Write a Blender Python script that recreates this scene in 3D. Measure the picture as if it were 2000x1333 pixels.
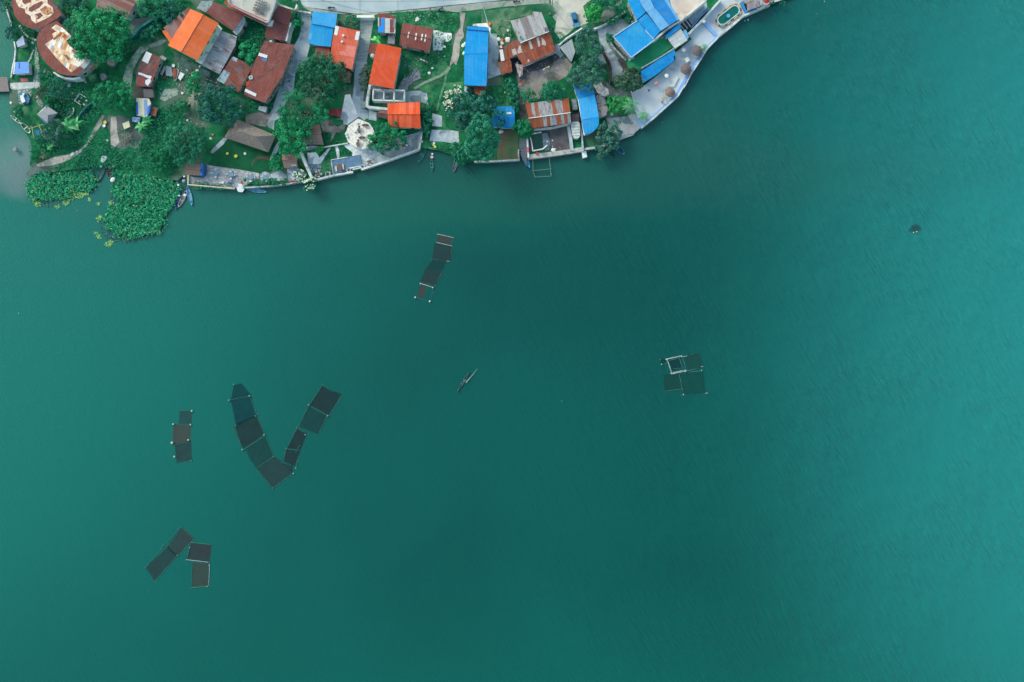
import bpy, math, random
import numpy as np
from mathutils import Vector, Matrix
random.seed(7); RS = np.random.RandomState(11)
for o in list(bpy.data.objects): bpy.data.objects.remove(o)
SC = bpy.context.scene
COL = SC.collection
# ---------------------------------------------------------------- camera, world, sun, exposure
MPP = 0.15            # metres of ground per photograph pixel
CH = 255.0            # height of the camera above the water
cd = bpy.data.cameras.new('camera'); cam = bpy.data.objects.new('camera', cd); COL.objects.link(cam)
cam.location = (0, 0, CH); cam.rotation_euler = (0, 0, 0)
cd.sensor_width = 36; cd.sensor_fit = 'HORIZONTAL'; cd.lens = 36*CH/(2000*MPP)
cd.clip_start = 1; cd.clip_end = 6000
SC.camera = cam
SUN_EL, SUN_AZ = math.radians(34), math.radians(-50)      # azimuth from north (+y), negative = west
wd = bpy.data.worlds.new('World'); SC.world = wd; wd.use_nodes = True
wn = wd.node_tree
sky = wn.nodes.new('ShaderNodeTexSky'); sky.sky_type = 'NISHITA'; sky.sun_disc = False
sky.sun_elevation = SUN_EL; sky.sun_rotation = SUN_AZ; sky.dust_density = 3.5; sky.air_density = 1.6; sky.ozone_density = 1.2
bg = wn.nodes['Background']; bg.inputs[1].default_value = 0.15
wn.links.new(sky.outputs[0], bg.inputs[0])
sd = bpy.data.lights.new('sun', 'SUN'); sd.energy = .85; sd.angle = math.radians(22); sd.color = (1, .97, .93)
so = bpy.data.objects.new('sun', sd); COL.objects.link(so)
dirv = Vector((math.sin(SUN_AZ)*math.cos(SUN_EL), math.cos(SUN_AZ)*math.cos(SUN_EL), math.sin(SUN_EL)))
so.rotation_euler = dirv.to_track_quat('Z', 'Y').to_euler(); so.location = dirv*300
SC.view_settings.view_transform = 'Standard'; SC.view_settings.look = 'None'
SC.view_settings.gamma = 1; SC.view_settings.use_curve_mapping = False
SC.view_settings.exposure = 0.45
SC.render.resolution_x = 1024; SC.render.resolution_y = 682
SC.render.engine = 'CYCLES'
# ---------------------------------------------------------------- measuring
K = 250/1960
TL = dict(Z=(0,0,1), A=(0,0,K), B=(0,160,K), C=(240,0,K), D=(240,160,K), E=(480,0,K), F=(480,160,K), G=(700,0,K),
          H=(700,160,K), I=(940,0,K), J=(940,160,K), K=(1100,0,K), L=(1100,150,K), M=(1300,0,K),
          N=(0,300,.15), O=(180,300,.15), Q=(360,300,.15), R=(780,440,.12), S=(430,730,.18), U=(1270,670,.09),
          V=(270,780,.2925), T=(500,280,.125), X=(430,0,.1), Y=(800,280,.15), P=(1440,0,.09), AA=(870,700,.06))
def p(s):
    out = []; t = 'Z'
    for k in s.split():
        if ',' in k:
            x, y = k.split(','); ox, oy, sc = TL[t]; out.append((ox+float(x)*sc, oy+float(y)*sc))
        else: t = k
    return out
def W(q, z=0.0):
    f = MPP*(CH-z)/CH
    return Vector(((q[0]-1000)*f, (666.5-q[1])*f, z))
G0 = 0.8              # land level
def C(h, k=1.0):
    v = []
    for i in (0, 2, 4):
        c = int(h[i:i+2], 16)/255
        v.append((c/12.92 if c <= .04045 else ((c+.055)/1.055)**2.4)*k)
    v[1] *= 1.05; v[2] *= .96
    return (v[0], v[1], v[2], 1)
# ---------------------------------------------------------------- materials
def newmat(name):
    m = bpy.data.materials.new(name); m.use_nodes = True
    return m, m.node_tree, m.node_tree.nodes['Principled BSDF']
def nd(nt, t, **kw):
    n = nt.nodes.new(t)
    for k, v in kw.items(): setattr(n, k, v)
    return n
def inp(n, i, v): n.inputs[i].default_value = v
def mth(nt, op, a, b=None, c=None):
    n = nd(nt, 'ShaderNodeMath', operation=op)
    for i, v in enumerate((a, b, c)):
        if v is None: continue
        if isinstance(v, (int, float)): n.inputs[i].default_value = v
        else: nt.links.new(v, n.inputs[i])
    return n.outputs[0]
def mixc(nt, f, a, b, mode='MIX'):
    n = nd(nt, 'ShaderNodeMix', data_type='RGBA', blend_type=mode)
    for i, v in ((0, f), (6, a), (7, b)):
        if isinstance(v, (int, float, tuple)): n.inputs[i].default_value = v
        else: nt.links.new(v, n.inputs[i])
    return n.outputs[2]
def noise(nt, vec, scale, detail=4, rough=.55, dist=0):
    n = nd(nt, 'ShaderNodeTexNoise'); inp(n, 'Scale', scale); inp(n, 'Detail', detail); inp(n, 'Roughness', rough); inp(n, 'Distortion', dist)
    nt.links.new(vec, n.inputs['Vector']); return n.outputs['Fac']
def ramp(nt, fac, stops, interp='LINEAR'):
    n = nd(nt, 'ShaderNodeValToRGB'); cr = n.color_ramp; cr.interpolation = interp
    while len(cr.elements) < len(stops): cr.elements.new(.5)
    for e, (pos, c) in zip(cr.elements, stops): e.position = pos; e.color = c
    nt.links.new(fac, n.inputs[0]); return n.outputs[0]
def stp(nt, v, a, b):
    n = nd(nt, 'ShaderNodeMapRange'); nt.links.new(v, n.inputs[0]); inp(n, 1, a); inp(n, 2, b); n.interpolation_type = 'SMOOTHSTEP'; return n.outputs[0]
def pos(nt): return nd(nt, 'ShaderNodeNewGeometry').outputs['Position']
def bump(nt, b, h, strength=.3, dist=.05):
    n = nd(nt, 'ShaderNodeBump'); inp(n, 'Strength', strength); inp(n, 'Distance', dist)
    nt.links.new(h, n.inputs['Height']); nt.links.new(n.outputs[0], b.inputs['Normal'])
MC = {}
def soft(name, a, b, scale=.6, lo=.35, hi=.65, rough=.85, c=None, cs=.15, bs=.3, fine=6, fa=.25):
    """mottled matt surface: two colours by noise, an optional third in larger patches, fine grain"""
    if name in MC: return MC[name]
    m, nt, bs_ = newmat(name); v = pos(nt); kk = 1.2 if 'road' in name else (1.42 if any(t in name for t in ('conc', 'prom')) else 1.0)
    f = stp(nt, noise(nt, v, scale, 5), lo, hi)
    col = mixc(nt, f, C(a, kk), C(b, kk))
    if c: col = mixc(nt, stp(nt, noise(nt, v, cs, 4, dist=.5), .5, .62), col, C(c, kk))
    g = noise(nt, v, fine, 3)
    col = mixc(nt, 1.0, col, ramp(nt, g, [(.3, (1-fa,)*3+(1,)), (.7, (1+fa,)*3+(1,))]), 'MULTIPLY')
    nt.links.new(col, bs_.inputs['Base Color']); inp(bs_, 'Roughness', rough); inp(bs_, 'Specular IOR Level', .3)
    bump(nt, bs_, g, bs)
    MC[name] = m; return m
def plain(name, a, rough=.6, metal=0, var=.12, spec=.4):
    if name in MC: return MC[name]
    m, nt, b = newmat(name); v = pos(nt); g = noise(nt, v, 3, 3)
    col = mixc(nt, 1.0, C(a), ramp(nt, g, [(.3, (1-var,)*3+(1,)), (.7, (1+var,)*3+(1,))]), 'MULTIPLY')
    nt.links.new(col, b.inputs['Base Color']); inp(b, 'Roughness', rough); inp(b, 'Metallic', metal); inp(b, 'Specular IOR Level', spec)
    MC[name] = m; return m
def roofmat(name, cols, sheet=(.9, 2.6), rib=.45, rust=None, ramt=.5, var=.12, rough=.55, streak=.12, edge=.12, dirt=.0):
    """profiled sheet roofing laid in the UV plane (metres): sheets of different age, ribs, streaks, rust"""
    if name in MC: return MC[name]
    m, nt, b = newmat(name)
    uv = nd(nt, 'ShaderNodeUVMap').outputs[0]; sx = nd(nt, 'ShaderNodeSeparateXYZ'); nt.links.new(uv, sx.inputs[0])
    u, v = sx.outputs[0], sx.outputs[1]
    cu = mth(nt, 'FLOOR', mth(nt, 'DIVIDE', u, sheet[0])); cv = mth(nt, 'FLOOR', mth(nt, 'DIVIDE', v, sheet[1]))
    cb = nd(nt, 'ShaderNodeCombineXYZ'); nt.links.new(cu, cb.inputs[0]); nt.links.new(cv, cb.inputs[1])
    wn_ = nd(nt, 'ShaderNodeTexWhiteNoise'); nt.links.new(cb.outputs[0], wn_.inputs[0]); r = wn_.outputs['Value']
    n = len(cols); col = ramp(nt, r, [(i/n, C(c)) for i, c in enumerate(cols)], 'CONSTANT') if n > 1 else C(cols[0])
    wn2 = nd(nt, 'ShaderNodeTexWhiteNoise'); nt.links.new(wn_.outputs['Color'], wn2.inputs[0])
    col = mixc(nt, 1.0, col, ramp(nt, wn2.outputs['Value'], [(0, (1-var,)*3+(1,)), (1, (1+var,)*3+(1,))]), 'MULTIPLY')
    mp = nd(nt, 'ShaderNodeMapping'); inp(mp, 'Scale', (3.0, .35, 1)); nt.links.new(uv, mp.inputs[0])
    s = noise(nt, mp.outputs[0], 1.0, 5)
    col = mixc(nt, 1.0, col, ramp(nt, s, [(.3, (1-streak,)*3+(1,)), (.7, (1+streak,)*3+(1,))]), 'MULTIPLY')
    pv = pos(nt)
    col = mixc(nt, mth(nt, 'MULTIPLY', stp(nt, noise(nt, pv, .35, 5, .65), .42, .72), .07), col, C('c4ccd2'))
    col = mixc(nt, 1.0, col, ramp(nt, noise(nt, pv, 1.1, 5, .65), [(.3, (.9, .9, .9, 1)), (.7, (1.08, 1.08, 1.08, 1))]), 'MULTIPLY')
    if rust:
        mp2 = nd(nt, 'ShaderNodeMapping'); inp(mp2, 'Scale', (1.6, .5, 1)); nt.links.new(uv, mp2.inputs[0])
        rn = noise(nt, mp2.outputs[0], .8, 6, .65)
        col = mixc(nt, mth(nt, 'MULTIPLY', stp(nt, rn, .62-.25*ramt, .70-.2*ramt), .85), col, C(rust))
    if dirt: col = mixc(nt, mth(nt, 'MULTIPLY', stp(nt, noise(nt, pv, .45, 5), .5, .7), dirt), col, C('5a5550'))
    fr = mth(nt, 'FRACT', mth(nt, 'DIVIDE', u, sheet[0]))
    ln = mth(nt, 'GREATER_THAN', fr, 1-.06/sheet[0]*1.3)
    fv = mth(nt, 'FRACT', mth(nt, 'DIVIDE', v, sheet[1]))
    l2 = mth(nt, 'GREATER_THAN', fv, 1-.06/sheet[1]*1.3)
    col = mixc(nt, mth(nt, 'MULTIPLY', mth(nt, 'MAXIMUM', ln, l2), edge*3), col, C('3a3634'))
    nt.links.new(col, b.inputs['Base Color']); inp(b, 'Roughness', .7); inp(b, 'Specular IOR Level', .2)
    w = mth(nt, 'SINE', mth(nt, 'MULTIPLY', u, 2*math.pi/rib)); bump(nt, b, w, .5, .03)
    MC[name] = m; return m
def thatch(name, a='8d8480', b_='b5aaa2', c='6a615f'):
    if name in MC: return MC[name]
    m, nt, b = newmat(name)
    uv = nd(nt, 'ShaderNodeUVMap').outputs[0]
    mp = nd(nt, 'ShaderNodeMapping'); inp(mp, 'Scale', (5.0, .6, 1)); nt.links.new(uv, mp.inputs[0])
    n1 = noise(nt, mp.outputs[0], 1.2, 6, .7)
    col = ramp(nt, n1, [(.25, C(c)), (.5, C(a)), (.72, C(b_))])
    sx = nd(nt, 'ShaderNodeSeparateXYZ'); nt.links.new(uv, sx.inputs[0])
    w = mth(nt, 'FRACT', mth(nt, 'MULTIPLY', sx.outputs[1], 1.6))
    col = mixc(nt, mth(nt, 'MULTIPLY', mth(nt, 'GREATER_THAN', w, .8), .3), col, C('4c4442'))
    nt.links.new(col, b.inputs['Base Color']); inp(b, 'Roughness', .95); bump(nt, b, n1, .8, .1)
    MC[name] = m; return m
def cobble(name, a, b_, gap, scale=1.2, brick=None, gw=.06):
    if name in MC: return MC[name]
    m, nt, b = newmat(name); v = pos(nt)
    if brick:
        mp = nd(nt, 'ShaderNodeMapping'); inp(mp, 'Rotation', (0, 0, brick[0])); nt.links.new(v, mp.inputs[0])
        t = nd(nt, 'ShaderNodeTexBrick'); nt.links.new(mp.outputs[0], t.inputs[0]); inp(t, 'Color1', C(a)); inp(t, 'Color2', C(b_)); inp(t, 'Mortar', C(gap))
        inp(t, 'Scale', 1); inp(t, 'Brick Width', brick[1]); inp(t, 'Row Height', brick[2]); inp(t, 'Mortar Size', gw)
        col = t.outputs[0]
    else:
        t = nd(nt, 'ShaderNodeTexVoronoi'); inp(t, 'Scale', scale); nt.links.new(v, t.inputs[0])
        t2 = nd(nt, 'ShaderNodeTexVoronoi', feature='DISTANCE_TO_EDGE'); inp(t2, 'Scale', scale); nt.links.new(v, t2.inputs[0])
        sx = nd(nt, 'ShaderNodeSeparateXYZ'); nt.links.new(t.outputs['Color'], sx.inputs[0])
        col = mixc(nt, sx.outputs[0], C(a), C(b_))
        col = mixc(nt, mth(nt, 'LESS_THAN', t2.outputs[0], gw), col, C(gap))
    g = noise(nt, v, 1.0, 5)
    col = mixc(nt, 1.0, col, ramp(nt, g, [(.3, (.85, .85, .85, 1)), (.7, (1.15, 1.15, 1.15, 1))]), 'MULTIPLY')
    nt.links.new(col, b.inputs['Base Color']); inp(b, 'Roughness', .85)
    MC[name] = m; return m
def leafmat(name, dark, mid, light, tr=.25):
    if name in MC: return MC[name]
    m, nt, b = newmat(name)
    at = nd(nt, 'ShaderNodeAttribute', attribute_name='tone')
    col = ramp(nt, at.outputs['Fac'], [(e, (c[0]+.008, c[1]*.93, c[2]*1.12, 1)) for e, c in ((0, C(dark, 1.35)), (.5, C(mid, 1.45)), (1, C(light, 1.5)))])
    nt.links.new(col, b.inputs['Base Color']); inp(b, 'Roughness', .6); inp(b, 'Specular IOR Level', .15)
    t = nd(nt, 'ShaderNodeBsdfTranslucent'); nt.links.new(col, t.inputs[0])
    mx = nd(nt, 'ShaderNodeMixShader'); inp(mx, 0, tr); nt.links.new(b.outputs[0], mx.inputs[1]); nt.links.new(t.outputs[0], mx.inputs[2])
    nt.links.new(mx.outputs[0], nt.nodes['Material Output'].inputs[0])
    MC[name] = m; return m
# ---------------------------------------------------------------- meshes
class MB:
    def __init__(s): s.v = []; s.f = []; s.uv = []
    def add(s, vs, fs, uvs=None):
        n = len(s.v); s.v += [tuple(x) for x in vs]
        for i, f in enumerate(fs):
            s.f.append([n+k for k in f])
            s.uv.append(uvs[i] if uvs else [(vs[k][0], vs[k][1]) for k in f])
    def prism(s, top, zb, uvtop=None):
        """top: list of xyz (any order), extruded down to zb (number) or by list"""
        a = sum(top[i][0]*top[(i+1) % len(top)][1]-top[(i+1) % len(top)][0]*top[i][1] for i in range(len(top)))
        if a < 0: top = top[::-1]; uvtop = uvtop[::-1] if uvtop else None
        n = len(top); bot = [(t[0], t[1], (zb if isinstance(zb, (int, float)) else t[2]-zb[0])) for t in top]
        vs = [tuple(t) for t in top]+bot
        fs = [list(range(n)), list(range(2*n-1, n-1, -1))]; uvs = [uvtop or [(t[0], t[1]) for t in top]]
        uvs.append(uvs[0][::-1])
        L = 0
        for i in range(n):
            j = (i+1) % n; d = math.dist(top[i][:2], top[j][:2])
            fs.append([n+i, n+j, j, i]); uvs.append([(L, bot[i][2]), (L+d, bot[j][2]), (L+d, top[j][2]), (L, top[i][2])]); L += d
        s.add(vs, fs, uvs)
    def box(s, c, sz, rz=0, M=None):
        hx, hy, hz = sz[0]/2, sz[1]/2, sz[2]/2; R = M or Matrix.Rotation(rz, 3, 'Z'); c = Vector(c)
        vs = [c+R @ Vector((x*hx, y*hy, z*hz)) for x, y, z in ((-1,-1,-1),(1,-1,-1),(1,1,-1),(-1,1,-1),(-1,-1,1),(1,-1,1),(1,1,1),(-1,1,1))]
        s.add(vs, [[0,3,2,1],[4,5,6,7],[0,1,5,4],[1,2,6,5],[2,3,7,6],[3,0,4,7]])
    def tube(s, a, b, r, r2=None, n=6):
        a, b = Vector(a), Vector(b); d = b-a
        if d.length < 1e-6: return
        q = d.to_track_quat('Z', 'Y').to_matrix(); r2 = r if r2 is None else r2
        vs = [a+q @ Vector((r*math.cos(t*2*math.pi/n), r*math.sin(t*2*math.pi/n), 0)) for t in range(n)]
        vs += [b+q @ Vector((r2*math.cos(t*2*math.pi/n), r2*math.sin(t*2*math.pi/n), 0)) for t in range(n)]
        s.add(vs, [[i, (i+1) % n, n+(i+1) % n, n+i] for i in range(n)]+[list(range(n-1, -1, -1)), list(range(n, 2*n))])
    def lathe(s, c, prof, n=16, wob=0, rot=0):
        """prof: (r, z) from bottom to top"""
        c = Vector(c); vs = []; fs = []; uvs = []
        for (r, z) in prof:
            for i in range(n):
                t = rot+i*2*math.pi/n; rr = r*(1+wob*(random.random()-.5))
                vs.append(c+Vector((rr*math.cos(t), rr*math.sin(t), z)))
        for k in range(len(prof)-1):
            for i in range(n):
                j = (i+1) % n; fs.append([k*n+i, k*n+j, (k+1)*n+j, (k+1)*n+i])
                u0, u1 = i*.35, (i+1)*.35; uvs.append([(u0, prof[k][0]), (u1, prof[k][0]), (u1, prof[k+1][0]), (u0, prof[k+1][0])])
        for ring, rv in ((0, True), (len(prof)-1, False)):
            if prof[ring][0] > 1e-3:
                f = [ring*n+i for i in range(n)]; f = f[::-1] if rv else f; fs.append(f); uvs.append([(vs[k][0], vs[k][1]) for k in f])
        s.add(vs, fs, uvs)
ORG = {}
def link(o): COL.objects.link(o); return o
def thing(name, label, cat, loc=(0,0,0), group=None, rz=0):
    o = bpy.data.objects.new(name, None); link(o); o.location = loc; o.rotation_euler = (0,0,rz); o.empty_display_size = .3
    o['label'] = label; o['category'] = cat
    if group: o['group'] = group
    ORG[o.name] = Vector(loc); return o
def tag(o, label, cat, group=None, kind=None):
    o['label'] = label; o['category'] = cat
    if group: o['group'] = group
    if kind: o['kind'] = kind
    return o
def build(name, mb, mat, parent=None, smooth=False, label=None):
    og = ORG.get(parent.name, Vector()) if parent else Vector()
    me = bpy.data.meshes.new(name)
    if parent is None and mb.v:                       # own origin at the base centre
        A = np.array(mb.v); og = Vector((A[:,0].mean(), A[:,1].mean(), A[:,2].min()))
    vs = [(x-og.x, y-og.y, z-og.z) for x, y, z in mb.v]
    me.from_pydata(vs, [], mb.f)
    ul = me.uv_layers.new(name='UVMap'); k = 0
    flat = [c for f in mb.uv for t in f for c in t[:2]]
    if len(flat) == len(me.loops)*2: ul.data.foreach_set('uv', flat)
    if smooth: me.polygons.foreach_set('use_smooth', [True]*len(me.polygons))
    me.materials.append(mat); me.validate(); me.update()
    o = bpy.data.objects.new(name, me); link(o)
    if parent: o.parent = parent; ORG[o.name] = og
    else: o.location = og; ORG[o.name] = og
    if label: o['label'] = label
    return o
def copy_tree(o, parent=None):
    c = o.copy(); COL.objects.link(c); c.parent = parent
    ORG[c.name] = ORG.get(o.name, Vector())
    for ch in list(o.children): copy_tree(ch, c)
    return c
def cent(ws): return Vector((sum(w[0] for w in ws)/len(ws), sum(w[1] for w in ws)/len(ws), 0))
def ccw(ws):
    a = sum(ws[i][0]*ws[(i+1) % len(ws)][1]-ws[(i+1) % len(ws)][0]*ws[i][1] for i in range(len(ws)))
    return ws if a > 0 else ws[::-1]
def inset(ws, d):
    ws = ccw(ws); n = len(ws); out = []
    for i in range(n):
        a, b, c = Vector(ws[i-1][:2]), Vector(ws[i][:2]), Vector(ws[(i+1) % n][:2])
        e1 = (b-a).normalized(); e2 = (c-b).normalized()
        n1 = Vector((-e1.y, e1.x)); n2 = Vector((-e2.y, e2.x)); m = n1+n2
        if m.length < .2: m = n1
        m.normalize(); k = d/max(.4, m.dot(n1)); q = b+m*k
        out.append(Vector((q.x, q.y, 0)))
    return out
def rough_line(ps, step=8, amp=1.2, closed=True):
    out = []; n = len(ps)
    for i in range(n if closed else n-1):
        a, b = ps[i], ps[(i+1) % n]; L = math.dist(a, b); k = max(1, int(L/step))
        for j in range(k):
            t = j/k; m = 0 if j == 0 else 1
            out.append((a[0]+(b[0]-a[0])*t+m*random.uniform(-amp, amp), a[1]+(b[1]-a[1])*t+m*random.uniform(-amp, amp)))
    if not closed: out.append(ps[-1])
    return out
SEQ = [0]
def sheet(name, ps, mat, level=1, amp=0, step=8, z=None):
    """flat patch of ground of one kind"""
    if amp: ps = rough_line(ps, step, amp)
    SEQ[0] += 1; z = G0+.02*level+.0002*SEQ[0] if z is None else z
    mb = MB(); top = [W(q, z) for q in ps]; mb.prism(top, z-.006)
    o = build(name, mb, mat); o['kind'] = 'structure'; return o
def slab(name, ps, mat, z0, z1, label=None, cat=None, parent=None, bev=0):
    mb = MB(); mb.prism([W(q, z1) for q in ps], z0)
    o = build(name, mb, mat, parent)
    if cat: tag(o, label, cat)
    return o
def strip(ps, w, z1):
    """offset a pixel polyline to both sides; returns world polygon at height z1"""
    P = [W(q, z1) for q in ps]; L, R = [], []
    for i, q in enumerate(P):
        d1 = (P[i]-P[i-1]).normalized() if i else (P[1]-P[0]).normalized()
        d2 = (P[i+1]-P[i]).normalized() if i < len(P)-1 else d1
        d = (d1+d2).normalized(); nrm = Vector((-d.y, d.x, 0)); k = w/2/max(.5, nrm.dot(Vector((-d1.y, d1.x, 0))))
        L.append(q+nrm*k); R.append(q-nrm*k)
    return L, R
def wall(name, label, cat, ps, w, z0, z1, mat, parent=None, coping=None):
    L, R = strip(ps, w, z1); mb = MB(); n = len(L)
    for i in range(n-1):
        a = [L[i], R[i], R[i+1], L[i+1]]
        vs = a+[Vector((q.x, q.y, z0)) for q in a]
        mb.add(vs, [[0,1,2,3],[7,6,5,4],[1,5,6,2],[0,3,7,4]]+([[0,4,5,1]] if i == 0 else [])+([[3,2,6,7]] if i == n-2 else []))
    o = build(name, mb, mat, parent)
    if cat: tag(o, label, cat)
    return o
ZF = {}
def on(q, zf, lift=0):
    z = 4
    for _ in range(5):
        w = W(q, z); z = zf(w.x, w.y)+lift
    return W(q, z)
def roof_face(mb, vs, th=.1, ud=None):
    n = (Vector(vs[1])-Vector(vs[0])).cross(Vector(vs[2])-Vector(vs[0])).normalized()
    if n.z < 0: n = -n
    s = Vector((n.x, n.y, 0))
    if s.length < .02 and ud is None: s = Vector((0, -1, 0))
    if ud is not None: s = Vector((-ud[1], ud[0], 0))
    s.normalize(); u = Vector((-s.y, s.x, 0)); o = Vector(vs[0])
    uv = [((Vector(v)-o).dot(u)+50, (Vector(v)-o).dot(s)+50) for v in vs]
    mb.prism([tuple(v) for v in vs], [th], uv)
def openings(root, wallpoly, zg, zt, wmat, every=3.0, skip=()):
    """windows and a door on the walls that can be seen (those facing the lake)"""
    ws = ccw(wallpoly); n = len(ws); door = False
    for i in range(n):
        a, b = Vector(ws[i][:2]), Vector(ws[(i+1) % n][:2]); L = (b-a).length
        if L < 2.4: continue
        e = (b-a)/L; nn = Vector((e.y, -e.x)); m = (a+b)/2
        if nn.dot(-m.normalized()) < .25: continue
        k = max(1, int(L/every)); h = zt-zg
        for fl in range(2 if h > 5 else 1):
            for j in range(k):
                c = a+e*(L*(j+.5)/k); rz = math.atan2(e.y, e.x); zb = zg+fl*2.9
                if not door and fl == 0 and j == k//2:
                    door = True; mb = MB(); mb.box((c.x+nn.x*.02, c.y+nn.y*.02, zg+1.0), (.95, .1, 2.0), rz)
                    d = build('door', mb, plain('door_wood', '5b4a42'), root)
                    mb = MB(); mb.box((c.x+nn.x*.09+e.x*.33, c.y+nn.y*.09+e.y*.33, zg+1.0), (.12, .05, .05), rz); build('handle', mb, plain('steel', '9aa4ad', .3, .8), d)
                    continue
                if h < 2.0: continue
                mb = MB(); zc = zb+min(1.55, h*.6)
                for dx, dz, sx, sz in ((-.55, 0, .08, 1.1), (.55, 0, .08, 1.1), (0, .55, 1.18, .08), (0, -.55, 1.18, .08)):
                    mb.box((c.x+nn.x*.03+e.x*dx, c.y+nn.y*.03+e.y*dx, zc+dz), (sx, .1, sz), rz)
                w = build('window', mb, plain('window_frame', 'c9d0d6'), root)
                mb = MB(); mb.box((c.x+nn.x*.015, c.y+nn.y*.015, zc), (1.02, .05, 1.02), rz)
                build('pane', mb, plain('glass_dark', '26343f', .1, 0, .05, .6), w)
def gable(name, label, ps, ze, zr, rm, wm, cat='house', ins=.45, group=None, wins=True, cap=None, walls=True, off=.5):
    """ps: four eave corners; the ridge crosses edges 0-1 and 2-3 at fraction off"""
    a, b, c, d = [W(q, ze) for q in ps]
    m1 = a.lerp(b, off); m2 = d.lerp(c, off); m1.z = m2.z = zr
    ct = cent([a, b, c, d]); root = thing(name, label, cat, (ct.x, ct.y, G0), group)
    mb = MB(); roof_face(mb, [a, m1, m2, d]); roof_face(mb, [m1, b, c, m2])
    rf = build('roof', mb, rm, root)
    mb = MB(); mb.tube(m1+Vector((0,0,.03)), m2+Vector((0,0,.03)), .13); build('ridge_cap', mb, cap or rm, rf)
    dr = Vector((m2.x-m1.x, m2.y-m1.y)).normalized(); pr = Vector((-dr.y, dr.x)); mm = Vector(m1[:2])
    def zf(x, y):
        t = (Vector((x, y))-mm).dot(pr); w = abs((Vector((a if t*((Vector(a[:2])-mm).dot(pr)) > 0 else b)[:2])-mm).dot(pr))
        return zr-(zr-ze)*min(1.2, abs(t)/max(w, .1))
    ZF[root.name] = zf
    if walls:
        A, B, C_, D = [W(q, ze) for q in ps]; ws = [A, B, C_, D]; cw = ccw(ws); flip = cw[0] is not ws[0]
        iw = inset([A, B, C_, D], ins)
        # match order back to a,b,c,d
        def near(q): return min(iw, key=lambda v: (v.x-q.x)**2+(v.y-q.y)**2)
        ia, ib, ic, id_ = near(A), near(B), near(C_), near(D)
        im1, im2 = ia.lerp(ib, off), id_.lerp(ic, off)
        vs = []
        for q in (ia, im1, ib, ic, im2, id_):
            vs.append((q.x, q.y, G0-.1)); 
        for q in (ia, im1, ib, ic, im2, id_): vs.append((q.x, q.y, zf(q.x, q.y)-.13))
        mb = MB(); mb.add(vs, [[i, (i+1) % 6, 6+(i+1) % 6, 6+i] for i in range(6)]+[[6, 7, 10, 11], [7, 8, 9, 10]])
        build('wall', mb, wm, root)
        if wins: openings(root, [ia, ib, ic, id_], G0, ze, wm)
    return root
def mono(name, label, ps, z, rm, wm, tilt=(0, .06), cat='house', ins=.35, group=None, wins=True, walls=True, th=.1, ud=None, parent=None, posts=False):
    """one sloping plane over any outline; tilt = rise per metre east and north"""
    c0 = cent([W(q, z) for q in ps])
    zf = lambda x, y: z+tilt[0]*(x-c0.x)+tilt[1]*(y-c0.y)
    ws = [on(q, zf) for q in ps]
    root = parent or thing(name, label, cat, (c0.x, c0.y, G0), group)
    mb = MB(); roof_face(mb, ws, th, ud); build('roof', mb, rm, root); ZF[root.name] = zf
    iw = inset(ws, ins)
    if posts:
        for q in iw:
            mb = MB(); mb.tube((q.x, q.y, G0), (q.x, q.y, zf(q.x, q.y)-th), .07); build('post', mb, wm, root)
    elif walls:
        mb = MB(); mb.prism([(q.x, q.y, zf(q.x, q.y)-th-.02) for q in iw], G0-.1); build('wall', mb, wm, root)
        if wins: openings(root, iw, G0, min(zf(q.x, q.y) for q in iw), wm)
    return root
def hip(name, label, ps, ze, zr, rm, wm, cat='house', rin=.35, ins=.5, posts=True, group=None):
    a, b, c, d = [W(q, ze) for q in ps]; m1 = (a+b)/2; m2 = (c+d)/2; e1 = m1.lerp(m2, rin); e2 = m2.lerp(m1, rin); e1.z = e2.z = zr
    ct = cent([a, b, c, d]); root = thing(name, label, cat, (ct.x, ct.y, G0), group)
    mb = MB()
    for f in ([a, b, e1], [b, c, e2, e1], [c, d, e2], [d, a, e1, e2]): roof_face(mb, f, .18)
    build('roof', mb, rm, root)
    for q in inset([a, b, c, d], ins):
        mb = MB(); mb.tube((q.x, q.y, G0), (q.x, q.y, ze+.1), .09); build('post', mb, wm, root)
    ZF[root.name] = lambda x, y: ze
    return root
def patch(root, name, ps, mat, lift=.04, th=.03, label=None, zf=None):
    zf = zf or ZF[root.name]; ws = [on(q, zf, lift) for q in ps]
    mb = MB(); roof_face(mb, ws, th); return build(name, mb, mat, root, label=label)
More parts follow.
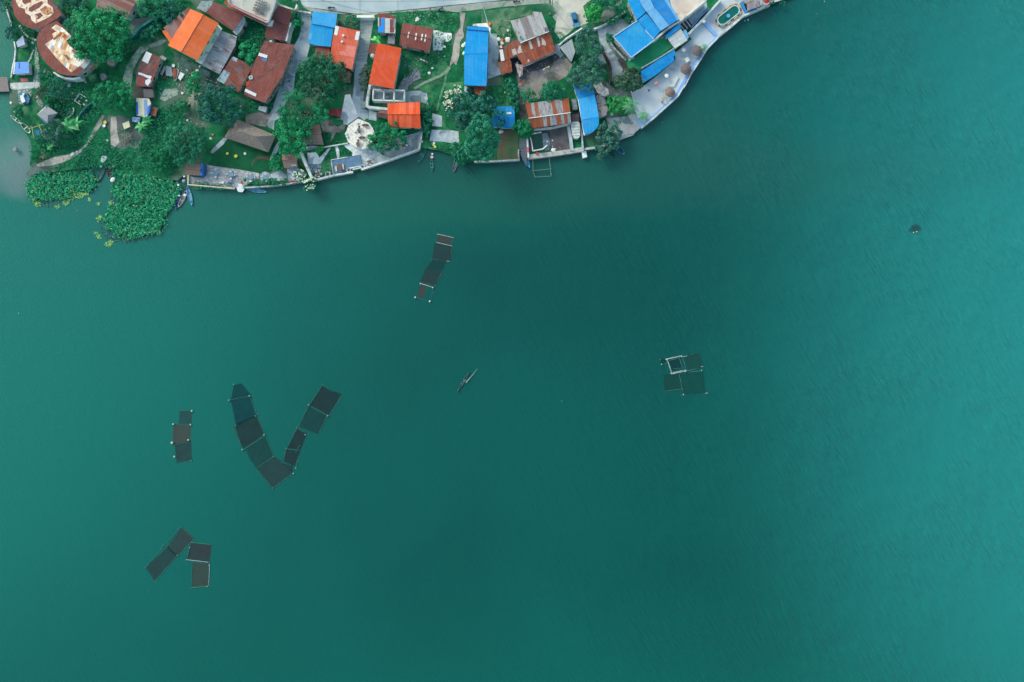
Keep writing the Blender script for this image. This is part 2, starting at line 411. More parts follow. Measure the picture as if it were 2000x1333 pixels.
# ---------------------------------------------------------------- foliage
def leafobj(name, Cn, Nn, Sz, tone, mat, parent=None, asp=.6):
    og = ORG.get(parent.name, Vector()) if parent else Vector((float(Cn[:,0].mean()), float(Cn[:,1].mean()), float(Cn[:,2].min())))
    n = len(Cn); Nn = Nn/np.linalg.norm(Nn, axis=1, keepdims=True)
    r = RS.normal(size=(n, 3)); t1 = np.cross(Nn, r); t1 /= np.linalg.norm(t1, axis=1, keepdims=True); t2 = np.cross(Nn, t1)
    s = Sz[:, None]; P0 = Cn-np.array(og)
    V = np.empty((n, 4, 3)); V[:,0] = P0-t1*s; V[:,1] = P0-t2*s*asp+Nn*s*.15; V[:,2] = P0+t1*s; V[:,3] = P0+t2*s*asp+Nn*s*.15
    me = bpy.data.meshes.new(name); me.vertices.add(4*n); me.loops.add(4*n); me.polygons.add(n)
    me.vertices.foreach_set('co', V.reshape(-1)); me.loops.foreach_set('vertex_index', np.arange(4*n, dtype=np.int32))
    me.polygons.foreach_set('loop_start', np.arange(0, 4*n, 4, dtype=np.int32)); me.polygons.foreach_set('loop_total', np.full(n, 4, dtype=np.int32))
    me.update(calc_edges=True)
    at = me.attributes.new('tone', 'FLOAT', 'POINT'); at.data.foreach_set('value', np.repeat(np.clip(tone, 0, 1), 4).astype(np.float32))
    me.materials.append(mat); o = bpy.data.objects.new(name, me); link(o)
    if parent: o.parent = parent
    else: o.location = og
    return o
def crown_pts(blobs, cr, leaf, per, sq=.75, dens=1.25, spread=.35):
    Cc, Nn, Ss, Tt = [], [], [], []
    for bi, (bx, by, bz, r) in enumerate(blobs):
        n = max(5, int(dens*2*r*r/(cr*cr)))
        d = RS.normal(size=(n*2, 3)); d /= np.linalg.norm(d, axis=1, keepdims=True); d = d[d[:,2] > -.25][:n]
        rad = r*RS.uniform(.72, 1.02, len(d)); pc = np.array([bx, by, bz])+d*rad[:,None]*np.array([1, 1, sq])
        keep = np.ones(len(d), bool)
        for bj, (ox, oy, oz, orr) in enumerate(blobs):
            if bj == bi: continue
            q = (pc-np.array([ox, oy, oz]))/np.array([1, 1, sq]); keep &= np.linalg.norm(q, axis=1) > orr*.72
        pc, d = pc[keep], d[keep]
        for c, dd in zip(pc, d):
            k = int(per*RS.uniform(.6, 1.3)); crr = cr*RS.uniform(.6, 1.25)
            e = RS.normal(size=(k, 3))+dd*.9+np.array([0, 0, .5]); e /= np.linalg.norm(e, axis=1, keepdims=True)
            Cc.append(c+e*crr*RS.uniform(.55, 1.05, (k, 1))*np.array([1, 1, .8])); Nn.append(e*.6+np.array([0, 0, .45])+RS.normal(size=(k, 3))*spread)
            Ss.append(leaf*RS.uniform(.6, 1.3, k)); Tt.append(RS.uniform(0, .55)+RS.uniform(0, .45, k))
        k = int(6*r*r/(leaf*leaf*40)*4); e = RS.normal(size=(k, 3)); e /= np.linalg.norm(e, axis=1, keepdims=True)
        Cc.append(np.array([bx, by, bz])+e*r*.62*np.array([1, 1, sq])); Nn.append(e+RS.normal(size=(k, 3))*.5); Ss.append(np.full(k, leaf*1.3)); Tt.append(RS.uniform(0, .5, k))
    return np.concatenate(Cc), np.concatenate(Nn), np.concatenate(Ss), np.concatenate(Tt)
def tree(name, label, blobs, h, mat, cat='tree', cr=.95, leaf=.24, per=34, group=None, trunk=True, flowers=None, sq=.75, dens=1.25):
    zc = G0+h*.62
    B = []
    for (x, y, r) in blobs:
        rm = r*MPP*1.12; z = zc+random.uniform(-.08, .1)*h-max(0, (h*.3-rm*.75))*.0
        w = W((x, y), z); B.append((w.x, w.y, z, rm))
    tot = sum(b[3]**2 for b in B); cx = sum(b[0]*b[3]**2 for b in B)/tot; cy = sum(b[1]*b[3]**2 for b in B)/tot
    root = thing(name, label, cat, (cx, cy, G0), group)
    Cn, Nn, Sz, T = crown_pts(B, cr, leaf, per, sq, dens)
    Cn[:,2] = np.maximum(Cn[:,2], G0+.1)
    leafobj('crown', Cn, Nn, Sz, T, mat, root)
    if flowers:
        k = min(len(Cn), flowers[1]); top = Cn[:,2] > np.percentile(Cn[:,2], 45); idx = RS.choice(np.where(top)[0], k)
        P_ = Cn[idx]+np.array([0, 0, .22]); N_ = RS.normal(size=(k, 3))*.2+np.array([0, 0, 1])
        leafobj('blossom', P_, N_, np.full(k, .15)*RS.uniform(.7, 1.3, k), RS.uniform(0, 1, k), flowers[0], root, 1.0)
    if trunk:
        mb = MB(); tr = .06+h*.022; top = Vector((cx, cy, G0+h*.45)); mb.tube((cx, cy, G0-.1), top, tr, tr*.7, 8)
        for b in B[:7]: mb.tube(top, (b[0], b[1], b[2]), tr*.55, tr*.15, 5)
        build('trunk', mb, soft('bark', '4b4038', '6a5b4f', 3), root)
    return root
def palm(name, label, q, h, mat, L=3.0, n=15, group=None, wl=.5, cat='palm', dead=None):
    w = W(q, G0+h); root = thing(name, label, cat, (w.x, w.y, G0), group); mb = MB(); tn = []
    for i in range(n):
        a = i*2*math.pi/n+random.uniform(-.2, .2); l = L*random.uniform(.8, 1.1); up = random.uniform(.1, .5); K_ = 9
        prev = None
        for k in range(K_+1):
            t = k/K_; pt = w+Vector((math.cos(a)*l*t, math.sin(a)*l*t, up*l*t-l*.85*t*t)); 
            if prev is not None and k > 1:
                side = Vector((-math.sin(a), math.cos(a), 0)); ww = wl*math.sin(math.pi*min(1, t*.9+.1))*random.uniform(.8, 1.1); fwd = (pt-prev)
                for sg in (-1, 1):
                    for e in (0, .5):
                        b0 = prev+fwd*e; tip = b0+side*sg*ww+fwd*.9+Vector((0, 0, -.12*ww)); b1 = b0+fwd*.32
                        mb.add([b0, b1, tip+fwd*.12, tip], [[0, 1, 2, 3]])
            prev = pt
    o = build('crown', mb, mat, root)
    at = o.data.attributes.new('tone', 'FLOAT', 'POINT'); at.data.foreach_set('value', [random.random() for _ in o.data.vertices])
    mb = MB(); mb.tube((w.x, w.y, G0-.1), w, .2, .13, 8); build('trunk', mb, soft('palm_bark', '6e665f', '8b837b', 4), root)
    return root
def banana(name, label, q, h, mat, L=2.3, n=9, wd=.32, group=None):
    w = W(q, G0+h*.7); root = thing(name, label, 'banana plant', (w.x, w.y, G0), group); mb = MB(); tv = []
    for i in range(n):
        a = i*2*math.pi/n+random.uniform(-.3, .3); l = L*random.uniform(.7, 1.15); K_ = 6; up = random.uniform(.3, .7); rows = []
        side = Vector((-math.sin(a), math.cos(a), 0)); tn = random.random()
        for k in range(K_+1):
            t = k/K_; pt = w+Vector((math.cos(a)*l*t, math.sin(a)*l*t, up*l*t-l*.8*t*t)); ww = wd*math.sin(math.pi*(.08+.9*t))
            rows.append((pt+side*ww+Vector((0, 0, .08)), pt, pt-side*ww+Vector((0, 0, .08))))
        vs = [v for r_ in rows for v in r_]; fs = []
        for k in range(K_):
            fs += [[k*3, k*3+1, k*3+4, k*3+3], [k*3+1, k*3+2, k*3+5, k*3+4]]
        mb.add(vs, fs); tv += [tn]*len(vs)
    o = build('leaves', mb, mat, root); at = o.data.attributes.new('tone', 'FLOAT', 'POINT'); at.data.foreach_set('value', tv)
    mb = MB(); mb.tube((w.x, w.y, G0-.1), w, .14, .09, 7); build('stem', mb, plain('banana_stem', '5d7a4e'), root)
    return root
def inpoly(X, Y, poly):
    c = np.zeros(len(X), bool); n = len(poly); j = n-1
    for i in range(n):
        xi, yi = poly[i]; xj, yj = poly[j]
        m = ((yi > Y) != (yj > Y)) & (X < (xj-xi)*(Y-yi)/((yj-yi) or 1e-9)+xi); c ^= m; j = i
    return c
def scatter(name, label, cat, polys, per_m2, leaf, mat, z=G0, h=.5, tuft=5, hole=None, spread=.3, bumpy=0, floor=None):
    """ground cover: tufts of leaves over pixel polygons"""
    X, Y = [], []
    for po in polys:
        xs = [a for a, b in po]; ys = [b for a, b in po]; ar = (max(xs)-min(xs))*(max(ys)-min(ys))*MPP*MPP; n = int(ar*per_m2)
        x = RS.uniform(min(xs), max(xs), n); y = RS.uniform(min(ys), max(ys), n); k = inpoly(x, y, po); X.append(x[k]); Y.append(y[k])
    X = np.concatenate(X); Y = np.concatenate(Y); hz = h*(.35+.65*RS.uniform(0, 1, len(X)))
    if bumpy: hz *= (1+bumpy*np.sin(X*.55+np.sin(Y*.4)*2)*np.sin(Y*.6+np.cos(X*.33)*2))
    bx = (X-1000)*MPP; by = (666.5-Y)*MPP; n = len(X)
    Cn = np.repeat(np.stack([bx, by, z+hz], 1), tuft, 0); e = RS.normal(size=(n*tuft, 3)); e[:,2] = np.abs(e[:,2])*.6
    Cn = Cn+e*leaf*.8; Nn = e*.5+np.array([0, 0, 1.0])+RS.normal(size=e.shape)*spread
    T = np.repeat(RS.uniform(0, .6, n), tuft)+RS.uniform(0, .4, n*tuft)
    o = leafobj(name, Cn, Nn, leaf*RS.uniform(.6, 1.3, n*tuft), T, mat)
    return tag(o, label, cat, kind='stuff')
# ================================================================ SETTING
# ---- water: opaque turbid lake body under a rippled reflecting skin
def water_mat():
    m, nt, b = newmat('lake_water'); v = pos(nt)
    big = noise(nt, v, .012, 3, .5)
    col = mixc(nt, stp(nt, big, .35, .65), C('065956', .78), C('08625e', .78))
    def near(px, py, r, c, amt, soft_=.5, nz=.25):
        nonlocal col
        mp = nd(nt, 'ShaderNodeMapping'); w = W((px, py)); inp(mp, 'Location', (-w.x/r[0], -w.y/r[1], 0)); inp(mp, 'Scale', (1/r[0], 1/r[1], 0)); nt.links.new(v, mp.inputs[0])
        ln = nd(nt, 'ShaderNodeVectorMath', operation='LENGTH'); nt.links.new(mp.outputs[0], ln.inputs[0])
        d = mth(nt, 'ADD', ln.outputs['Value'], mth(nt, 'MULTIPLY', mth(nt, 'SUBTRACT', noise(nt, v, .12, 5), .5), nz*2))
        f = mth(nt, 'MULTIPLY', mth(nt, 'SUBTRACT', 1, stp(nt, d, 1-soft_, 1+soft_)), amt); col = mixc(nt, f, col, C(c))
    # left, right and lower sides paler: sky reflection painted in; then shallows, sediment
    near(-150, 640, (95, 95), '127a72', .75, .75, .05)
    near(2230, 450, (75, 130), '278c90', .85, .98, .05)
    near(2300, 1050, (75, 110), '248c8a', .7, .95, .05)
    near(1000, 1500, (120, 40), '0c6a61', .5, .8, .1)
    near(1000, 340, (110, 10), '285f5a', .35, .7, .3)
    near(450, 400, (40, 7), '2a6a64', .4, .7, .3)
    near(850, 370, (50, 9), '1a5a52', .6, .6)
    near(1280, 240, (25, 12), '24605a', .4, .6)
    near(600, 420, (60, 10), '13655c', .5, .7)
    near(28, 310, (6.5, 9), '6d8a90', .8, .5, .4)
    near(45, 350, (7, 5), '5d7a80', .6, .5, .3)
    near(10, 150, (6, 22), '2a7a70', .8, .5)
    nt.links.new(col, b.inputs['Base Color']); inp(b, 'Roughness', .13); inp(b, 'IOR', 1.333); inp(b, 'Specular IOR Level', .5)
    # ripples: crests run from upper left to lower right, gusts make patches of them
    def wav(scale, rot, stretch, detail=2):
        m0 = nd(nt, 'ShaderNodeMapping'); inp(m0, 'Rotation', (0, 0, rot)); nt.links.new(v, m0.inputs[0]); mp = nd(nt, 'ShaderNodeMapping'); inp(mp, 'Scale', (1, stretch, 1)); nt.links.new(m0.outputs[0], mp.inputs[0]); return noise(nt, mp.outputs[0], scale, detail, .5, .4)
    gust = stp(nt, noise(nt, v, .03, 4), .2, .75)
    w1 = wav(1.35, math.radians(-38), .14); w2 = wav(.85, math.radians(-44), .2); w3 = wav(3.0, math.radians(-30), .5)
    sx = nd(nt, 'ShaderNodeSeparateXYZ'); nt.links.new(v, sx.inputs[0]); east = stp(nt, sx.outputs[0], -40, 120)
    amp = mth(nt, 'ADD', .22, mth(nt, 'MULTIPLY', mth(nt, 'MULTIPLY', gust, east), 1.5))
    h = mth(nt, 'MULTIPLY', mth(nt, 'ADD', w1, mth(nt, 'MULTIPLY', w2, .45)), amp)
    h = mth(nt, 'ADD', h, mth(nt, 'MULTIPLY', w3, .12))
    bump(nt, b, h, .85, .6)
    return m
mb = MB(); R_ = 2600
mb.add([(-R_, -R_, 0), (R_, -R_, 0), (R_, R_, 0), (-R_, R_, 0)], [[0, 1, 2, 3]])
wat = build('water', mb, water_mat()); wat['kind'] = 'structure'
# ---- land
def land_mat():
    m, nt, b = newmat('land'); v = pos(nt)
    n1 = noise(nt, v, .22, 6, .6); n2 = noise(nt, v, 1.3, 5, .65); n3 = noise(nt, v, .09, 4)
    col = mixc(nt, stp(nt, n1, .35, .65), C('115539'), C('237a54'))
    col = mixc(nt, mth(nt, 'MULTIPLY', stp(nt, n2, .5, .75), .7), col, C('3f8560'))
    col = mixc(nt, mth(nt, 'MULTIPLY', stp(nt, n3, .52, .64), .7), col, C('6b7a72'))
    g = noise(nt, v, 7, 3)
    col = mixc(nt, 1.0, col, ramp(nt, g, [(.3, (.65, .65, .65, 1)), (.7, (1.35, 1.35, 1.35, 1))]), 'MULTIPLY')
    nt.links.new(col, b.inputs['Base Color']); inp(b, 'Roughness', .95); inp(b, 'Specular IOR Level', .1); bump(nt, b, g, .5, .1)
    return m
LANDM = land_mat()
shore_l = p('Z -12000,-9000 -2000,-4000 -120,-500 8,-60 10,18 21,50 27,80 28,108 25,130 20,155 18,175 19,211 21,226 37,242 57,270 62,290 60,308 58,322 64,330')
shore_m = rough_line(p('Z 64,330 80,334 100,336 130,333 165,330 200,323 207,316 214,319 235,335 262,342 300,347 330,352 347,353 360,342 365,350'), 6, 1.5, False)
shore_r = p('Z 366,361 412,365 456,369 475,372 474,368 520,365 562,359 611,353 650,344 689,337 705,332 750,317 818,293')
shore_s = rough_line(p('Z 820,292 832,289 845,291 862,296 880,301 884,310 895,315 905,318'), 5, 1, False)
shore_t = p('Z 905,318 916,317 953,316 1014,314 1013,296 1018,292 1029,294 1029,309 1042,310 1100,302 1136,295 1137,301 1167,290 1189,286 1206,275 1236,265 1242,258 1253,249 1304,205 1324,187 1343,151 1351,143 1369,115 1381,94 1405,70 1428,52 1453,30 1491,14 1504,9 1536,-1 1600,-30 1900,-260 3500,-1800 12000,-9000')
SHORE = shore_l+shore_m+shore_r+shore_s+shore_t
mb = MB(); mb.prism([W(q, G0) for q in SHORE], -1.5)
land = build('ground', mb, LANDM); land['kind'] = 'structure'
# ---- materials of the ground
ROAD = soft('road_concrete', '8fa3b0', 'a4b4bf', .12, rough=.8, c='b3bdc4', cs=.05, fa=.06)
LOT = soft('sandy_lot', 'b9bdbb', 'cfcdc6', .3, c='96a39c', cs=.2, fa=.12)
CONC = soft('concrete', '8b9aa6', 'a6b1bb', .35, c='71808c', cs=.25, fa=.1)
CONCD = soft('concrete_dark', '6d7d88', '84939e', .3, c='586872', cs=.25, fa=.12)
CONCL = soft('concrete_light', 'b9c0c8', 'd3d6da', .4, c='98a2ac', cs=.3, fa=.08)
PROM = soft('promenade_concrete', '9ca8b4', 'adb7c1', .2, c='8794a1', cs=.12, fa=.05)
WHITE = soft('white_paint', 'ccd4da', 'e2e6e8', .5, c='a8b2b8', cs=.4, fa=.05, rough=.7)
WALLW = soft('white_wall', 'aab4ba', 'cdd3d6', .5, c='8c979d', cs=.5, fa=.08)
DIRT = soft('bare_dirt', '807c7c', '9d9896', .4, c='60605c', cs=.2, fa=.2)
DIRTD = soft('dark_earth', '504e52', '66646a', .3, c='3c4644', cs=.25, fa=.2)
SAND = soft('sandy_path', '9a9a9a', 'b9b4b0', .5, c='7c8480', cs=.3, fa=.15)
GRASS = soft('grass', '0f5638', '2a7f55', .5, c='4d8a63', cs=.15, fa=.3, rough=.95)
GRASSD = soft('dark_turf', '0a5236', '0f5f3e', .4, fa=.12, rough=.95)
TURF = soft('artificial_turf', '269064', '309c70', .25, fa=.08, rough=.95)
GRASSB = soft('worn_lawn', '3d6b4b', '5b7050', .4, c='765f52', cs=.12, fa=.25, rough=.95)
GRAVEL = cobble('gravel_stones', 'b0b4c0', '70747e', '4a4e58', 2.6)
COBB = cobble('cobbles', 'a9b6b4', '8a9a96', '3f6a58', .95, gw=.07)
COBB2 = cobble('stone_terrace', 'b9bcc2', '9a9fa8', '7b838c', 1.1, gw=.05)
FLAG = cobble('flagstones', 'a4b0b8', '7d8c98', '3f6070', 1.0, gw=.05)
PAVE = cobble('paving', 'd5dadd', 'bcc5ca', '8b979c', brick=(0, .9, .6), gw=.03)
# ---- roads, paths, yards
sheet('road', p('Z -400,-260 200,-180 545,-115 590,10 597,14 612,22 657,27 700,27 740,24 776,21 860,13 940,5 1000,-2 1080,-10 1300,-60 1700,-180 2600,-420 2600,-560 1700,-310 1250,-180 900,-125 600,-240 200,-310 -400,-390'), ROAD, 2)
sheet('road_shoulder', p('E 860,100 1000,185 1010,175 1400,210 1750,225 G 0,215 280,195 600,175 1100,130 1300,105 1960,35 I 600,0 1040,-20 1040,50 900,60 I 300,110 0,155 G 1960,130 1500,190 1250,160 1000,165 600,195 300,215 E 1960,240 1700,235'), soft('shoulder', '8e9a98', 'a3aaa6', .6, c='6d8478', cs=.3), 3, .4)
mb = MB()
def seam(ps, w=.07, mat=None):
    L, R = strip(ps, w, G0+.1)
    for i in range(len(L)-1): mb.add([L[i], R[i], R[i+1], L[i+1]], [[0, 1, 2, 3]])
seam(p('E 1150,0 1500,100 1960,200 G 300,190 600,172')); seam(p('G 605,0 605,175')); seam(p('G 600,172 1300,95 1960,30 I 0,45 500,5'), .1); seam(p('E 1750,0 1750,225')); seam(p('I 1060,0 1150,200 1400,480'), .06)
sm = build('road_joint', mb, plain('joint', '5c6872')); sm['kind'] = 'structure'
sheet('yard', p('I 1040,-160 1060,0 1080,120 1150,200 1090,260 1150,330 1120,480 1200,600 1330,520 1420,430 1530,400 1640,350 1600,220 1560,100 1680,0 1690,-220'), LOT, 3, .8)
sheet('alley', p('E 830,180 1000,200 1000,350 960,650 980,700 930,900 900,1000 760,1130 740,1333 F 720,180 650,260 580,420 560,540 440,600 430,740 350,700 300,640 380,480 480,200 560,0 E 560,1333 640,1100 740,700 820,560 860,330'), CONC, 3, .5)
sheet('alley_dirt', p('F 0,640 0,500 200,470 400,480 330,640 300,690'), DIRT, 4, .8)
RAMPM = cobble('stair_ramp', 'b4c2c6', 'a8b6ba', '74848a', brick=(.05, 30, .42), gw=.05)
sheet('ramp', p('E 1750,270 1960,270 1950,360 1850,960 1690,960 1760,620'), RAMPM, 4)
sheet('path', p('Z 695,121 717,121 716,150 712,175 709,200 714,214 718,230 712,236 694,224 686,208 690,180 692,150'), CONC, 4, .3)
sheet('pavement', p('F 1520,200 1600,190 1720,540 1560,660 1480,640 1450,560'), CONCL, 5, .3)
sheet('gravel_yard', p('F 1130,600 1450,560 1530,650 1500,760 1380,780 1340,860 1290,940 1250,900 1320,800 1180,760'), DIRT, 4, .5)
sheet('lawn', p('F 1200,770 1330,780 1290,930 1200,980'), GRASS, 5, .4)
sheet('lawn', p('F 1340,880 1540,870 1560,940 1300,960'), GRASS, 5, .4)
sheet('lawn', p('F 1310,560 1490,590 1500,650 1400,690 1330,640'), GRASS, 6, .5)
sheet('pavement', p('H 0,410 140,430 150,570 0,540'), CONC, 6); sheet('pavement', p('H 155,430 280,470 275,600 155,580'), CONC, 6)
sheet('pavement', p('F 1490,960 1600,960 1660,1010 1870,1040 H 130,1000 300,940 900,780 960,740 940,1040 700,1120 400,1220 100,1320 60,1333 F 1760,1300 1770,1260 1740,1120 1640,1110'), CONC, 3)
sheet('pavement', p('H 430,900 920,800 900,1040 500,1180 330,1100'), CONCD, 4, .4)
# sitting court with lawns beside the ramp
sheet('yard', p('F 900,980 1560,930 1660,1110 1480,1170 1310,1200 1330,1400 T 560,560 560,570 690,130'), GRASS, 3)
sheet('path', p('T 1120,90 1175,65 1010,320 900,330 990,230'), CONCL, 4); sheet('path', p('T 1240,50 1275,50 1305,130 1300,230 1270,240 1250,130'), CONCL, 4)
sheet('pavement', p('T 800,150 950,140 990,230 1020,320 820,330'), CONCL, 5, .2)
sheet('pavement', p('T 820,335 1020,325 1010,430 870,480'), FLAG, 5)
sheet('pavement', p('T 1370,40 1500,0 1750,60 1800,140 1690,250 1640,180 1500,200 1510,150'), CONCL, 5)
sheet('pavement', p('F 910,980 1090,960 1080,1020 940,1060'), CONCD, 5)
# lower garden and stone terrace
sheet('lawn', p('Q 300,150 400,10 480,-20 560,0 700,60 830,165 865,190 940,70 1040,75 1160,110 1130,240 980,260 940,245 560,188'), GRASSD, 3, .3)
sheet('lawn', p('D 1560,880 1960,990 F 0,990 350,1090 370,1180 160,1150 60,1333 0,1300 D 1900,1290 1700,1150 1400,1100'), GRASSD, 3, .4)
sheet('flower_bed', p('Q 880,110 960,30 1130,40 1130,95 1040,75 940,75 870,185'), soft('bed_earth', '5a4a44', '465a44', .8), 4, .3)
sheet('path', p('D 1340,1080 1380,1020 1500,900 1540,860 1600,870 1540,960 1380,1100'), CONC, 4); sheet('path', p('F 440,1000 520,880 540,900 480,1080 400,1210 370,1190'), CONC, 4)
sheet('terrace', p('Q 290,150 560,190 740,215 940,250 975,265 970,330 900,360 860,380 760,440 640,450 500,430 350,410 70,390 60,300 250,320 290,280'), COBB2, 4)
mb = MB(); mb.lathe(W(p('Q 620,285')[0], G0+.1), [(1.65, -.01), (1.65, .03), (0.01, .03)], 24)
build('terrace_disc', mb, COBB2)['kind'] = 'structure'
mb = MB(); mb.lathe(W(p('Q 1050,305')[0], G0+.1), [(1.5, -.01), (1.5, .03), (0.01, .03)], 24)
build('terrace_disc', mb, CONC)['kind'] = 'structure'
sheet('terrace', p('Q 1120,270 1250,220 1330,280 1340,345 1200,370 1130,350'), CONC, 5); sheet('terrace', p('Q 1335,180 1480,190 1590,260 1560,350 1350,370'), CONC, 5)
sheet('pier', p('Q 700,395 750,400 780,470 760,505 700,500 680,460'), CONCL, 5, .3)
# left garden
sheet('path', p('A 545,690 585,800 600,1000 610,1200 620,1333 B 560,100 480,110 480,200 460,320 400,380 290,330 280,200 260,110 220,40 A 500,1300 530,1100 530,850'), COBB, 3, .2)
sheet('pavement', p('B 150,20 600,0 600,60 480,100 270,120 220,120 150,100'), PAVE, 4)
sheet('path', p('B 530,180 600,230 680,360 630,390 570,330 520,230'), COBB, 4, .2)
sheet('lawn', p('A 250,760 440,720 540,700 480,900 430,950 240,930 220,850'), GRASS, 2, .4); sheet('lawn', p('B 350,380 460,350 560,400 570,500 650,620 560,700 400,720 300,640 330,500'), GRASS, 2, .5)
sheet('lawn', p('B 880,260 1140,200 1400,260 1340,350 1180,560 960,540 880,400'), GRASSD, 2, .5)
sheet('path', rough_line(p('B 550,1275 700,1200 850,1150 1060,1115 1200,1055 1330,940 1400,790 1490,620 1560,510 1620,520 1570,640 1480,760 1420,860 1350,960 1240,1080 1100,1180 980,1230 760,1290 600,1300'), 3, .3), SAND, 3)
sheet('dirt_track', p('B 1600,520 1800,510 1960,560 D 100,560 160,700 350,830 200,1040 B 1960,980 1880,1060 1790,1000 1700,1000 1680,740 1590,700 1560,600'), soft('mossy_earth', '4e5f60', '6a7676', .5, c='2f5a4a', cs=.3, fa=.25), 4, 1.5, 4)  # dark mossy ground around the sandy track
sheet('dirt_track', p('B 1700,540 1780,540 1800,800 1830,930 1760,1000 1700,960 1690,740'), SAND, 6, .4)
sheet('mud', p('N 470,170 560,120 700,150 820,130 700,190 640,230 500,250 380,300 340,260 400,200'), soft('mud', '47605f', '5f7478', .5, c='38504e', cs=.3), 1, .6)
sheet('dirt_track', p('C 20,1333 0,1200 60,1000 130,880 260,720 420,680 600,600 680,620 560,700 420,740 300,820 240,920 160,1080 120,1333'), soft('pebble_dirt', '75908a', '9aaaa2', 1.0, c='4b7a66', cs=.3, fa=.3), 3, .8)
sheet('dirt_yard', p('C 760,780 1140,990 1250,1100 1300,1200 1450,1160 1500,1333 D 1500,60 1100,60 1150,-60 900,-120'), soft('moss_dirt', '3c5c58', '57746e', .8, c='2c4a44', cs=.3, fa=.3), 2, .8)
sheet('dirt_yard', p('C 110,330 250,280 480,250 560,300 380,420 220,560 120,560 60,470'), DIRT, 2, .8)
sheet('gravel_yard', p('D 560,260 640,110 830,100 840,200 760,240 640,300'), soft('pale_gravel', '8fa39b', 'a7b3ab', 1.2, c='4d8064', cs=.5, fa=.3), 3, .6)
sheet('dirt_yard', p('D 100,60 480,60 500,280 120,280'), DIRTD, 2, .5)
# middle plots
gp = p('G 1550,190 1640,200 1610,380 1600,440 1620,560 1560,640 1545,840 1500,1000 1450,960 1390,1040 1440,800 1450,730 1490,530 1570,420')
sheet('path', rough_line(gp, 5, .5), SAND, 4)
L_, R2 = strip(rough_line(p('G 1400,1030 1340,1100 1250,1170 1100,1230 960,1300 850,1360'), 6, .3, False), .8, G0+.14); mb = MB()
for i in range(len(L_)-1): mb.add([L_[i], R2[i], R2[i+1], L_[i+1]], [[0, 1, 2, 3]])
build('footpath', mb, soft('trodden', '6f8f7c', '8aa092', 1))['kind'] = 'structure'
L_, R2 = strip(rough_line(p('G 1400,1030 1340,1160 1320,1290 1280,1400 1230,1600 1200,1700'), 6, .4, False), .7, G0+.135); mb = MB()
for i in range(len(L_)-1): mb.add([L_[i], R2[i], R2[i+1], L_[i+1]], [[0, 1, 2, 3]])
build('footpath', mb, soft('trodden2', '3f7d5c', '5f9272', 1))['kind'] = 'structure'
sheet('slab', p('G 1150,470 1230,470 1300,500 1430,510 1430,590 1380,640 1300,640 1310,700 1280,780 1220,770 1150,780 1140,640'), CONCL, 4, .3)
sheet('slab', p('H 700,160 820,140 950,140 1050,180 1070,350 940,310 780,320 700,310'), CONCD, 4, .3); sheet('slab', p('H 960,160 1050,180 1070,350 960,310'), CONC, 5, .3)
sheet('slab', p('H 1130,480 1280,525 1280,690 1130,680'), CONC, 4); sheet('slab', p('H 1120,735 1400,740 1530,760 1545,930 1450,940 1250,915 1090,910'), CONC, 4, .3)
sheet('yard', p('I 0,0 150,520 235,520 260,700 280,760 250,950 310,1140 100,1210 90,1333 I 110,700 130,520'), CONC, 3, .3)
sheet('concrete_apron', p('G 1760,370 1960,355 I 100,360 150,440 130,500 110,440 G 1960,420 1740,400'), CONCL, 3)
sheet('lawn', p('J 230,760 500,740 570,780 560,1190 240,1200 250,900'), GRASSB, 3)
sheet('yard', p('I 520,1120 640,1100 900,1080 1200,900 1300,890 1400,1000 1300,1180 1100,1280 950,1333 J 900,260 680,340 600,350 580,160 560,0'), DIRT, 3, .6)
sheet('yard', p('I 650,1010 1150,800 1200,900 900,1080 640,1120'), DIRTD, 4, .4)
sheet('yard', p('J 590,350 700,350 710,560 590,600'), DIRTD, 4); sheet('ramp', p('J 590,870 690,870 700,1060 690,1300 600,1120 600,1030 575,1010'), soft('wet_stone', '5e6674', '6f7886', 2, fa=.25), 5)
sheet('courtyard', p('J 780,790 930,720 1330,690 1370,1040 1000,1060 780,1060 720,1070 710,880'), DIRTD, 3); sheet('courtyard', p('J 930,800 1010,780 1050,900 1040,1040 960,1050'), CONCD, 5, .3)
sheet('yard', p('J 1370,480 1500,470 1520,620 1380,620'), DIRTD, 4)
# right: drive, promenade
sheet('drive', p('K 520,450 680,405 720,350 900,290 1050,320 1120,360 770,560 700,660 760,740 860,880 1000,1070 930,1130 700,1290 740,1060 700,960 600,760 560,620'), CONCD, 3, .3)
sheet('drive', p('K 530,470 690,410 660,500 690,640 740,760 860,930 920,1080 740,1230 740,1050 640,830 560,640'), CONC, 4, .3)
sheet('pavement', p('K 610,180 690,90 780,100 850,10 900,0 900,60 830,100 790,230 640,330 440,350 560,300'), soft('pale_pad', '8b9494', 'a3a8a6', .5, c='6c7c74', cs=.3), 3, .4)
PROMP = p('L 1040,250 1200,170 1420,0 K 1700,950 M 140,820 400,600 340,540 860,0 900,-200 1800,-300 1536,-1 P 1000,0 740,95 540,170 120,360 -120,540 M 820,550 640,735 540,900 400,1120 290,1333 L 1940,30 1760,280 1560,440 1200,775 1140,640 1100,560')
sheet('promenade', p('L 1040,250 1200,170 1420,0 K 1720,920 M 140,820 400,600 340,540 870,-10 Z 1411,-40 1536,-30 1535,-2 1504,8 1491,13 1453,29 1428,51 1404,69 1380,93 1368,114 1350,142 1342,150 1323,186 1303,204 1253,248 L 1140,640 1110,560'), PROM, 3)
sheet('terrace', p('M 60,0 640,-40 610,20 220,320 130,200'), soft('pink_terrace', 'd6cfd0', 'c4b9b8', .2, c='a98f88', cs=.15, fa=.06), 4)
sheet('paving', p('M 210,350 620,20 640,120 400,390 350,440 300,420'), cobble('blue_tiles', '8fb0c6', 'b4bac0', '9aa8b4', .55, gw=.0), 5)
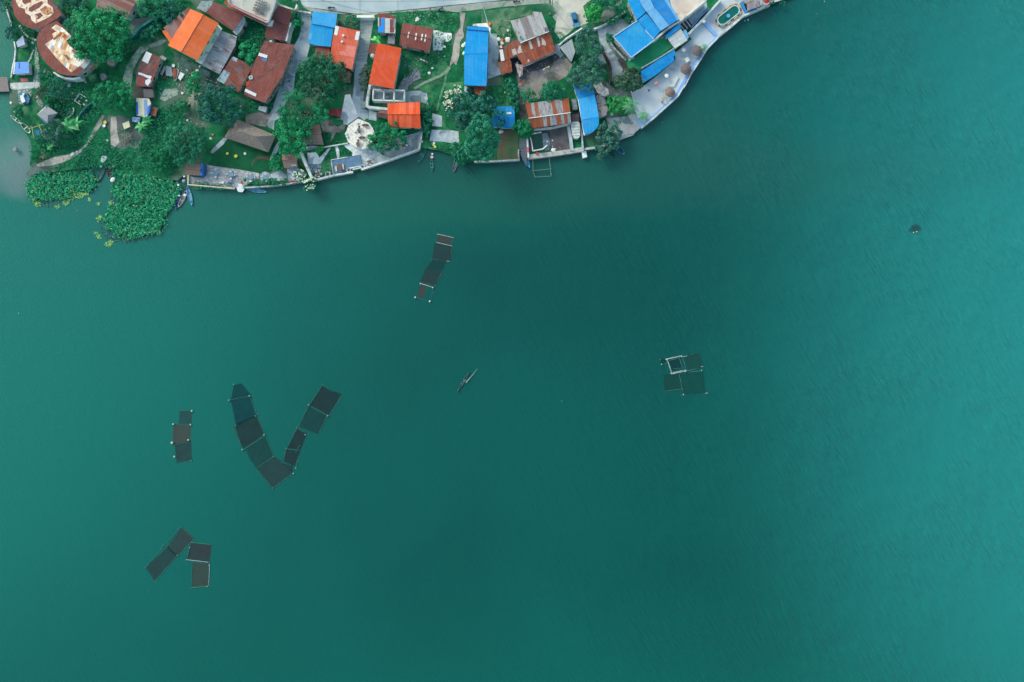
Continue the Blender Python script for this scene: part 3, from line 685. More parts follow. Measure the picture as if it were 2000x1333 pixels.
sheet('quay', p('L 660,640 1000,600 1050,560 1110,580 1190,780 1110,850 1070,900 830,985 820,900 700,820'), soft('quay_concrete', '8c949c', 'a3a9ae', .4, c='6c7880', cs=.3), 3, .2)
sheet('yard', p('L 460,60 640,60 760,170 1040,250 1100,560 700,640 500,620'), soft('quay_yard', '6e7880', '858d92', .4, c='4c6058', cs=.2), 2, .4)
# rough grass strips in the middle
for s_, mt in (('G 620,190 1500,200 1560,260 1540,420 1460,520 1420,640 1440,760 1380,1040 1200,1180 900,1250 700,1200 660,900 1090,860 1140,480 640,340', GRASS), ('I 0,180 1060,50 1140,120 1130,220 1000,250 780,100 760,230 430,310 460,560 300,580 150,400 0,350', soft('verge', '2f6f50', '6f8a72', .35, c='1a6044', cs=.12, fa=.25)),
               ('H 850,60 1600,0 1640,60 1330,200 1330,420 1340,700 1560,750 1500,1100 960,1010 980,700 950,500 1080,400 1070,200', GRASS), ('J 100,60 520,40 560,350 520,370 300,360 180,200', GRASS)):
    sheet('lawn', p(s_), mt, 2, .8)
sheet('rubble_ground', p('G 640,1290 700,1190 790,1180 850,1060 930,1080 960,1200 880,1240 760,1333 H 750,140 600,120'), GRAVEL, 5, .8)
# ================================================================ BUILDINGS
BROWN = roofmat('brown_roof', ['7d4b4a', '815050', '774745'], (1.0, 9), .4, var=.06, edge=.12, streak=.1, dirt=.22)
BROWNR = roofmat('rusty_brown_roof', ['80504d', '6d5053', '7a5f62', '8b4c40'], (.9, 2.4), .4, '6f3f36', .4, var=.12, dirt=.3)
RUST = roofmat('rust_roof', ['8f4a3a', '98503a', '87463c', '8a5848'], (.9, 2.4), .4, 'a9633e', .3, var=.1)
RUSTL = roofmat('rust_brown_roof', ['834b48', '8a4d47'], (.9, 5), .4, '6a3a36', .3, var=.07, streak=.12, dirt=.25)
STRIPE = roofmat('rust_grey_striped_roof', ['9c5338', '8f98a2', '94503a', '98a0aa', 'a05a40'], (1.0, 30), .35, '8a5240', .5, var=.1, dirt=.2)
GREYR = roofmat('grey_sheet_roof', ['98a0ac', 'a9b0ba', '8a92a0', '9ba4ae', 'a09a9c'], (.9, 2.6), .4, '8a4f48', .35, var=.08)
GREYS = roofmat('grey_banded_roof', ['a3a5ac', 'b4b6bc', '8f8a90', 'b0b2ba'], (1.1, 20), .4, '8c6a66', .3, var=.05)
GREYP = roofmat('pale_grey_roof', ['9aa6b2', 'a2aeb9'], (1.0, 6), .4, var=.04)
BANDB = roofmat('brown_banded_roof', ['7c5250', '8d7072', '74504f'], (.8, 20), .4, var=.1)
ORANGE = roofmat('orange_roof', ['e8703f', 'eb7442'], (1.0, 12), .4, var=.03, edge=.03, streak=.04)
REDO = roofmat('red_orange_roof', ['d8532f', 'da5632'], (1.0, 14), .4, var=.03, edge=.03, streak=.05)
REDO2 = roofmat('ribbed_orange_roof', ['e25a33', 'd8502e', 'ea6a44'], (.7, 14), .35, var=.05, edge=.1)
CORAL = roofmat('coral_roof', ['d6654e', 'd05c44', 'de7560', 'd96c58'], (2.4, 5), .4, 'b4492f', .15, var=.05, edge=.04)
BLUE = roofmat('blue_roof', ['0a96e4', '1099e6'], (1.0, 12), .4, var=.03, edge=.03, streak=.06)
BLUEL = roofmat('light_blue_roof', ['34a6ec', '3ca9ec'], (1.0, 8), .4, var=.03, edge=.04, streak=.06)
BLUEP = roofmat('periwinkle_roof', ['68aee6', '6eb0e8'], (1.2, 7), .4, var=.03, edge=.05, streak=.05)
BLUED = roofmat('deep_blue_roof', ['2084d4', '2687d4'], (1.2, 7), .4, var=.03, edge=.05)
BLUEF = roofmat('faded_blue_roof', ['1098e0', '209cde'], (6, 5), .4, '4a8fd0', .2, var=.03, edge=.02, streak=.09)
WHITER = roofmat('white_roof', ['c9d2da', 'bcc6cf'], (1.2, 12), .4, var=.05)
PATCHM = roofmat('patched_roof', ['c8ced4', 'c2c8ce', '874a47', '8b9096'], (1.0, 3.2), .4, var=.06)
THATCH = thatch('thatch'); THATCHB = thatch('brown_thatch', '8a7672', 'a8948e', '6a5652')
WORN = roofmat('worn_covering', ['f2eae0', 'e6bd92', 'f6f2ee', 'd0905c', 'f0e0cc', 'b8bcc4', 'ecd2b4'], (.85, 1.5), .4, 'c27f4c', .35, var=.06, edge=.0)
WORN2 = soft('peeling_paint', 'f0e8e0', 'e8d4bd', 1.0, c='c98a5c', cs=1.2, fa=.08)
SKYL = plain('translucent_sheet', 'd8e2ee', .4); WHP = plain('white_sheet', 'dfe5ea', .5)
YELW = soft('pale_green_wall', 'bfe3c4', 'd2ead0', .6, fa=.05); PINKW = soft('weathered_wall', '98a0a6', 'b4babd', .5, c='747c80', cs=.5)
# --- left edge
r = mono('curved_front_house', 'red-brown metal roof with rounded front and peeling white ovals, at top left corner', p('A 180,-40 178,20 190,110 215,220 270,310 350,385 440,428 540,438 630,432 690,400 870,290 945,228 860,110 760,-40'), 5.5, RUSTL, PINKW, (.02, .04))
patch(r, 'worn_paint', p('A 230,-30 720,-30 730,60 800,110 825,200 760,260 640,320 540,360 480,310 470,250 390,200 380,140 290,110 250,40'), WORN2)
patch(r, 'bare_metal', p('A 340,-20 500,-20 460,30 380,70 345,40'), RUSTL, .08); patch(r, 'bare_metal', p('A 440,130 520,70 640,20 660,50 600,120 480,185 440,170'), RUSTL, .08)
patch(r, 'bare_metal', p('A 520,230 620,195 660,240 600,290 560,300 580,250'), RUSTL, .08); patch(r, 'rust_patch', p('A 610,150 700,90 780,130 800,200 720,240 660,210'), roofmat('orange_rust', ['c08055', 'd6a584', 'a8603c'], (.5, .6), .3, var=.15), .09)
r = mono('curved_front_house', 'second red-brown roof with rounded front and a patchwork of cream and orange sheets', p('A 690,400 870,320 1040,470 1110,565 1030,630 1060,700 1250,850 1405,935 1310,1050 1170,1160 960,1145 880,1110 800,1060 720,985 650,900 600,800 572,700 560,600 585,520 640,455'), 5.3, RUSTL, WALLW, (.02, .05))
patch(r, 'cream_patchwork', p('A 690,680 820,590 800,520 870,480 780,440 860,375 960,430 1095,560 1020,630 1060,700 1250,850 1340,910 1200,1030 1090,1112 980,1010 880,910'), WORN)
patch(r, 'grey_sheet', p('A 1340,905 1405,938 1290,1060 1220,1010'), GREYP, .09); patch(r, 'red_sheet', p('A 1120,1105 1220,1020 1245,1050 1160,1110'), RUSTL, .09)
patch(r, 'dark_panel', p('A 980,850 1020,840 1075,910 1040,925'), plain('dark_panel', '6a6470'), .1); patch(r, 'dark_panel', p('A 1090,770 1130,760 1175,820 1140,830'), plain('dark_panel', '6a6470'), .1)
patch(r, 'rust_patch', p('A 870,540 930,500 980,500 830,620 810,600'), roofmat('ochre_rust', ['b4642e', 'c97f46'], (.6, 2), .3), .1); patch(r, 'rust_patch', p('A 950,560 1000,520 1040,560 990,610'), MC['ochre_rust'], .1)
wall('gutter', 'pale curved concrete gutter below the patchwork roof', 'gutter', p('A 820,1110 900,1165 1000,1200 1120,1210 1230,1190'), .5, G0, 3.6, CONCL)
wall('wall', 'low grey kerb wall along the left river bank', 'wall', p('A 90,110 120,220 175,400'), .35, .2, 1.4, CONCL)
wall('wall', 'long pale retaining wall below the blue tarpaulin hut', 'wall', p('A 215,640 235,760 220,900 185,1060 165,1190'), .3, -.2, 1.3, CONCL)
mono('tin_hut', 'small hut roofed with one bright grey-white sheet beside the river', p('A 245,650 350,545 382,685 270,725'), 2.8, plain('bright_tin', 'aebfe0', .5), WALLW, (.05, .1), 'hut', .2, wins=False)
r = mono('tarpaulin_hut', 'hut with square light blue tarpaulin roof and white rim on the left bank', p('A 222,952 440,950 445,1125 200,1140'), 2.8, plain('blue_tarp', '5b98ea', .5), WHITE, (.03, .0), 'hut', .2, wins=False)
patch(r, 'rim', p('A 200,1140 222,952 235,952 215,1140'), WHP); patch(r, 'fold', p('A 285,960 300,960 305,1050 285,1055'), plain('tarp_fold', '1f62c8'), .05)
slab('mat', p('A 315,1200 425,1200 432,1250 320,1255'), plain('pink_mat', 'c9706c'), G0, G0+.12, 'coral pink mat on the grass below the blue tarpaulin hut', 'mat')
mono('plank_deck', 'brown plank deck on posts over the river at left edge', p('Z -30,150 14,151 18,179 -30,180'), 1.3, thatch('old_boards', '8a8284', 'a09798', '6c6668'), plain('post_wood', '6a5e58'), (0, 0), 'deck', .2, posts=True, th=.15)
r = hip('pavilion', 'grey hip-roofed pavilion with blue ribs in the left garden', p('B 565,500 710,360 885,480 730,640'), 2.7, 3.9, thatch('pale_boards', 'a2a9b6', 'b9bdc6', '8c8a92'), plain('post_wood', '6a5e58'), 'pavilion', .25, .3)
for s_ in ('B 690,360 720,365 730,500', 'B 640,420 655,415 735,500 725,510', 'B 600,545 615,535 720,620 700,630'):
    w = [W(q, 3.5) for q in p(s_)]; mb = MB(); mb.tube(w[0]-Vector((0,0,.5)), w[-1]-Vector((0,0,.35)), .11); build('rib', mb, plain('blue_rib', '3f78c8'), r)
mono('awning', 'small orange awning among banana leaves by the patchwork roof', p('A 1360,1040 1440,990 1450,1020 1385,1070'), 2.6, ORANGE, plain('post_wood', '6a5e58'), (0, .05), 'awning', .15, posts=True)
mono('brown_roof_house', 'dark brown striped roof with white fascia at top edge behind the biggest tree', p('A 1460,130 1480,60 1500,-80 Z 275,-12 270,0 264,8 247,39 244,33 A 1880,230 1640,180'), 4.5, BANDB, WALLW, (.04, -.02))
wall('fascia', 'bright white fascia board on the eave of the dark striped roof', 'fascia board', p('C 30,300 185,80'), .5, 3.6, 4.2, WHITE)
# --- junk quarter and blue-cream tarpaulins
r = mono('rusty_shack', 'narrow rusty brown shack patched with white sheets left of the orange-roofed house', p('C 360,785 590,890 520,1080 420,1333 200,1310 205,1110 270,940'), 3.4, BROWNR, PINKW, (.03, .03), 'shack')
patch(r, 'white_sheet', p('C 360,787 445,830 380,978 290,930'), WHP); patch(r, 'white_sheet', p('C 230,1115 270,1115 360,1150 440,1170 430,1210 380,1200 300,1160 240,1145'), WHP); patch(r, 'white_sheet', p('C 345,1230 420,1200 430,1250 380,1320 340,1280'), SKYL)
patch(r, 'red_sheet', p('C 225,1170 345,1200 310,1333 210,1290'), roofmat('red_sheet', ['93504c'], (1, 9), .4))
mono('junk_shelter', 'low dark sheet shelter below the rusty shack', p('D 315,110 455,115 465,240 320,245'), 2.4, plain('dark_sheet', '5c5a64', .5), PINKW, (0, .04), 'shelter', .2, wins=False)
r = mono('tarpaulin_shack', 'shack covered with blue and cream striped tarpaulins', p('D 205,250 400,260 430,340 400,430 365,550 210,515'), 2.9, plain('tarp_cream', 'd8d8c0', .6), PINKW, (.02, .04), 'shack', .25)
patch(r, 'blue_strip', p('D 205,310 230,310 235,510 208,510'), plain('tarp_blue', '1f6fd8')); patch(r, 'blue_strip', p('D 320,270 375,270 375,500 330,530 325,400'), plain('tarp_pale_blue', '7f9fd0')); patch(r, 'blue_strip', p('D 380,380 428,345 400,480 375,540'), plain('tarp_blue', '1f6fd8'), .06)
mono('tarpaulin_shelter', 'small lean-to with creased blue tarpaulin below the striped shack', p('D 150,540 270,545 262,600 235,625 140,612'), 2.2, soft('creased_tarp', '2f6fc4', 'b8c8e4', 2.5), PINKW, (0, .05), 'shelter', .15, wins=False, posts=True)
mono('tarpaulin_shelter', 'cream tarpaulin lean-to beside the grey dirt track', p('D -10,640 90,600 112,690 20,728'), 2.2, plain('tarp_yellow', 'dcdcba', .6), PINKW, (0, .03), 'shelter', .15, wins=False, posts=True)
mono('tin_shelter', 'small square brown tin lean-to with orange edge right of the tarpaulin shack', p('D 462,372 535,410 500,530 420,510'), 2.2, roofmat('tin_brown', ['8b5a52'], (1, 9), .4), PINKW, (.03, 0), 'shelter', .15, wins=False, posts=True)
# --- orange house group
mono('striped_annex', 'brown striped lean-to roof on the left side of the big orange house', p('C 620,430 1000,115 1060,150 1000,330 800,600 740,580 680,480'), 4.2, BANDB, PINKW, (.05, .05), 'annex', ud=(.8, .62))
mono('awning', 'narrow orange awning at the left corner of the big orange house', p('C 600,480 660,450 765,585 712,645'), 3.4, ORANGE, YELW, (0, .03), 'awning', .15, wins=False)
r = gable('orange_roof_house', 'two-storey house with large bright orange gable roof and pale green walls', p('C 690,700 1140,930 1465,355 1035,140'), 6.8, 7.9, ORANGE, YELW, ins=.6, cap=roofmat('ridge_orange', ['ee8864'], (1, 9), .4))
w0 = [W(q, 3.9) for q in p('C 1455,375 1520,440 1210,990 1110,940')]; mb = MB(); mb.prism(w0, 3.6); build('balcony', mb, WHITE, r)
wb = [W(q, 5.6) for q in p('C 1462,400 1152,905')]; mb = MB()
for k in range(14):
    c = wb[0].lerp(wb[1], (k+.5)/14); mb.box((c.x, c.y, 4.9), (.07, .07, 1.0))
mb.tube(wb[0]-Vector((0,0,.2)), wb[1]-Vector((0,0,.2)), .05); build('railing', mb, plain('pale_rail', 'b8e0c8'), r)
mono('grey_rust_roof_house', 'long grey corrugated roof streaked with rust along the orange house', p('C 1495,475 1745,560 1720,700 1640,850 1480,1140 1200,1000'), 3.6, GREYR, PINKW, (-.04, .0), ud=(.49, .87))
mono('brown_roof_house', 'plain dark brown roof between the orange house and the white flat-roofed block', p('C 1400,30 1855,230 1690,480 1270,195'), 4.6, BROWN, WALLW, (-.03, .03))
mono('roof_terrace', 'grey concrete ledge with a red pot right of the plain dark brown roof', p('C 1850,245 1880,330 1800,480 1740,540 1680,490'), 3.4, CONCL, WALLW, (0, 0), 'annex', .1)
r = mono('rusty_shack', 'rusty speckled shack roof with bluish panel joined to the longest brown roof', p('Z 454,110.5 494,129 466,181 424,157'), 3.3, BROWNR, PINKW, (-.02, .02), 'shack')
patch(r, 'pale_panel', p('C 1545,1070 1645,1125 1550,1290 1440,1230'), soft('pale_blue_panel', 'a8bccb', '88a4b4', 1.5, c='6a8a98', cs=1)); patch(r, 'pale_panel', p('C 1690,870 1760,900 1740,950 1660,925'), MC['pale_blue_panel'], .05)
# white flat-roofed block at the top
root = mono('flat_roof_block', 'white flat-roofed block with red trim and rooftop frames at the top edge', p('X 150,-90 1080,-90 1050,60 920,420 700,330 480,220 185,70'), 7.5, soft('white_flat_roof', 'b9bcb9', 'c9cac4', .3, c='9da3a3', cs=.2), WALLW, (0, 0), 'building', .25)
Lp = p('X 130,-90 175,75 480,230 905,430 935,420 1060,90 1090,-90')
for w_, z_, m_ in ((.5, 8.2, soft('grey_parapet', 'a0a6b0', 'b0b6be', .6)),): wall('parapet', '', None, Lp, w_, 7.3, z_, m_, root)
wall('red_trim', '', None, p('X 100,-90 150,60 470,215 905,410'), .22, 7.2, 8.3, plain('red_trim', 'b84a4a'), root)
wall('orange_ledge', '', None, p('X 1075,-60 1030,110 900,395'), .75, 5.9, 6.3, plain('orange_paint', 'e8683c'), root)
wall('ledge', '', None, p('X 90,40 180,110 460,260 920,470'), .7, 5.0, 5.4, soft('ledge_red', 'a8443c', 'c05040', 1), root)
wall('ledge', '', None, p('X 150,120 450,275 910,490'), .35, 4.0, 4.4, WHITE, root)
mb = MB()
for i in range(5):
    for j in range(5):
        a = W(p('X 720,0')[0], 8.2); c = a+Vector((i*.62-j*.28, -j*.75-i*.22, 0)); mb.box(c, (.5, .12, .5), -.4); mb.box(c+Vector((.2, .1, 0)), (.1, .6, .3), -.4)
build('rooftop_frames', mb, plain('grey_steel', '6e7884', .5), root)
mb = MB(); a, b = W(p('X 650,140')[0], 7.9), W(p('X 865,285')[0], 7.9); mb.tube(a, b, .08); a2, b2 = W(p('X 640,165')[0], 7.9), W(p('X 850,300')[0], 7.9); mb.tube(a2, b2, .08); build('rooftop_rail', mb, plain('grey_steel', '6e7884', .5), root)
r = mono('brown_roof_house', 'upper of two small brown roofs right of the white flat-roofed block', p('E 500,95 735,160 700,250 650,392 400,315 440,200'), 4.6, BROWN, WALLW, (-.02, .03))
r = mono('brown_roof_house', 'lower of two small brown roofs right of the white flat-roofed block', p('E 395,318 660,400 600,628 290,570 320,400'), 4.4, BROWN, WALLW, (-.02, .03))
wall('parapet_wall', 'white side parapet along the lower small brown roof', 'wall', p('E 690,350 655,440 615,630'), .55, G0, 4.2, WHITE)
slab('wall', p('E 370,320 420,310 390,400 330,395'), WHITE, G0, 5.4, 'short white chimney-like wall at the corner of the small brown roofs', 'wall')
wall('wall', 'low white street wall left of the blue-roofed house', 'wall', p('X 1110,80 1430,190'), .45, G0, 2.6, WHITE)
wall('wall', 'grey gate beam beside the street pole', 'wall', p('X 1440,200 1770,255'), .4, G0, 2.6, CONCL)
slab('gate_pillar', p('X 1490,80 1520,100 1480,185 1445,190'), WHITE, G0, 3.2, 'white gate pillar at the end of the low white street wall', 'pillar')
r = mono('long_brown_roof_house', 'longest brown roof, with a tyre-like vent and skylights, beside the alley', p('E 292,622 400,650 740,685 700,810 560,1180 430,1370 F 300,325 20,225 E -30,1440 60,1180 110,1000'), 4.8, RUSTL, PINKW, (-.01, .03), ud=(.8, -.3))
patch(r, 'skylight', p('E 205,808 335,850 322,895 190,855'), SKYL, .1, .1); patch(r, 'blue_sheet', p('E 225,895 330,905 318,952 260,930'), plain('blue_sheet', '3a78b4'), .06); patch(r, 'skylight', p('F -5,105 165,185 150,228 -20,150'), SKYL, .08)
patch(r, 'rust_patch', p('E 0,1260 60,1240 70,1290 10,1333'), roofmat('orange_patch', ['a84e34'], (1, 9), .4), .05)
w = on(p('E 82,1195')[0], ZF[r.name]); mb = MB(); mb.lathe(w, [(.6, 0), (.62, .2), (.45, .35), (.28, .3), (.26, .05)], 18); build('vent', mb, plain('white_ring', 'bccdd6'), r); mb = MB(); mb.lathe(w, [(.26, .05), (.2, .25), (.01, .26)], 12); build('vent_cap', mb, plain('vent_dark', '5c7488'), r)
wl = [on(q, ZF[r.name], .05) for q in p('E 150,1195 330,1120 380,1060 450,1020 430,985 600,860 700,700')]; mb = MB()
for a, b in zip(wl, wl[1:]): mb.tube(a, b, .04, n=4)
build('cable', mb, plain('cable', 'a08a88'), r)
mb = MB(); w = W(p('E 383,640')[0], 4.6); mb.lathe((w.x, w.y, 3.6), [(.42, 0), (.45, .9), (.3, 1.05), (.01, 1.1)], 14); tk = build('water_tank', mb, plain('tank_white', 'c8d0d4')); tag(tk, 'white round water tank between the small brown roofs and the longest brown roof', 'water tank')
mb = MB(); mb.box((w.x, w.y, 2.2), (1.1, 1.1, 2.8)); tag(build('tank_stand', mb, PINKW), 'concrete stand under the white water tank beside the longest brown roof', 'tank stand')
# thatched
hip('thatched_hall', 'large open hall with grey hipped thatch above the lower garden', p('Z 438,269 458,231 539,265 524,298'), 3.2, 6.0, THATCH, plain('post_wood', '6a5e58'), 'hall', .33)
gable('thatched_hut', 'narrow brown thatched hut partly under the round tree by the octagonal terrace', p('F 880,960 925,660 1135,650 1190,965'), 2.8, 3.7, THATCHB, PINKW, 'hut', .3)
gable('thatched_hut', 'square brown thatched hut between the dark lawn and the long white ramp', p('Q 1300,190 1270,-5 1480,35 1472,178'), 2.9, 3.8, THATCHB, PINKW, 'hut', .3)
r = gable('thatched_hut', 'small grey thatched hut with blue door panel at the left end of the stone terrace', p('Q 22,278 38,133 228,148 215,292'), 2.7, 3.5, THATCHB, PINKW, 'hut', .3)
slab('door_panel', p('Q 216,132 240,132 230,288 208,285'), plain('bright_blue_board', '2578d8'), G0, 3.0, 'tall bright blue board leaning on the small grey thatched hut', 'board')
# blue and coral roofs by the alley
mono('blue_roof_house', 'upper blue roof, lit half painted paler, with ribs, beside the street', p('E 1025,172 1400,212 1370,432 1000,362'), 4.9, BLUEL, PINKW, (0, .05))  # paler sheet colour stands in for light on the upper slope
r = mono('blue_roof_house', 'lower blue roof with torn pale edge, beside the coral roof', p('E 1000,366 1345,436 1300,722 1080,700 948,662 975,480'), 4.3, BLUEF, PINKW, (0, .05))
patch(r, 'faded_strip', p('E 970,510 1015,515 1005,610 960,600'), BLUEP, .04)
r = mono('coral_roof_house', 'coral red patchwork roof with two white vents left of the stair ramp', p('E 1375,395 1752,478 1720,640 1628,1072 1280,955 1330,600'), 5.0, CORAL, PINKW, (-.01, .04))
patch(r, 'white_sheet', p('E 1372,398 1428,410 1400,545 1350,535'), WHP); patch(r, 'white_sheet', p('E 1692,488 1750,485 1722,622 1668,610'), WHP)
patch(r, 'pink_sheet', p('E 1540,690 1700,720 1660,880 1430,840 1440,790 1530,790'), roofmat('pink_sheet', ['e88a7c', 'e4867a'], (2, 4), .4, var=.04), .05)
for s_ in ('E 1500,555', 'E 1480,650'):
    w = on(p(s_)[0], ZF[r.name]); mb = MB(); mb.lathe(w, [(.2, 0), (.2, .35), (.34, .4), (.3, .6), (.01, .68)], 12); build('vent', mb, WHP, r)
mono('rusty_annex', 'rust-striped lower annex with white sheet at the foot of the coral roof', p('E 1380,1035 1615,1085 1590,1255 1470,1235 1400,1130'), 3.4, roofmat('rust_stripe2', ['8a4a4a', 'a07478', '7c4446'], (.5, 12), .3, var=.1), PINKW, (0, .04), 'annex')
mono('rusty_annex', 'small brown annex under the lower blue roof, above the big round tree', p('E 1080,700 1295,722 1270,905 1040,905'), 3.4, RUSTL, PINKW, (0, .04), 'annex')
mono('dark_red_shed', 'dark red shed roof half under the big round tree', p('F 1290,425 1480,408 1452,535 1265,495'), 2.8, roofmat('dark_red', ['7a2c34'], (1, 9), .4), WALLW, (0, .04), 'shed')
# patched house, brown house, red-orange house
r = mono('patched_roof_house', 'small house with white, brown and bright blue roof sheets beside the stair ramp', p('G 300,205 575,240 562,512 300,502'), 4.4, PATCHM, WALLW, (0, .04))
patch(r, 'blue_sheet', p('G 350,282 405,282 392,500 300,500 300,405 345,400'), plain('sheet_blue', '1f8ae8'), .05); patch(r, 'brown_sheet', p('G 480,295 535,298 530,430 548,430 545,500 480,500'), RUSTL, .05); patch(r, 'brown_sheet', p('G 405,235 575,245 565,292 405,275'), RUSTL, .05); patch(r, 'brown_sheet', p('G 318,230 345,232 342,400 318,402'), RUSTL, .06)
mono('shed', 'small grey shed below the patched roof', p('G 452,542 560,545 555,672 448,668'), 2.8, roofmat('grey_sheets2', ['8f949e', '7c7078', '9aa2aa'], (.7, 1.2), .3), PINKW, (0, .03), 'shed', .2)
r = gable('brown_roof_house', 'wide brown gabled house with four white skylight strips and white front wall', p('G 1145,440 1095,792 628,700 680,352'), 4.3, 5.1, RUSTL, WALLW, cap=BROWN)
for s_ in ('G 768,490 785,490 762,585 750,580', 'G 878,510 900,512 880,620 864,615', 'G 968,520 992,524 972,622 955,618', 'G 1025,530 1042,533 1024,645 1008,640'): patch(r, 'skylight', p(s_), WHP, .2, .2)
r = mono('red_orange_roof_house', 'tall plain red-orange roof between the stair ramp and the rubble plot', p('Z 737,84.5 784,94.5 769,174 720,164'), 5.2, REDO, WALLW, (-.02, .03))
mono('rusty_shed', 'rusty lean-to shed left of the plain red-orange roof', p('G 182,660 285,672 255,850 150,830'), 2.8, BROWNR, PINKW, (0, .03), 'shed', .2)
w = W(p('G 212,850')[0], 3.4); mb = MB(); mb.lathe((w.x, w.y, G0), [(.62, 0), (.62, 2.3), (.5, 2.5), (.01, 2.62)], 16); tag(build('water_tank', mb, plain('tank_grey', 'b4bcc2')), 'grey-white cylindrical tank left of the plain red-orange roof', 'water tank')
slab('wall_base', p('H 175,38 560,125 555,150 180,110'), WALLW, G0, 2.0, 'pale plinth below the red-orange roof', 'wall')
# unfinished building
root = thing('unfinished_building', 'roofless white concrete frame with three rooms below the red-orange roof', 'building', (W(p('H 465,215')[0], 3).x, W(p('H 465,215')[0], 3).y, G0))
for s_ in ('H 225,120 710,132', 'H 705,130 700,300', 'H 700,296 215,278', 'H 225,120 218,282', 'H 390,125 385,285', 'H 550,130 540,292'): wall('wall', '', None, p(s_), .35, G0, 3.6, WHITE, root)
mb = MB(); mb.prism([W(q, G0+.1) for q in p('H 235,130 700,140 690,290 225,270')], G0); build('floor', mb, CONC, root)
mb = MB(); mb.box(W(p('H 430,240')[0], G0+.5), (1.3, .9, .8), .3); build('box', mb, WALLW, root)
wall('garden_wall', 'thick white garden wall curving round the unfinished building', 'wall', p('H 172,45 152,170 130,300 135,370 160,388 440,418'), .7, G0, 2.8, WHITE)
slab('planter', p('H 48,300 130,305 125,395 40,400'), soft('planter', '8ea29a', 'a4b0aa', 1), G0, 1.6, 'square concrete planter left of the white garden wall', 'planter')
r = gable('orange_pavilion', 'ribbed bright orange gable roof beside the lakeside tree', p('H 942,312 955,712 462,690 445,332'), 4.2, 5.2, REDO2, WALLW, 'house')
gable('arched_shed', 'brown arched roof left of the ribbed orange roof', p('H 265,520 330,440 450,445 448,565'), 2.8, 3.3, roofmat('brown_arch', ['7c585a'], (1, 9), .4), PINKW, 'shed', .2, wins=False)
wall('lake_wall', 'white lakeside wall of the paved terrace running up beside the orange roof', 'wall', p('H 955,640 975,760 960,860 930,1032'), .45, -.3, 1.7, WALLW)
wall('lake_wall', 'long straight white lakeside wall below the paved terrace', 'wall', p('Z 818.5,292 750,316.5 705,331.5'), .5, -.6, 1.5, WHITE)
wall('lake_wall', 'white lakeside wall in front of the slate blue deck', 'wall', p('Z 689,336 650,343 616,351.5 609,352'), .5, -.6, 1.5, WHITE)
wall('terrace_rail', 'thin white rail wall between the court lawns and the octagonal terrace', 'wall', p('F 920,1012 1000,990 1200,1000 1560,940'), .3, G0, 1.6, WHITE)
slab('ramp_roof', p('T 668,140 715,137 890,548 868,560 850,550'), WHITE, G0, 3.0, 'long narrow white canopy running diagonally down to the lake', 'canopy')
r = slab('deck', p('T 1170,262 1625,182 1660,370 1210,490'), cobble('deck_boards', '5a7ea2', '6b8dae', '44688c', brick=(math.radians(10), .9, .35), gw=.03), G0, G0+.35, 'slate blue planked deck with white rim at the lake edge', 'deck')
wall('rim', '', None, p('T 1172,265 1208,485'), .2, G0, 1.35, WHITE, r); wall('rim', '', None, p('T 1172,262 1440,215'), .2, G0, 1.35, WHITE, r); wall('rim', '', None, p('T 1420,400 1620,360 1630,385 1510,410'), .3, G0, 1.4, WHITE, r)
# octagonal terrace
OCT = p('F 1720,565 1890,635 H 215,700 F 1985,830 1890,985 1790,1035 1650,990 1565,920 1520,800 1575,665')
r = slab('octagonal_terrace', OCT, soft('cream_terrace', 'f4f2ee', 'e4e4e2', .8, c='d8cdc2', cs=1.6, fa=.05), G0, 3.0, 'raised cream octagonal roof terrace with brown tables and chairs', 'terrace')
slab('steps', p('F 1760,1010 1800,1005 1812,1070 1780,1075'), WHITE, G0, 1.9, 'white steps at the foot of the octagonal terrace', 'steps')
mono('blue_awning', 'weathered blue awning on the upper left side of the octagonal terrace', p('F 1560,650 1715,558 1735,590 1640,640 1575,668'), 2.6, roofmat('slate_awning', ['56799f', '3f5f88'], (.6, 9), .3), PINKW, (0, 0), 'awning', .1, posts=True)
# lower-left lakeside wall of the stone terrace
wall('terrace_wall', 'cream lakeside wall of the stone terrace, left part, with corner', 'wall', p('Q 50,285 45,405 350,432 650,456'), .35, -.3, 1.5, soft('cream_wall', 'd6cdb4', 'bfc0b8', .6))
wall('terrace_wall', 'pale lakeside wall of the stone terrace, from the little pier to the flowering tree', 'wall', p('Q 760,446 1050,430 1350,395 1480,372 1650,345'), .35, -.3, 1.5, WALLW)
# centre-right: long blue roof
r = mono('long_blue_roof_house', 'tall plain bright blue roof standing alone in the middle plots', p('Z 912.5,51.5 954.5,55 953,105 906.5,106 '), 5.2, BLUE, WALLW, (0, .02))
mono(None, None, p('Z 906.5,105 953,104.5 950,168.5 906.5,166.5'), 4.9, BLUE, WALLW, (0, .03), parent=r)
mb = MB(); a, b = W(p('Z 912,57.5')[0], 5.45), W(p('Z 954,61')[0], 5.45); mb.tube(a, b, .15); build('ridge_cap', mb, roofmat('blue_ridge', ['2a74c8'], (1, 9), .4), r)
mono('brick_annex', 'brick-red annex with white band at the foot of the long blue roof', p('H 1770,65 1950,70 1940,225 1870,215 1775,170'), 3.0, roofmat('brick_red', ['94503f', '8c4a3c'], (.9, 3), .3, '70403a', .3), PINKW, (0, .03), 'annex')
slab('concrete_box', p('H 1625,65 1760,100 1730,180 1650,160 1620,140'), CONC, G0, 2.2, 'grey concrete tank with a round hatch at the foot of the long blue roof', 'tank')
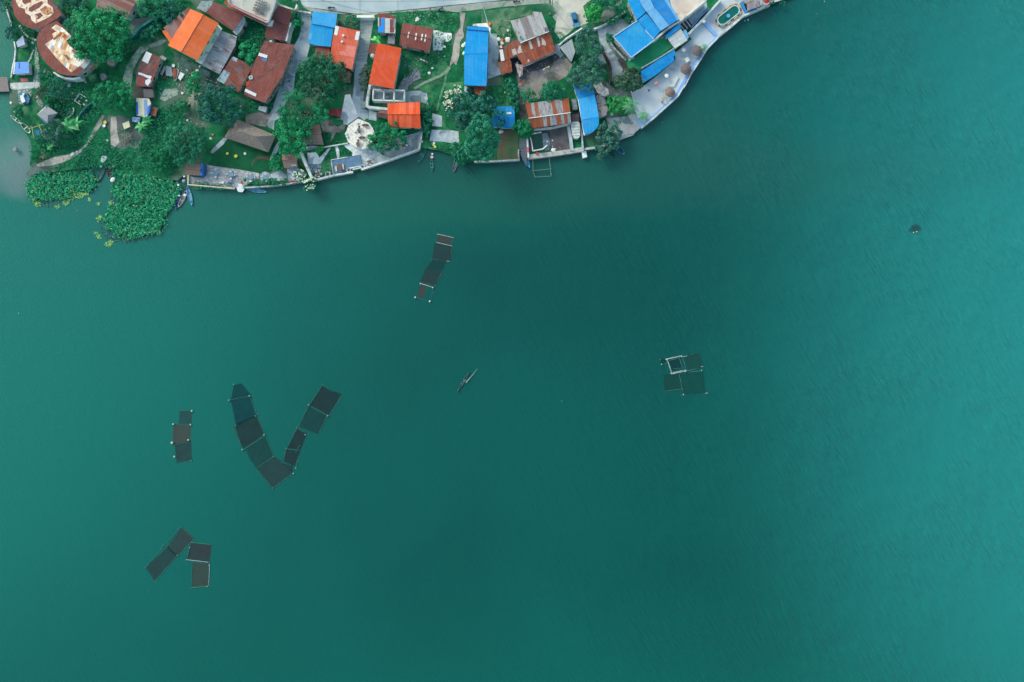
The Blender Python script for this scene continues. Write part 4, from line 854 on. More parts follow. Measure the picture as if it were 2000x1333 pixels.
# grey banded and rust house
r = mono('rust_roof_house', 'wide rust-red roof with white patches below the grey banded roof', p('I 545,605 600,660 1030,495 1060,520 1145,790 645,1012 545,850 430,895 392,690'), 4.0, RUST, PINKW, (-.02, .04), ud=(.93, .37))
for s_ in ('I 720,630 755,625 795,745 755,758', 'I 840,580 880,570 905,690 880,725', 'I 465,760 520,745 550,830 485,850', 'I 575,705 600,700 630,805 560,825 555,780', 'I 920,570 985,640 990,700 930,690', 'I 710,915 730,905 740,945 712,955'): patch(r, 'pale_sheet', p(s_), soft('pale_patch', 'b0a8a8', 'c4bebc', 2), .05)
mb = MB(); a, b = W(p('I 650,1022')[0], 3.3), W(p('I 1150,800')[0], 3.3); mb.tube(a, b, .22); build('gutter', mb, CONC, r)
r = mono('grey_banded_roof_house', 'grey-white banded roof with ragged upper edge and a round turquoise bucket', p('I 445,320 540,300 740,240 775,230 790,180 920,190 1035,470 960,500 595,655'), 4.8, GREYS, PINKW, (-.02, .04), ud=(.93, .37))
mb = MB(); a, b = W(p('I 600,662')[0], 4.8), W(p('I 1035,485')[0], 4.8); mb.tube(a, b, .16); build('gutter', mb, WHITE, r)
w = on(p('I 605,585')[0], ZF[r.name]); mb = MB(); mb.lathe(w, [(.3, 0), (.42, .5), (.38, .5), (.25, .06), (.01, .05)], 16); tag(build('bucket', mb, plain('turquoise', '58c0c8')), 'round turquoise tub on the corner of the grey banded roof', 'tub')
w = on(p('I 985,450')[0], ZF[r.name]); mb = MB(); mb.lathe(w, [(.45, 0), (.5, .25), (.3, .35), (.2, .2)], 16); tag(build('tyre', mb, plain('grey_ring', '7c8296')), 'grey tyre lying on the right corner of the grey banded roof', 'tyre')
mono('rust_shed', 'narrow rust-red shed roof with a white sheet left of the wide rust-red roof', p('I 275,760 385,700 420,880 450,930 290,935'), 3.0, RUST, PINKW, (0, .03), 'shed', .2)
mono('rust_shed', 'square rust-red shed roof standing lowest beside the long blue roof', p('I 245,955 455,930 475,1098 310,1145'), 2.9, RUST, PINKW, (0, .03), 'shed', .2)
r = mono('white_sheet_roof', 'long white sheet laid on the narrow rust-red shed', p('I 278,770 330,755 358,930 305,940'), 3.2, WHP, PINKW, (0, .03), 'roof sheet', .05, walls=False)
mono('rust_shed', 'thin speckled shed roof with red and blue laundry at its foot', p('I 520,975 645,1000 630,1160 575,1185'), 2.9, soft('speckled_tin', 'a09aa4', '7a5a5e', 2.5, c='c8ccd0', cs=2), PINKW, (0, .03), 'shed', .2, wins=False)
slab('dark_passage', p('I 430,905 520,860 550,920 520,980 540,1160 480,1110'), plain('gap_shade', '252c38'), G0, 1.1, 'dark gap between the rust-red sheds, its shade painted on a strip', 'roof')  # dark slab colour stands in for the shade in the gap
mono('grey_shed', 'pale grey-blue shed roof behind the tall dark green tree', p('I 1200,730 1385,600 1440,790 1380,950'), 3.2, GREYP, WALLW, (-.01, .03), 'shed')
mono('grey_shed', 'small pale shed right of the tall dark green tree', p('I 1790,840 1850,830 1915,960 1880,985 1800,960'), 3.0, GREYP, WALLW, (0, .03), 'shed', .2)
wall('boundary_wall', 'long grey wall running from the car lot down to the steps', 'wall', p('I 1600,395 1440,500 1300,590 1185,695'), .35, G0, 2.6, CONCL)
root = thing('steps', 'grey concrete steps below the long boundary wall', 'steps', (W(p('I 1190,830')[0], 1).x, W(p('I 1190,830')[0], 1).y, G0))
for k in range(6):
    a = p('I %d,%d %d,%d' % (1135+k*14, 800+k*16, 1205+k*10, 770+k*14)); wall('tread', '', None, a, .28, G0, 2.2-k*.2, CONC, root)
slab('steps_landing', p('I 1125,685 1180,670 1210,740 1200,770 1140,790'), CONCD, G0, 2.3, 'dark landing at the top of the grey concrete steps', 'landing')
wall('drive_wall', 'dark brown wall along the left side of the curved drive', 'wall', p('K 560,700 640,830 715,960 735,1060 735,1250'), .45, G0, 2.4, soft('brown_wall', '4a3a40', '5c4a4e', 1))
wall('boundary_wall', 'pale grey wall between the drive and the palm plot', 'wall', p('K 440,455 560,410 690,350'), .4, G0, 2.4, CONCL)
wall('boundary_wall', 'white rail wall above the small courtyard of the blue complex', 'wall', p('K 755,305 860,225 970,165'), .25, G0, 2.4, WHITE)
root = thing('louvre_wall', 'dark slatted fence at the lower left corner of the green turf', 'fence', (W(p('K 920,980')[0], 1).x, W(p('K 920,980')[0], 1).y, G0))
for k in range(4): wall('slat', '', None, p('K %d,%d %d,%d' % (850+k*22, 900-k*8, 945+k*16, 1075-k*10)), .2, G0, 2.2+k*.15, soft('slat_brown', '4c4c52', '5c5c62', 1), root)
wall('balcony_wall', 'white and teal balcony edge on the lower left side of the blue complex', 'wall', p('K 715,650 800,760 960,920'), .5, G0, 3.0, soft('balcony_mix', 'aebcc2', '5a7c84', 1.5))
# blue complex
r = mono('blue_complex', 'large complex of adjoining bright blue, pale blue and deep blue metal roofs', p('K 770,565 1135,320 1392,622 1040,885'), 6.0, BLUEF, WALLW, (0, .01), 'building')
for s_ in ('K 770,568 1040,882', 'K 768,566 1132,322', 'K 1042,884 1392,624', 'K 1258,465 1385,600'): 
    w = [W(q, 6.1) for q in p(s_)]; mb = MB(); mb.tube(w[0], w[1], .16); build('edge_trim', mb, plain('white_edge', 'a8c4ec'), r)
for s_, z_, m_, tl in (('K 975,-20 1155,-20 1200,90 1262,190 1128,305', 5.6, BLUE, (.02, 0)), ('K 1142,315 1270,205 1495,470 1390,590 1262,455', 5.5, BLUE, (.02, .0)),
                       ('K 1158,-20 1328,-20 1400,130 1278,190 1205,90', 6.3, BLUEP, (-.02, 0)), ('K 1285,192 1405,128 1622,392 1495,475', 6.2, BLUEP, (-.02, 0)),
                       ('K 1330,-20 1532,-20 1752,310 1612,402 1405,130', 5.9, BLUED, (-.03, 0))): mono(None, None, p(s_), z_, m_, WALLW, tl, parent=r, ud=(.6, -.75))
mb = MB(); w = [W(q, 5.8) for q in p('K 1535,-20 1600,-20 1775,300 1750,318')]; mb.prism(w, 5.4); build('fascia', mb, BLUEP, r)
wall('white_beam', 'long white roof-edge beam crossing the blue complex diagonally', 'beam', p('K 1385,615 1610,430 1770,335 M 200,340 400,180 625,-5'), .5, G0, 5.2, WHITE)
wall('promenade_wall', 'long white wall between the tiled strip and the promenade', 'wall', p('M 350,525 420,450 560,310 740,110 850,-10'), .55, G0, 2.6, WHITE)
wall('blue_kerb', 'light blue kerb beside the tiled strip', 'kerb', p('M 400,420 540,250 660,130'), .3, G0, 2.2, plain('light_blue_paint', '5f9be0'))
r = mono('white_canopy', 'white ribbed canopy roof at the end of the green turf', p('K 1598,592 1800,440 1905,620 1712,745'), 4.2, WHITER, WALLW, (0, .02), 'canopy', ud=(-.6, .75))
mono('blue_canopy', 'short bright blue roof piece left of the white ribbed canopy', p('K 1560,550 1770,360 1800,425 1600,585'), 4.5, BLUE, WALLW, (0, 0), 'canopy', .2, ud=(.75, .6), wins=False)
mono('blue_canopy', 'small pale blue square roof right of the white ribbed canopy', p('K 1830,480 1880,455 1925,570 1890,625'), 3.8, BLUEP, WALLW, (0, 0), 'canopy', .2, wins=False)
root = thing('lattice_steps', 'dark slatted stairway between the blue complex and the blue tiled strip', 'stairs', (W(p('M 310,370')[0], 1).x, W(p('M 310,370')[0], 1).y, G0))
for k in range(6): wall('tread', '', None, p('M %d,%d %d,%d' % (215+k*24, 370-k*15, 290+k*24, 465-k*14)), .2, G0, 1.5+k*.08, plain('tread_dark', '3d4654') if k % 2 else CONCL, root)
slab('artificial_turf_terrace', p('K 1095,885 1395,632 1555,565 1672,720 1200,1062 1100,1060 990,1050 950,920 1010,925'), TURF, G0, 2.4, 'flat dark green turf terrace below the largest blue roof', 'terrace')
wall('white_rail', 'white and glass rail between the green turf and the long blue awning', 'railing', p('K 1200,1045 1450,900 1695,745'), .4, G0, 3.3, soft('rail_mix', 'a9c2c8', '88aab4', 2))
for s_ in ('K 1010,925 1088,878', 'K 1500,592 1555,552'): wall('white_post', 'short white ledge at the %s corner of the turf terrace' % ('left' if '1010' in s_ else 'upper'), 'ledge', p(s_), .25, G0, 3.0, WHITE)
mono('blue_awning', 'long deep blue awning roof beside the promenade', p('K 1188,1100 1440,930 1700,775 1720,800 1712,850 1690,870 1702,930 1450,1130 1222,1275'), 3.4, roofmat('awning_blue', ['058ad8', '0a8edc'], (2.5, 3), .4, var=.04), PINKW, (-.02, .05), 'awning', ud=(.8, .58))
# half-round blue roof
r = mono('half_round_blue_roof_house', 'narrow blue roof ending in a half-round front by the lake', p('L 230,350 485,280 515,440 545,618 275,665 255,480'), 4.6, BLUEL, PINKW, (0, .02))
mono(None, None, p('L 155,145 430,105 485,278 230,350'), 4.5, roofmat('blue3', ['0c8ad4'], (1, 9), .4, var=.03), WALLW, (0, -.05), parent=r)
mono(None, None, p('L 278,672 548,618 548,720 520,780 485,820 430,862 330,888 300,780'), 4.5, roofmat('blue4', ['1096e0'], (1, 9), .4, var=.03), WALLW, (0, .04), parent=r)
mb = MB(); mb.tube(W(p('L 215,230')[0], 4.0), W(p('L 325,900')[0], 3.8), .2); build('side_gutter', mb, CONCL, r)
mono('grey_vault_roof', 'grey vaulted roof right of the half-round blue roof', p('L 500,300 560,255 620,300 655,400 685,480 660,590 545,635'), 3.4, soft('grey_vault', '8c8c92', 'a29c9a', .8, c='5e6468', cs=.8), PINKW, (0, .02), 'house', .2)
mono('beige_roof', 'flat beige concrete roof above the grey vaulted roof', p('L 450,95 580,70 600,130 690,190 702,285 610,318 520,240'), 3.4, soft('beige_concrete', 'b6b4b0', 'cac2b4', .6, c='8c8a90', cs=.5), PINKW, (0, .0), 'house', .2)
r = gable('striped_rust_roof_house', 'rust-orange and grey striped gable roof above the earth courtyard', p('J 1335,252 1378,632 760,718 672,335'), 4.0, 4.8, STRIPE, WALLW, off=.62, cap=WHP)
mono('annex', 'dark brown strip roof between the striped rust roof and the white boat-shaped tank', p('J 1380,500 1490,490 1500,610 1385,620'), 2.8, roofmat('brown_s', ['5c5056'], (1, 9), .4), PINKW, (0, .02), 'annex', .15, wins=False)
mono('annex', 'grey tin annex beside the dark gap right of the striped rust roof', p('J 1380,270 1450,260 1480,420 1400,430'), 2.8, soft('blue_grey_tin', '6d7c86', '8e9aa2', 1.6), PINKW, (0, .02), 'annex', .15, wins=False)
w = W(p('J 1440,740')[0], 2.6); mb = MB(); mb.prism([W(q, 2.8) for q in p('J 1370,640 1400,612 1490,612 1505,640 1515,830 1480,865 1430,865 1400,830')], G0)
r = build('glass_shelter', mb, soft('white_glass', 'b4c2c6', 'd8dede', 1.6)); tag(r, 'whitish translucent shelter with rounded ends beside the half-round blue roof', 'shelter')
mb = MB()
for k in range(5): mb.tube(W(p('J %d,%d' % (1380+k*4, 650+k*45))[0], 2.86), W(p('J %d,%d' % (1500+k*3, 645+k*45))[0], 2.86), .06)
build('rib', mb, plain('rib_grey', '8a969c'), r)
r = mono('small_blue_roof_house', 'small saturated blue gable roof half hidden by the feathery dark tree', p('J 200,380 510,380 512,545 160,560'), 3.3, roofmat('blue5', ['0a90d8'], (1, 9), .4, var=.03), WALLW, (0, -.03))
mono(None, None, p('J 150,550 512,540 512,712 340,712 180,690'), 3.3, roofmat('blue6', ['0884ce'], (1, 9), .4, var=.03), WALLW, (0, .05), parent=r)
patch(r, 'white_mark', p('J 385,470 460,465 462,500 390,495'), WHP, .05)
# courtyard walls and quays
wall('courtyard_wall', 'pale concrete wall on the left side of the earth courtyard', 'wall', p('J 705,870 712,1000 722,1160'), .5, -.3, 1.8, CONCL)
wall('courtyard_wall', 'broad concrete lake wall below the earth courtyard', 'wall', p('J 715,1150 1030,1115 1300,1075 1550,1035'), 1.3, -.6, 1.5, soft('quay_pale', 'a3a8aa', 'bdbfbc', .6, c='8c8c8c', cs=.4))
wall('courtyard_wall', 'concrete wall on the right side of the earth courtyard', 'wall', p('J 1335,680 1370,880 1390,1060'), .9, G0, 1.7, CONC)
wall('courtyard_wall', 'white-edged wall along the foot of the striped rust roof', 'wall', p('J 805,725 1050,705 1365,640'), .35, G0, 2.6, WHITE)
root = thing('fish_pond', 'green pond with white kerb in the corner of the earth courtyard', 'pond', (W(p('J 860,920')[0]).x, W(p('J 860,920')[0]).y, G0))
mb = MB(); mb.prism([W(q, G0+.08) for q in p('J 780,800 920,792 950,900 950,1025 850,1040 790,1050')], G0-.1); build('pond_water', mb, plain('pond_green', '08483a', .1, 0, .05, .5), root)
for s_ in ('J 760,800 920,770', 'J 755,860 775,960 790,1062', 'J 790,1058 940,1030 1010,970'): wall('kerb', '', None, p(s_), .3, G0, 1.35, CONCL, root)
slab('landing_block', p('J 1538,1062 1605,1060 1622,1150 1555,1168'), CONCL, -.5, 1.3, 'pale concrete landing block sticking out into the lake', 'landing')
wall('lake_wall', 'narrow wall running down to the concrete landing block', 'wall', p('J 1500,620 1540,800 1560,1060'), .45, G0, 2.2, CONC)
wall('lake_wall', 'pale lake wall right of the landing block, under the leaning tree', 'wall', p('J 1575,1030 1780,1005 1930,965'), .6, -.4, 1.5, CONCL)
wall('lake_wall', 'white lake wall below the worn lawn, turning up beside the ramp', 'wall', p('J -110,1222 200,1216 575,1195 568,1060 575,1035'), .4, -.4, 1.5, WALLW)
slab('bench_block', p('J 700,1000 725,1000 728,1075 702,1078'), plain('pink_block', 'd0727a'), G0, 2.1, 'pink painted block on the left courtyard wall', 'block')
# promenade edge
wall('promenade_edge', 'light blue inner band of the lakeside promenade wall', 'wall', p('L 1145,645 1205,755 1400,600 1590,425 1745,270 1850,80 M 330,1180 520,900 610,760 800,570 600,350'), .9, G0, 1.5, plain('sky_blue_paint', '84aee8'))
wall('promenade_edge', 'white outer wall of the promenade along the lake', 'wall', p('L 1198,782 1400,620 1600,438 1762,290 1860,130 M 290,1333 400,1120 545,900 640,740 820,555 1000,412 1200,240 1500,110 1605,68'), .45, -.6, 1.75, WHITE)
wall('promenade_band', 'saturated blue planter strip on the promenade', 'planter', p('M 240,1333 370,1110 450,980 545,860'), .9, G0, 1.45, plain('mid_blue_paint', '3a8cd0'))
slab('quay_ramp', p('L 970,790 1080,720 1110,850 1050,890 980,880'), soft('pink_quay', 'b8b0b4', '9fa6ac', .7), G0-.4, 1.1, 'pinkish concrete quay ramp with white rail beside the promenade corner', 'quay')
slab('canvas', p('K 1645,1310 1745,1170 1770,1190 1700,1333 1680,1333'), plain('cream_canvas', 'ccd4d4'), G0, 1.3, 'long cream canvas cover lying on the promenade', 'canvas cover')
# top right house
r = mono('grey_brown_roof_house', 'grey-brown roof with blue surround beside the oval pool', p('M 1240,60 1410,-5 1445,95 1260,165'), 3.6, roofmat('greybrown', ['8f8c96', '9a969e'], (1, 4), .3, '76686c', .3), WALLW, (0, .01))
mono(None, None, p('M 1240,55 1405,-12 1390,-80 1150,-80'), 3.5, roofmat('greybrown2', ['9c989a', 'a8a4a4'], (1, 4), .3), WALLW, (0, .01), parent=r)
wall('blue_side_wall', 'blue painted wall with dark opening beside the grey-brown roof', 'wall', p('M 1165,30 1240,175 1390,130'), .8, G0, 1.9, plain('mid_blue_paint', '3a8cd0'))
slab('dark_opening', p('M 1205,60 1240,50 1265,130 1240,150'), plain('navy', '0a1630'), G0, 2.3, 'dark navy block at the opening beside the blue side wall', 'tank')  # solid navy block drawn where the wall opening is
mono('grey_roof', 'narrow blue-grey roof at the top right shore', p('M 1430,-20 1480,-40 1500,60 1450,90'), 3.2, GREYP, WALLW, (0, 0), 'annex', .2)

wall('gate_beam', 'bright white beam across the top of the stair ramp', 'beam', p('E 1700,255 1965,255'), .7, G0, 3.0, soft('bright_white', 'e6ecf0', 'f2f4f6', .5, fa=.04))
slab('concrete_box', p('F 205,370 330,385 305,470 190,430'), CONC, G0, 2.0, 'grey concrete box in the bushes below the longest brown roof', 'tank')
root = thing('pedal_boat', 'blue and white pedal boat parked on the paved oval by the river', 'pedal boat', tuple(W(p('B 370,265')[0], G0)))
slab('hull', p('B 290,180 330,150 420,175 455,260 440,320 380,360 330,330 300,260'), plain('pedal_teal', '1c7498', .4), G0, 1.5, parent=root)
slab('seat', p('B 305,215 350,200 390,300 340,330 315,280'), SKYL, 1.4, 1.9, parent=root); slab('canopy', p('B 345,170 375,175 360,215 340,205'), WHP, 1.4, 2.1, parent=root); slab('engine_box', p('B 360,315 390,330 375,355 352,345'), plain('navy', '0a1630'), 1.3, 1.8, parent=root)
mono('tin_annex', 'grey tin side roof and yard between the two curved roofs and the biggest tree', p('A 880,290 950,230 1060,290 1140,420 1120,540 1030,460'), 3.2, soft('dark_tin', '5c7680', '48606a', 1), PINKW, (0, 0), 'annex', .2, wins=False)
wall('kerb', 'white roof props leaning at the corner of the patchwork roof', 'props', p('A 1245,1140 1300,1262'), .25, G0, 2.0, WHITE)
mono('shed', 'grey-blue tin shed between the plain dark brown roof and the netting trees', p('C 1130,130 1200,20 1390,10 1360,80 1270,190'), 3.2, soft('tin_blue', '7c8c98', '98a6b0', 1.5), PINKW, (0, .02), 'shed', .2, wins=False)
mono('tin_shelter', 'dark tin lean-to below the corner of the big orange house', p('C 1195,1040 1340,1110 1310,1180 1180,1120'), 2.4, soft('dark_tin', '5c7680', '48606a', 1), PINKW, (0, .02), 'shelter', .15, wins=False)
slab('side_yard', p('D 1200,60 1480,40 1560,110 1420,180 1240,160'), DIRTD, G0, G0+.2, 'dark paved yard between the rusty speckled shack and the large dark tree', 'yard slab')
# ================================================================ VEGETATION
LBR = leafmat('leaf_bright', '075c3c', '0c8a58', '3fae6e')
LEM = leafmat('leaf_emerald', '085a3c', '0c7c50', '2c9e6a')
LMID = leafmat('leaf_mid', '0b5640', '187a58', '3a9a70')
LDK = leafmat('leaf_dark', '0c473d', '186858', '368a70')
LGY = leafmat('leaf_grey_green', '1c5048', '35705e', '5a937c')
LYG = leafmat('leaf_yellow_green', '0a6e38', '18984c', '5cc268')
LOL = leafmat('leaf_olive', '24483c', '3e6650', '64805e')
PALMM = leafmat('palm_leaf', '1f6a4c', '3a9062', '86bd7c', .15)
PALMD = leafmat('palm_leaf_dry', '5f6a60', '8d8f80', 'b2aa94', .15)
BANM = leafmat('banana_leaf', '1f7d4c', '3fa060', '7fc47e', .2)
BLOS = plain('blossom', 'e4ead8', .7); BLOS2 = plain('blossom_pale', 'd3dfb4', .7)
def z(s): # "x,y,r x,y,r"
    return [tuple(map(float, t.split(','))) for t in s.split()]
TR = 'trees among the houses'
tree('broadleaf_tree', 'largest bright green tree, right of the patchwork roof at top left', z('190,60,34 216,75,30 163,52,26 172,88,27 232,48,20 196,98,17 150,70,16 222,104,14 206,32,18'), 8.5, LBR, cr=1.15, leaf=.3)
tree('broadleaf_tree', 'dark tree in the very top left corner beside the river', z('2,2,15 14,12,9'), 5, LDK)
tree('broadleaf_tree', 'small round dark tree beside the stepping stones on the left bank', z('26,60,12 32,68,8 20,66,8'), 3.5, LDK, cr=.7, leaf=.18)
tree('broadleaf_tree', 'dark shrubby tree behind the curved roofs at the top edge', z('142,2,15 155,10,12 130,6,9'), 4.5, LDK, cr=.8)
tree('broadleaf_tree', 'mid green tree left of the tarpaulin shack, nearest the dirt track', z('205,188,20 196,200,13 212,204,12'), 6, LEM)
tree('broadleaf_tree', 'bright green tree touching the tarpaulin shack from the left', z('236,188,21 248,176,12 245,202,13 222,172,12'), 5.5, LBR, cr=.8)
tree('broadleaf_tree', 'round dark tree in the left garden above the stepping stones', z('112,168,14 104,180,8 122,178,8'), 4.5, LDK, cr=.7, leaf=.18)
tree('shrub', 'green shrub at the top right of the grey hip-roofed pavilion', z('98,198,10 106,204,7 90,193,6'), 2.6, LEM, 'shrub', cr=.55, leaf=.16)
tree('broadleaf_tree', 'grey-green tree below the grey hip-roofed pavilion', z('104,250,14 115,262,11 98,262,11 110,272,9'), 4.5, LGY, cr=.8)
tree('shrub', 'bush over the pale retaining wall at the left bank', z('37,222,8 34,212,6 40,230,6'), 2.2, LMID, 'shrub', cr=.5, leaf=.15)
tree('shrub', 'green and brown bush beside the paved oval', z('80,180,8 72,188,7 88,187,6 83,172,5'), 2.2, LOL, 'shrub', cr=.5, leaf=.15)
tree('shrub', 'bush at the lower end of the bamboo frame by the river', z('80,268,9 74,276,6 88,278,6'), 2.4, LMID, 'shrub', cr=.55, leaf=.16)
tree('shrub', 'low bright bush on the bank above the mud', z('66,292,6 68,304,7 64,312,5'), 1.6, LEM, 'shrub', cr=.5, leaf=.15, trunk=False)
tree('broadleaf_tree', 'dark green tree at the top edge left of the big orange house', z('296,18,17 312,26,13 280,10,13 318,10,12 328,30,10'), 5.5, LMID)
tree('broadleaf_tree', 'dark spreading tree left of the striped annex, over the netting fence end', z('335,16,12 346,28,9 330,35,8'), 4.5, LDK, cr=.8)
tree('shrub', 'dark bushes below the turquoise netting fence', z('296,62,11 306,54,8 286,72,8'), 2.4, LMID, 'shrub', cr=.6)
tree('broadleaf_tree', 'bright narrow tree between the orange house and the large dark tree', z('378,158,13 386,150,8 372,168,9 382,176,11 376,186,8'), 4.5, LBR, cr=.75, leaf=.2)
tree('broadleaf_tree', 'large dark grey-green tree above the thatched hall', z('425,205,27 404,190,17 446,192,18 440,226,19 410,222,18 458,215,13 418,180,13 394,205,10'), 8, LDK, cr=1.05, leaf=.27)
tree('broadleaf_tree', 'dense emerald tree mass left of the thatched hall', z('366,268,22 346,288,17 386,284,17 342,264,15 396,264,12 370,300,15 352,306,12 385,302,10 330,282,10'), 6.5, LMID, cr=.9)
tree('shrub', 'big smooth round bush above the water hyacinth mat', z('311,309,15 304,318,9 318,318,9 311,328,8'), 2.8, LEM, 'shrub', cr=.6, leaf=.17)
tree('shrub', 'rounded shrub right of the yellow kayak', z('360,206,10 352,202,6 366,212,6'), 2.4, LEM, 'shrub', cr=.5, leaf=.16)
tree('broadleaf_tree', 'small palm-like tree beside the alley and the small brown roofs', z('577,36,9 583,42,7 570,32,7 576,50,6 571,27,5'), 4.5, LEM, cr=.6, leaf=.2)
tree('bamboo_clump', 'bright spiky bamboo clump left of the longest brown roof', z('484,98,13 495,108,10 476,104,9 490,118,8 500,96,7'), 4.0, LBR, 'bamboo', cr=.55, leaf=.3)
tree('shrub', 'small bushes between the street and the coral roof', z('687,41,9 694,50,6 680,46,6 698,38,6'), 2.2, LMID, 'shrub', cr=.5, leaf=.16)
tree('round_tree', 'biggest round dark green tree covering the foot of the coral roof', z('627,148,34 606,140,20 648,136,20 654,165,22 618,172,20 634,120,18 606,160,18 662,150,14 640,182,14'), 8.5, leafmat('leaf_deep', '0a4634', '156648', '3f9068'), cr=1.05, leaf=.27)
tree('broadleaf_tree', 'emerald tree overlapping the lower left of the biggest round tree', z('572,206,20 590,228,19 618,225,17 560,222,12 582,190,12 604,240,12 632,228,12'), 7, LEM, cr=.95)
tree('round_tree', 'emerald rounded tree left of the brown thatched hut', z('572,268,24 556,252,14 588,252,15 594,270,13 560,286,14 584,290,14 547,268,9'), 6.5, LBR, cr=.9)
tree('broadleaf_tree', 'lakeside tree hanging over the ribbed orange roof and the paved terrace', z('752,268,21 736,280,14 776,274,15 768,254,12 748,286,11 728,276,8 790,270,8'), 6, LEM, cr=.9, leaf=.26)
tree('shrub', 'brownish shrub left of the plain red-orange roof', z('714,146,10 710,160,8 718,134,6 712,172,6'), 2.4, LOL, 'shrub', cr=.55, leaf=.16)
tree('feathery_tree', 'feathery dark blue-green tree above the conical tree', z('925,212,20 902,200,14 946,204,17 964,218,14 914,228,14 900,238,11 948,226,13 980,232,9 884,222,9'), 7.5, LDK, cr=.9, leaf=.32, dens=1.0)
tree('flowering_tree', 'white flowering tree at the left side of the feathery dark tree', z('884,186,12 894,182,10 874,200,11 884,204,10 900,190,8 872,210,7 890,178,8'), 6, LMID, cr=.7, leaf=.2, flowers=(BLOS, 560))
tree('conical_tree', 'tall pale emerald tree of layered foliage at the lake wall', z('940,262,25 936,284,26 950,290,19 938,240,15 928,296,15 958,272,15 922,284,13 950,300,11'), 15, leafmat('leaf_jade', '0c5e48', '1c8060', '429c78'), cr=.85, leaf=.24)
tree('shrub', 'dark shrub at the water left of the conical tree', z('898,300,11 890,288,9 904,310,8 894,316,6 908,294,8'), 2.6, LMID, 'shrub', cr=.6)
tree('shrub', 'hedge-like shrubs right of the ribbed orange roof', z('830,222,9 834,238,9 832,254,9 836,206,7'), 1.8, LMID, 'shrub', cr=.6, trunk=False)
tree('broadleaf_tree', 'vivid green leafy tree beside the parked blue car', z('1158,25,12 1166,18,8 1150,32,8 1164,34,7 1152,16,7'), 4.5, LYG, cr=.6, leaf=.22)
tree('dark_tree', 'tallest dark grey-green tree between the car lot and the drive', z('1144,76,18 1150,98,20 1140,62,10 1154,122,17 1136,140,18 1160,144,17 1120,150,12 1172,132,10 1126,160,10 1148,160,14 1164,98,10'), 9, LGY, cr=.9, leaf=.24)
tree('dark_tree', 'dark rounded tree above the striped rust roof', z('1077,176,16 1066,184,10 1090,182,11 1078,190,10'), 5, LMID, cr=.75)
tree('broadleaf_tree', 'bright bushy tree left of the dark rounded tree', z('1032,186,11 1026,194,7 1040,192,7'), 4, LEM, cr=.65, leaf=.2)
tree('broadleaf_tree', 'bright tree leaning over the corner of the striped rust roof', z('1022,248,12 1030,256,10 1012,252,9 1026,264,8 1034,244,7'), 4, LEM, cr=.65, leaf=.22)
tree('dark_tree', 'blurred dark green tree at the top of the quay yard', z('1232,150,14 1218,160,13 1208,158,9 1240,164,11 1226,168,10 1244,148,8'), 6, LOL, cr=.8, leaf=.28)
tree('broadleaf_tree', 'vivid yellow-green tree beside the palm on the quay', z('1206,206,13 1198,198,9 1214,214,8 1200,216,8 1222,196,7'), 4.5, LYG, cr=.65, leaf=.22)
tree('leaning_tree', 'grey-green tree with bare branches at the half-round blue roof', z('1184,256,13 1196,262,13 1204,250,10 1176,266,9 1190,272,9 1208,264,7'), 4.5, LGY, cr=.75)
tree('leaning_tree', 'tree overhanging the lake below the quay yard', z('1182,292,9 1176,300,8 1190,284,9 1198,280,8 1170,294,6'), 3.5, LGY, cr=.7)
tree('broadleaf_tree', 'dark trees at the top edge between the sandy lot and the blue complex', z('1170,-2,14 1186,4,11 1212,22,9 1204,6,8 1196,14,7'), 5, LMID, cr=.8)
tree('shrub', 'shrubs along the upper wall of the blue complex', z('1206,30,6 1200,40,5 1190,44,5 1191,72,5 1228,38,6'), 1.8, LMID, 'shrub', cr=.5, trunk=False)
tree('shrub', 'dense dark hedge beside the small saturated blue roof', z('1000,172,9 1003,188,9 1004,204,8 996,160,7 1006,216,6'), 2.2, LMID, 'shrub', cr=.55, trunk=False)
tree('shrub', 'yellow-green bush in the court below the brown thatched hut', z('624,294,6 628,290,4'), 1.6, LYG, 'shrub', cr=.4, leaf=.14, trunk=False)
tree('shrub', 'vivid shrub left of the square brown thatched hut', z('540,318,9 532,324,6 548,326,7 538,308,6'), 2.2, LBR, 'shrub', cr=.5, leaf=.18)
tree('flowering_tree', 'pale flowering shrub on the stone terrace beside the white canopy', z('588,344,9 580,340,6 594,350,6'), 2.6, LMID, 'flowering tree', cr=.5, leaf=.16, flowers=(BLOS, 90))
tree('flowering_tree', 'pale flowering tree overhanging the lake at the foot of the white canopy', z('606,361,9 602,368,6 610,354,7 598,358,5'), 3, LMID, 'flowering tree', cr=.5, leaf=.16, flowers=(BLOS, 120))
tree('shrub', 'dark trees behind the long blue roof at the verge', z('920,176,6 910,186,5'), 2, LDK, 'shrub', cr=.5)
tree('shrub', 'bush at the left end of the planted lake wall strip', z('478,352,0.1 520,356,4 531,354,6 540,356,5 556,356,6 500,357,4'), 1.6, LMID, 'shrub', cr=.5, leaf=.16, trunk=False)
tree('shrub', 'dark bush at the right shore by the red parasol', z('1506,6,4 1530,5,5'), 1.4, LDK, 'shrub', cr=.4, leaf=.14, trunk=False)
tree('shrub', 'low dark shrub on the drive below the blue complex', z('1190,78,5 1194,84,4'), 1.6, LMID, 'shrub', cr=.4, leaf=.14, trunk=False)
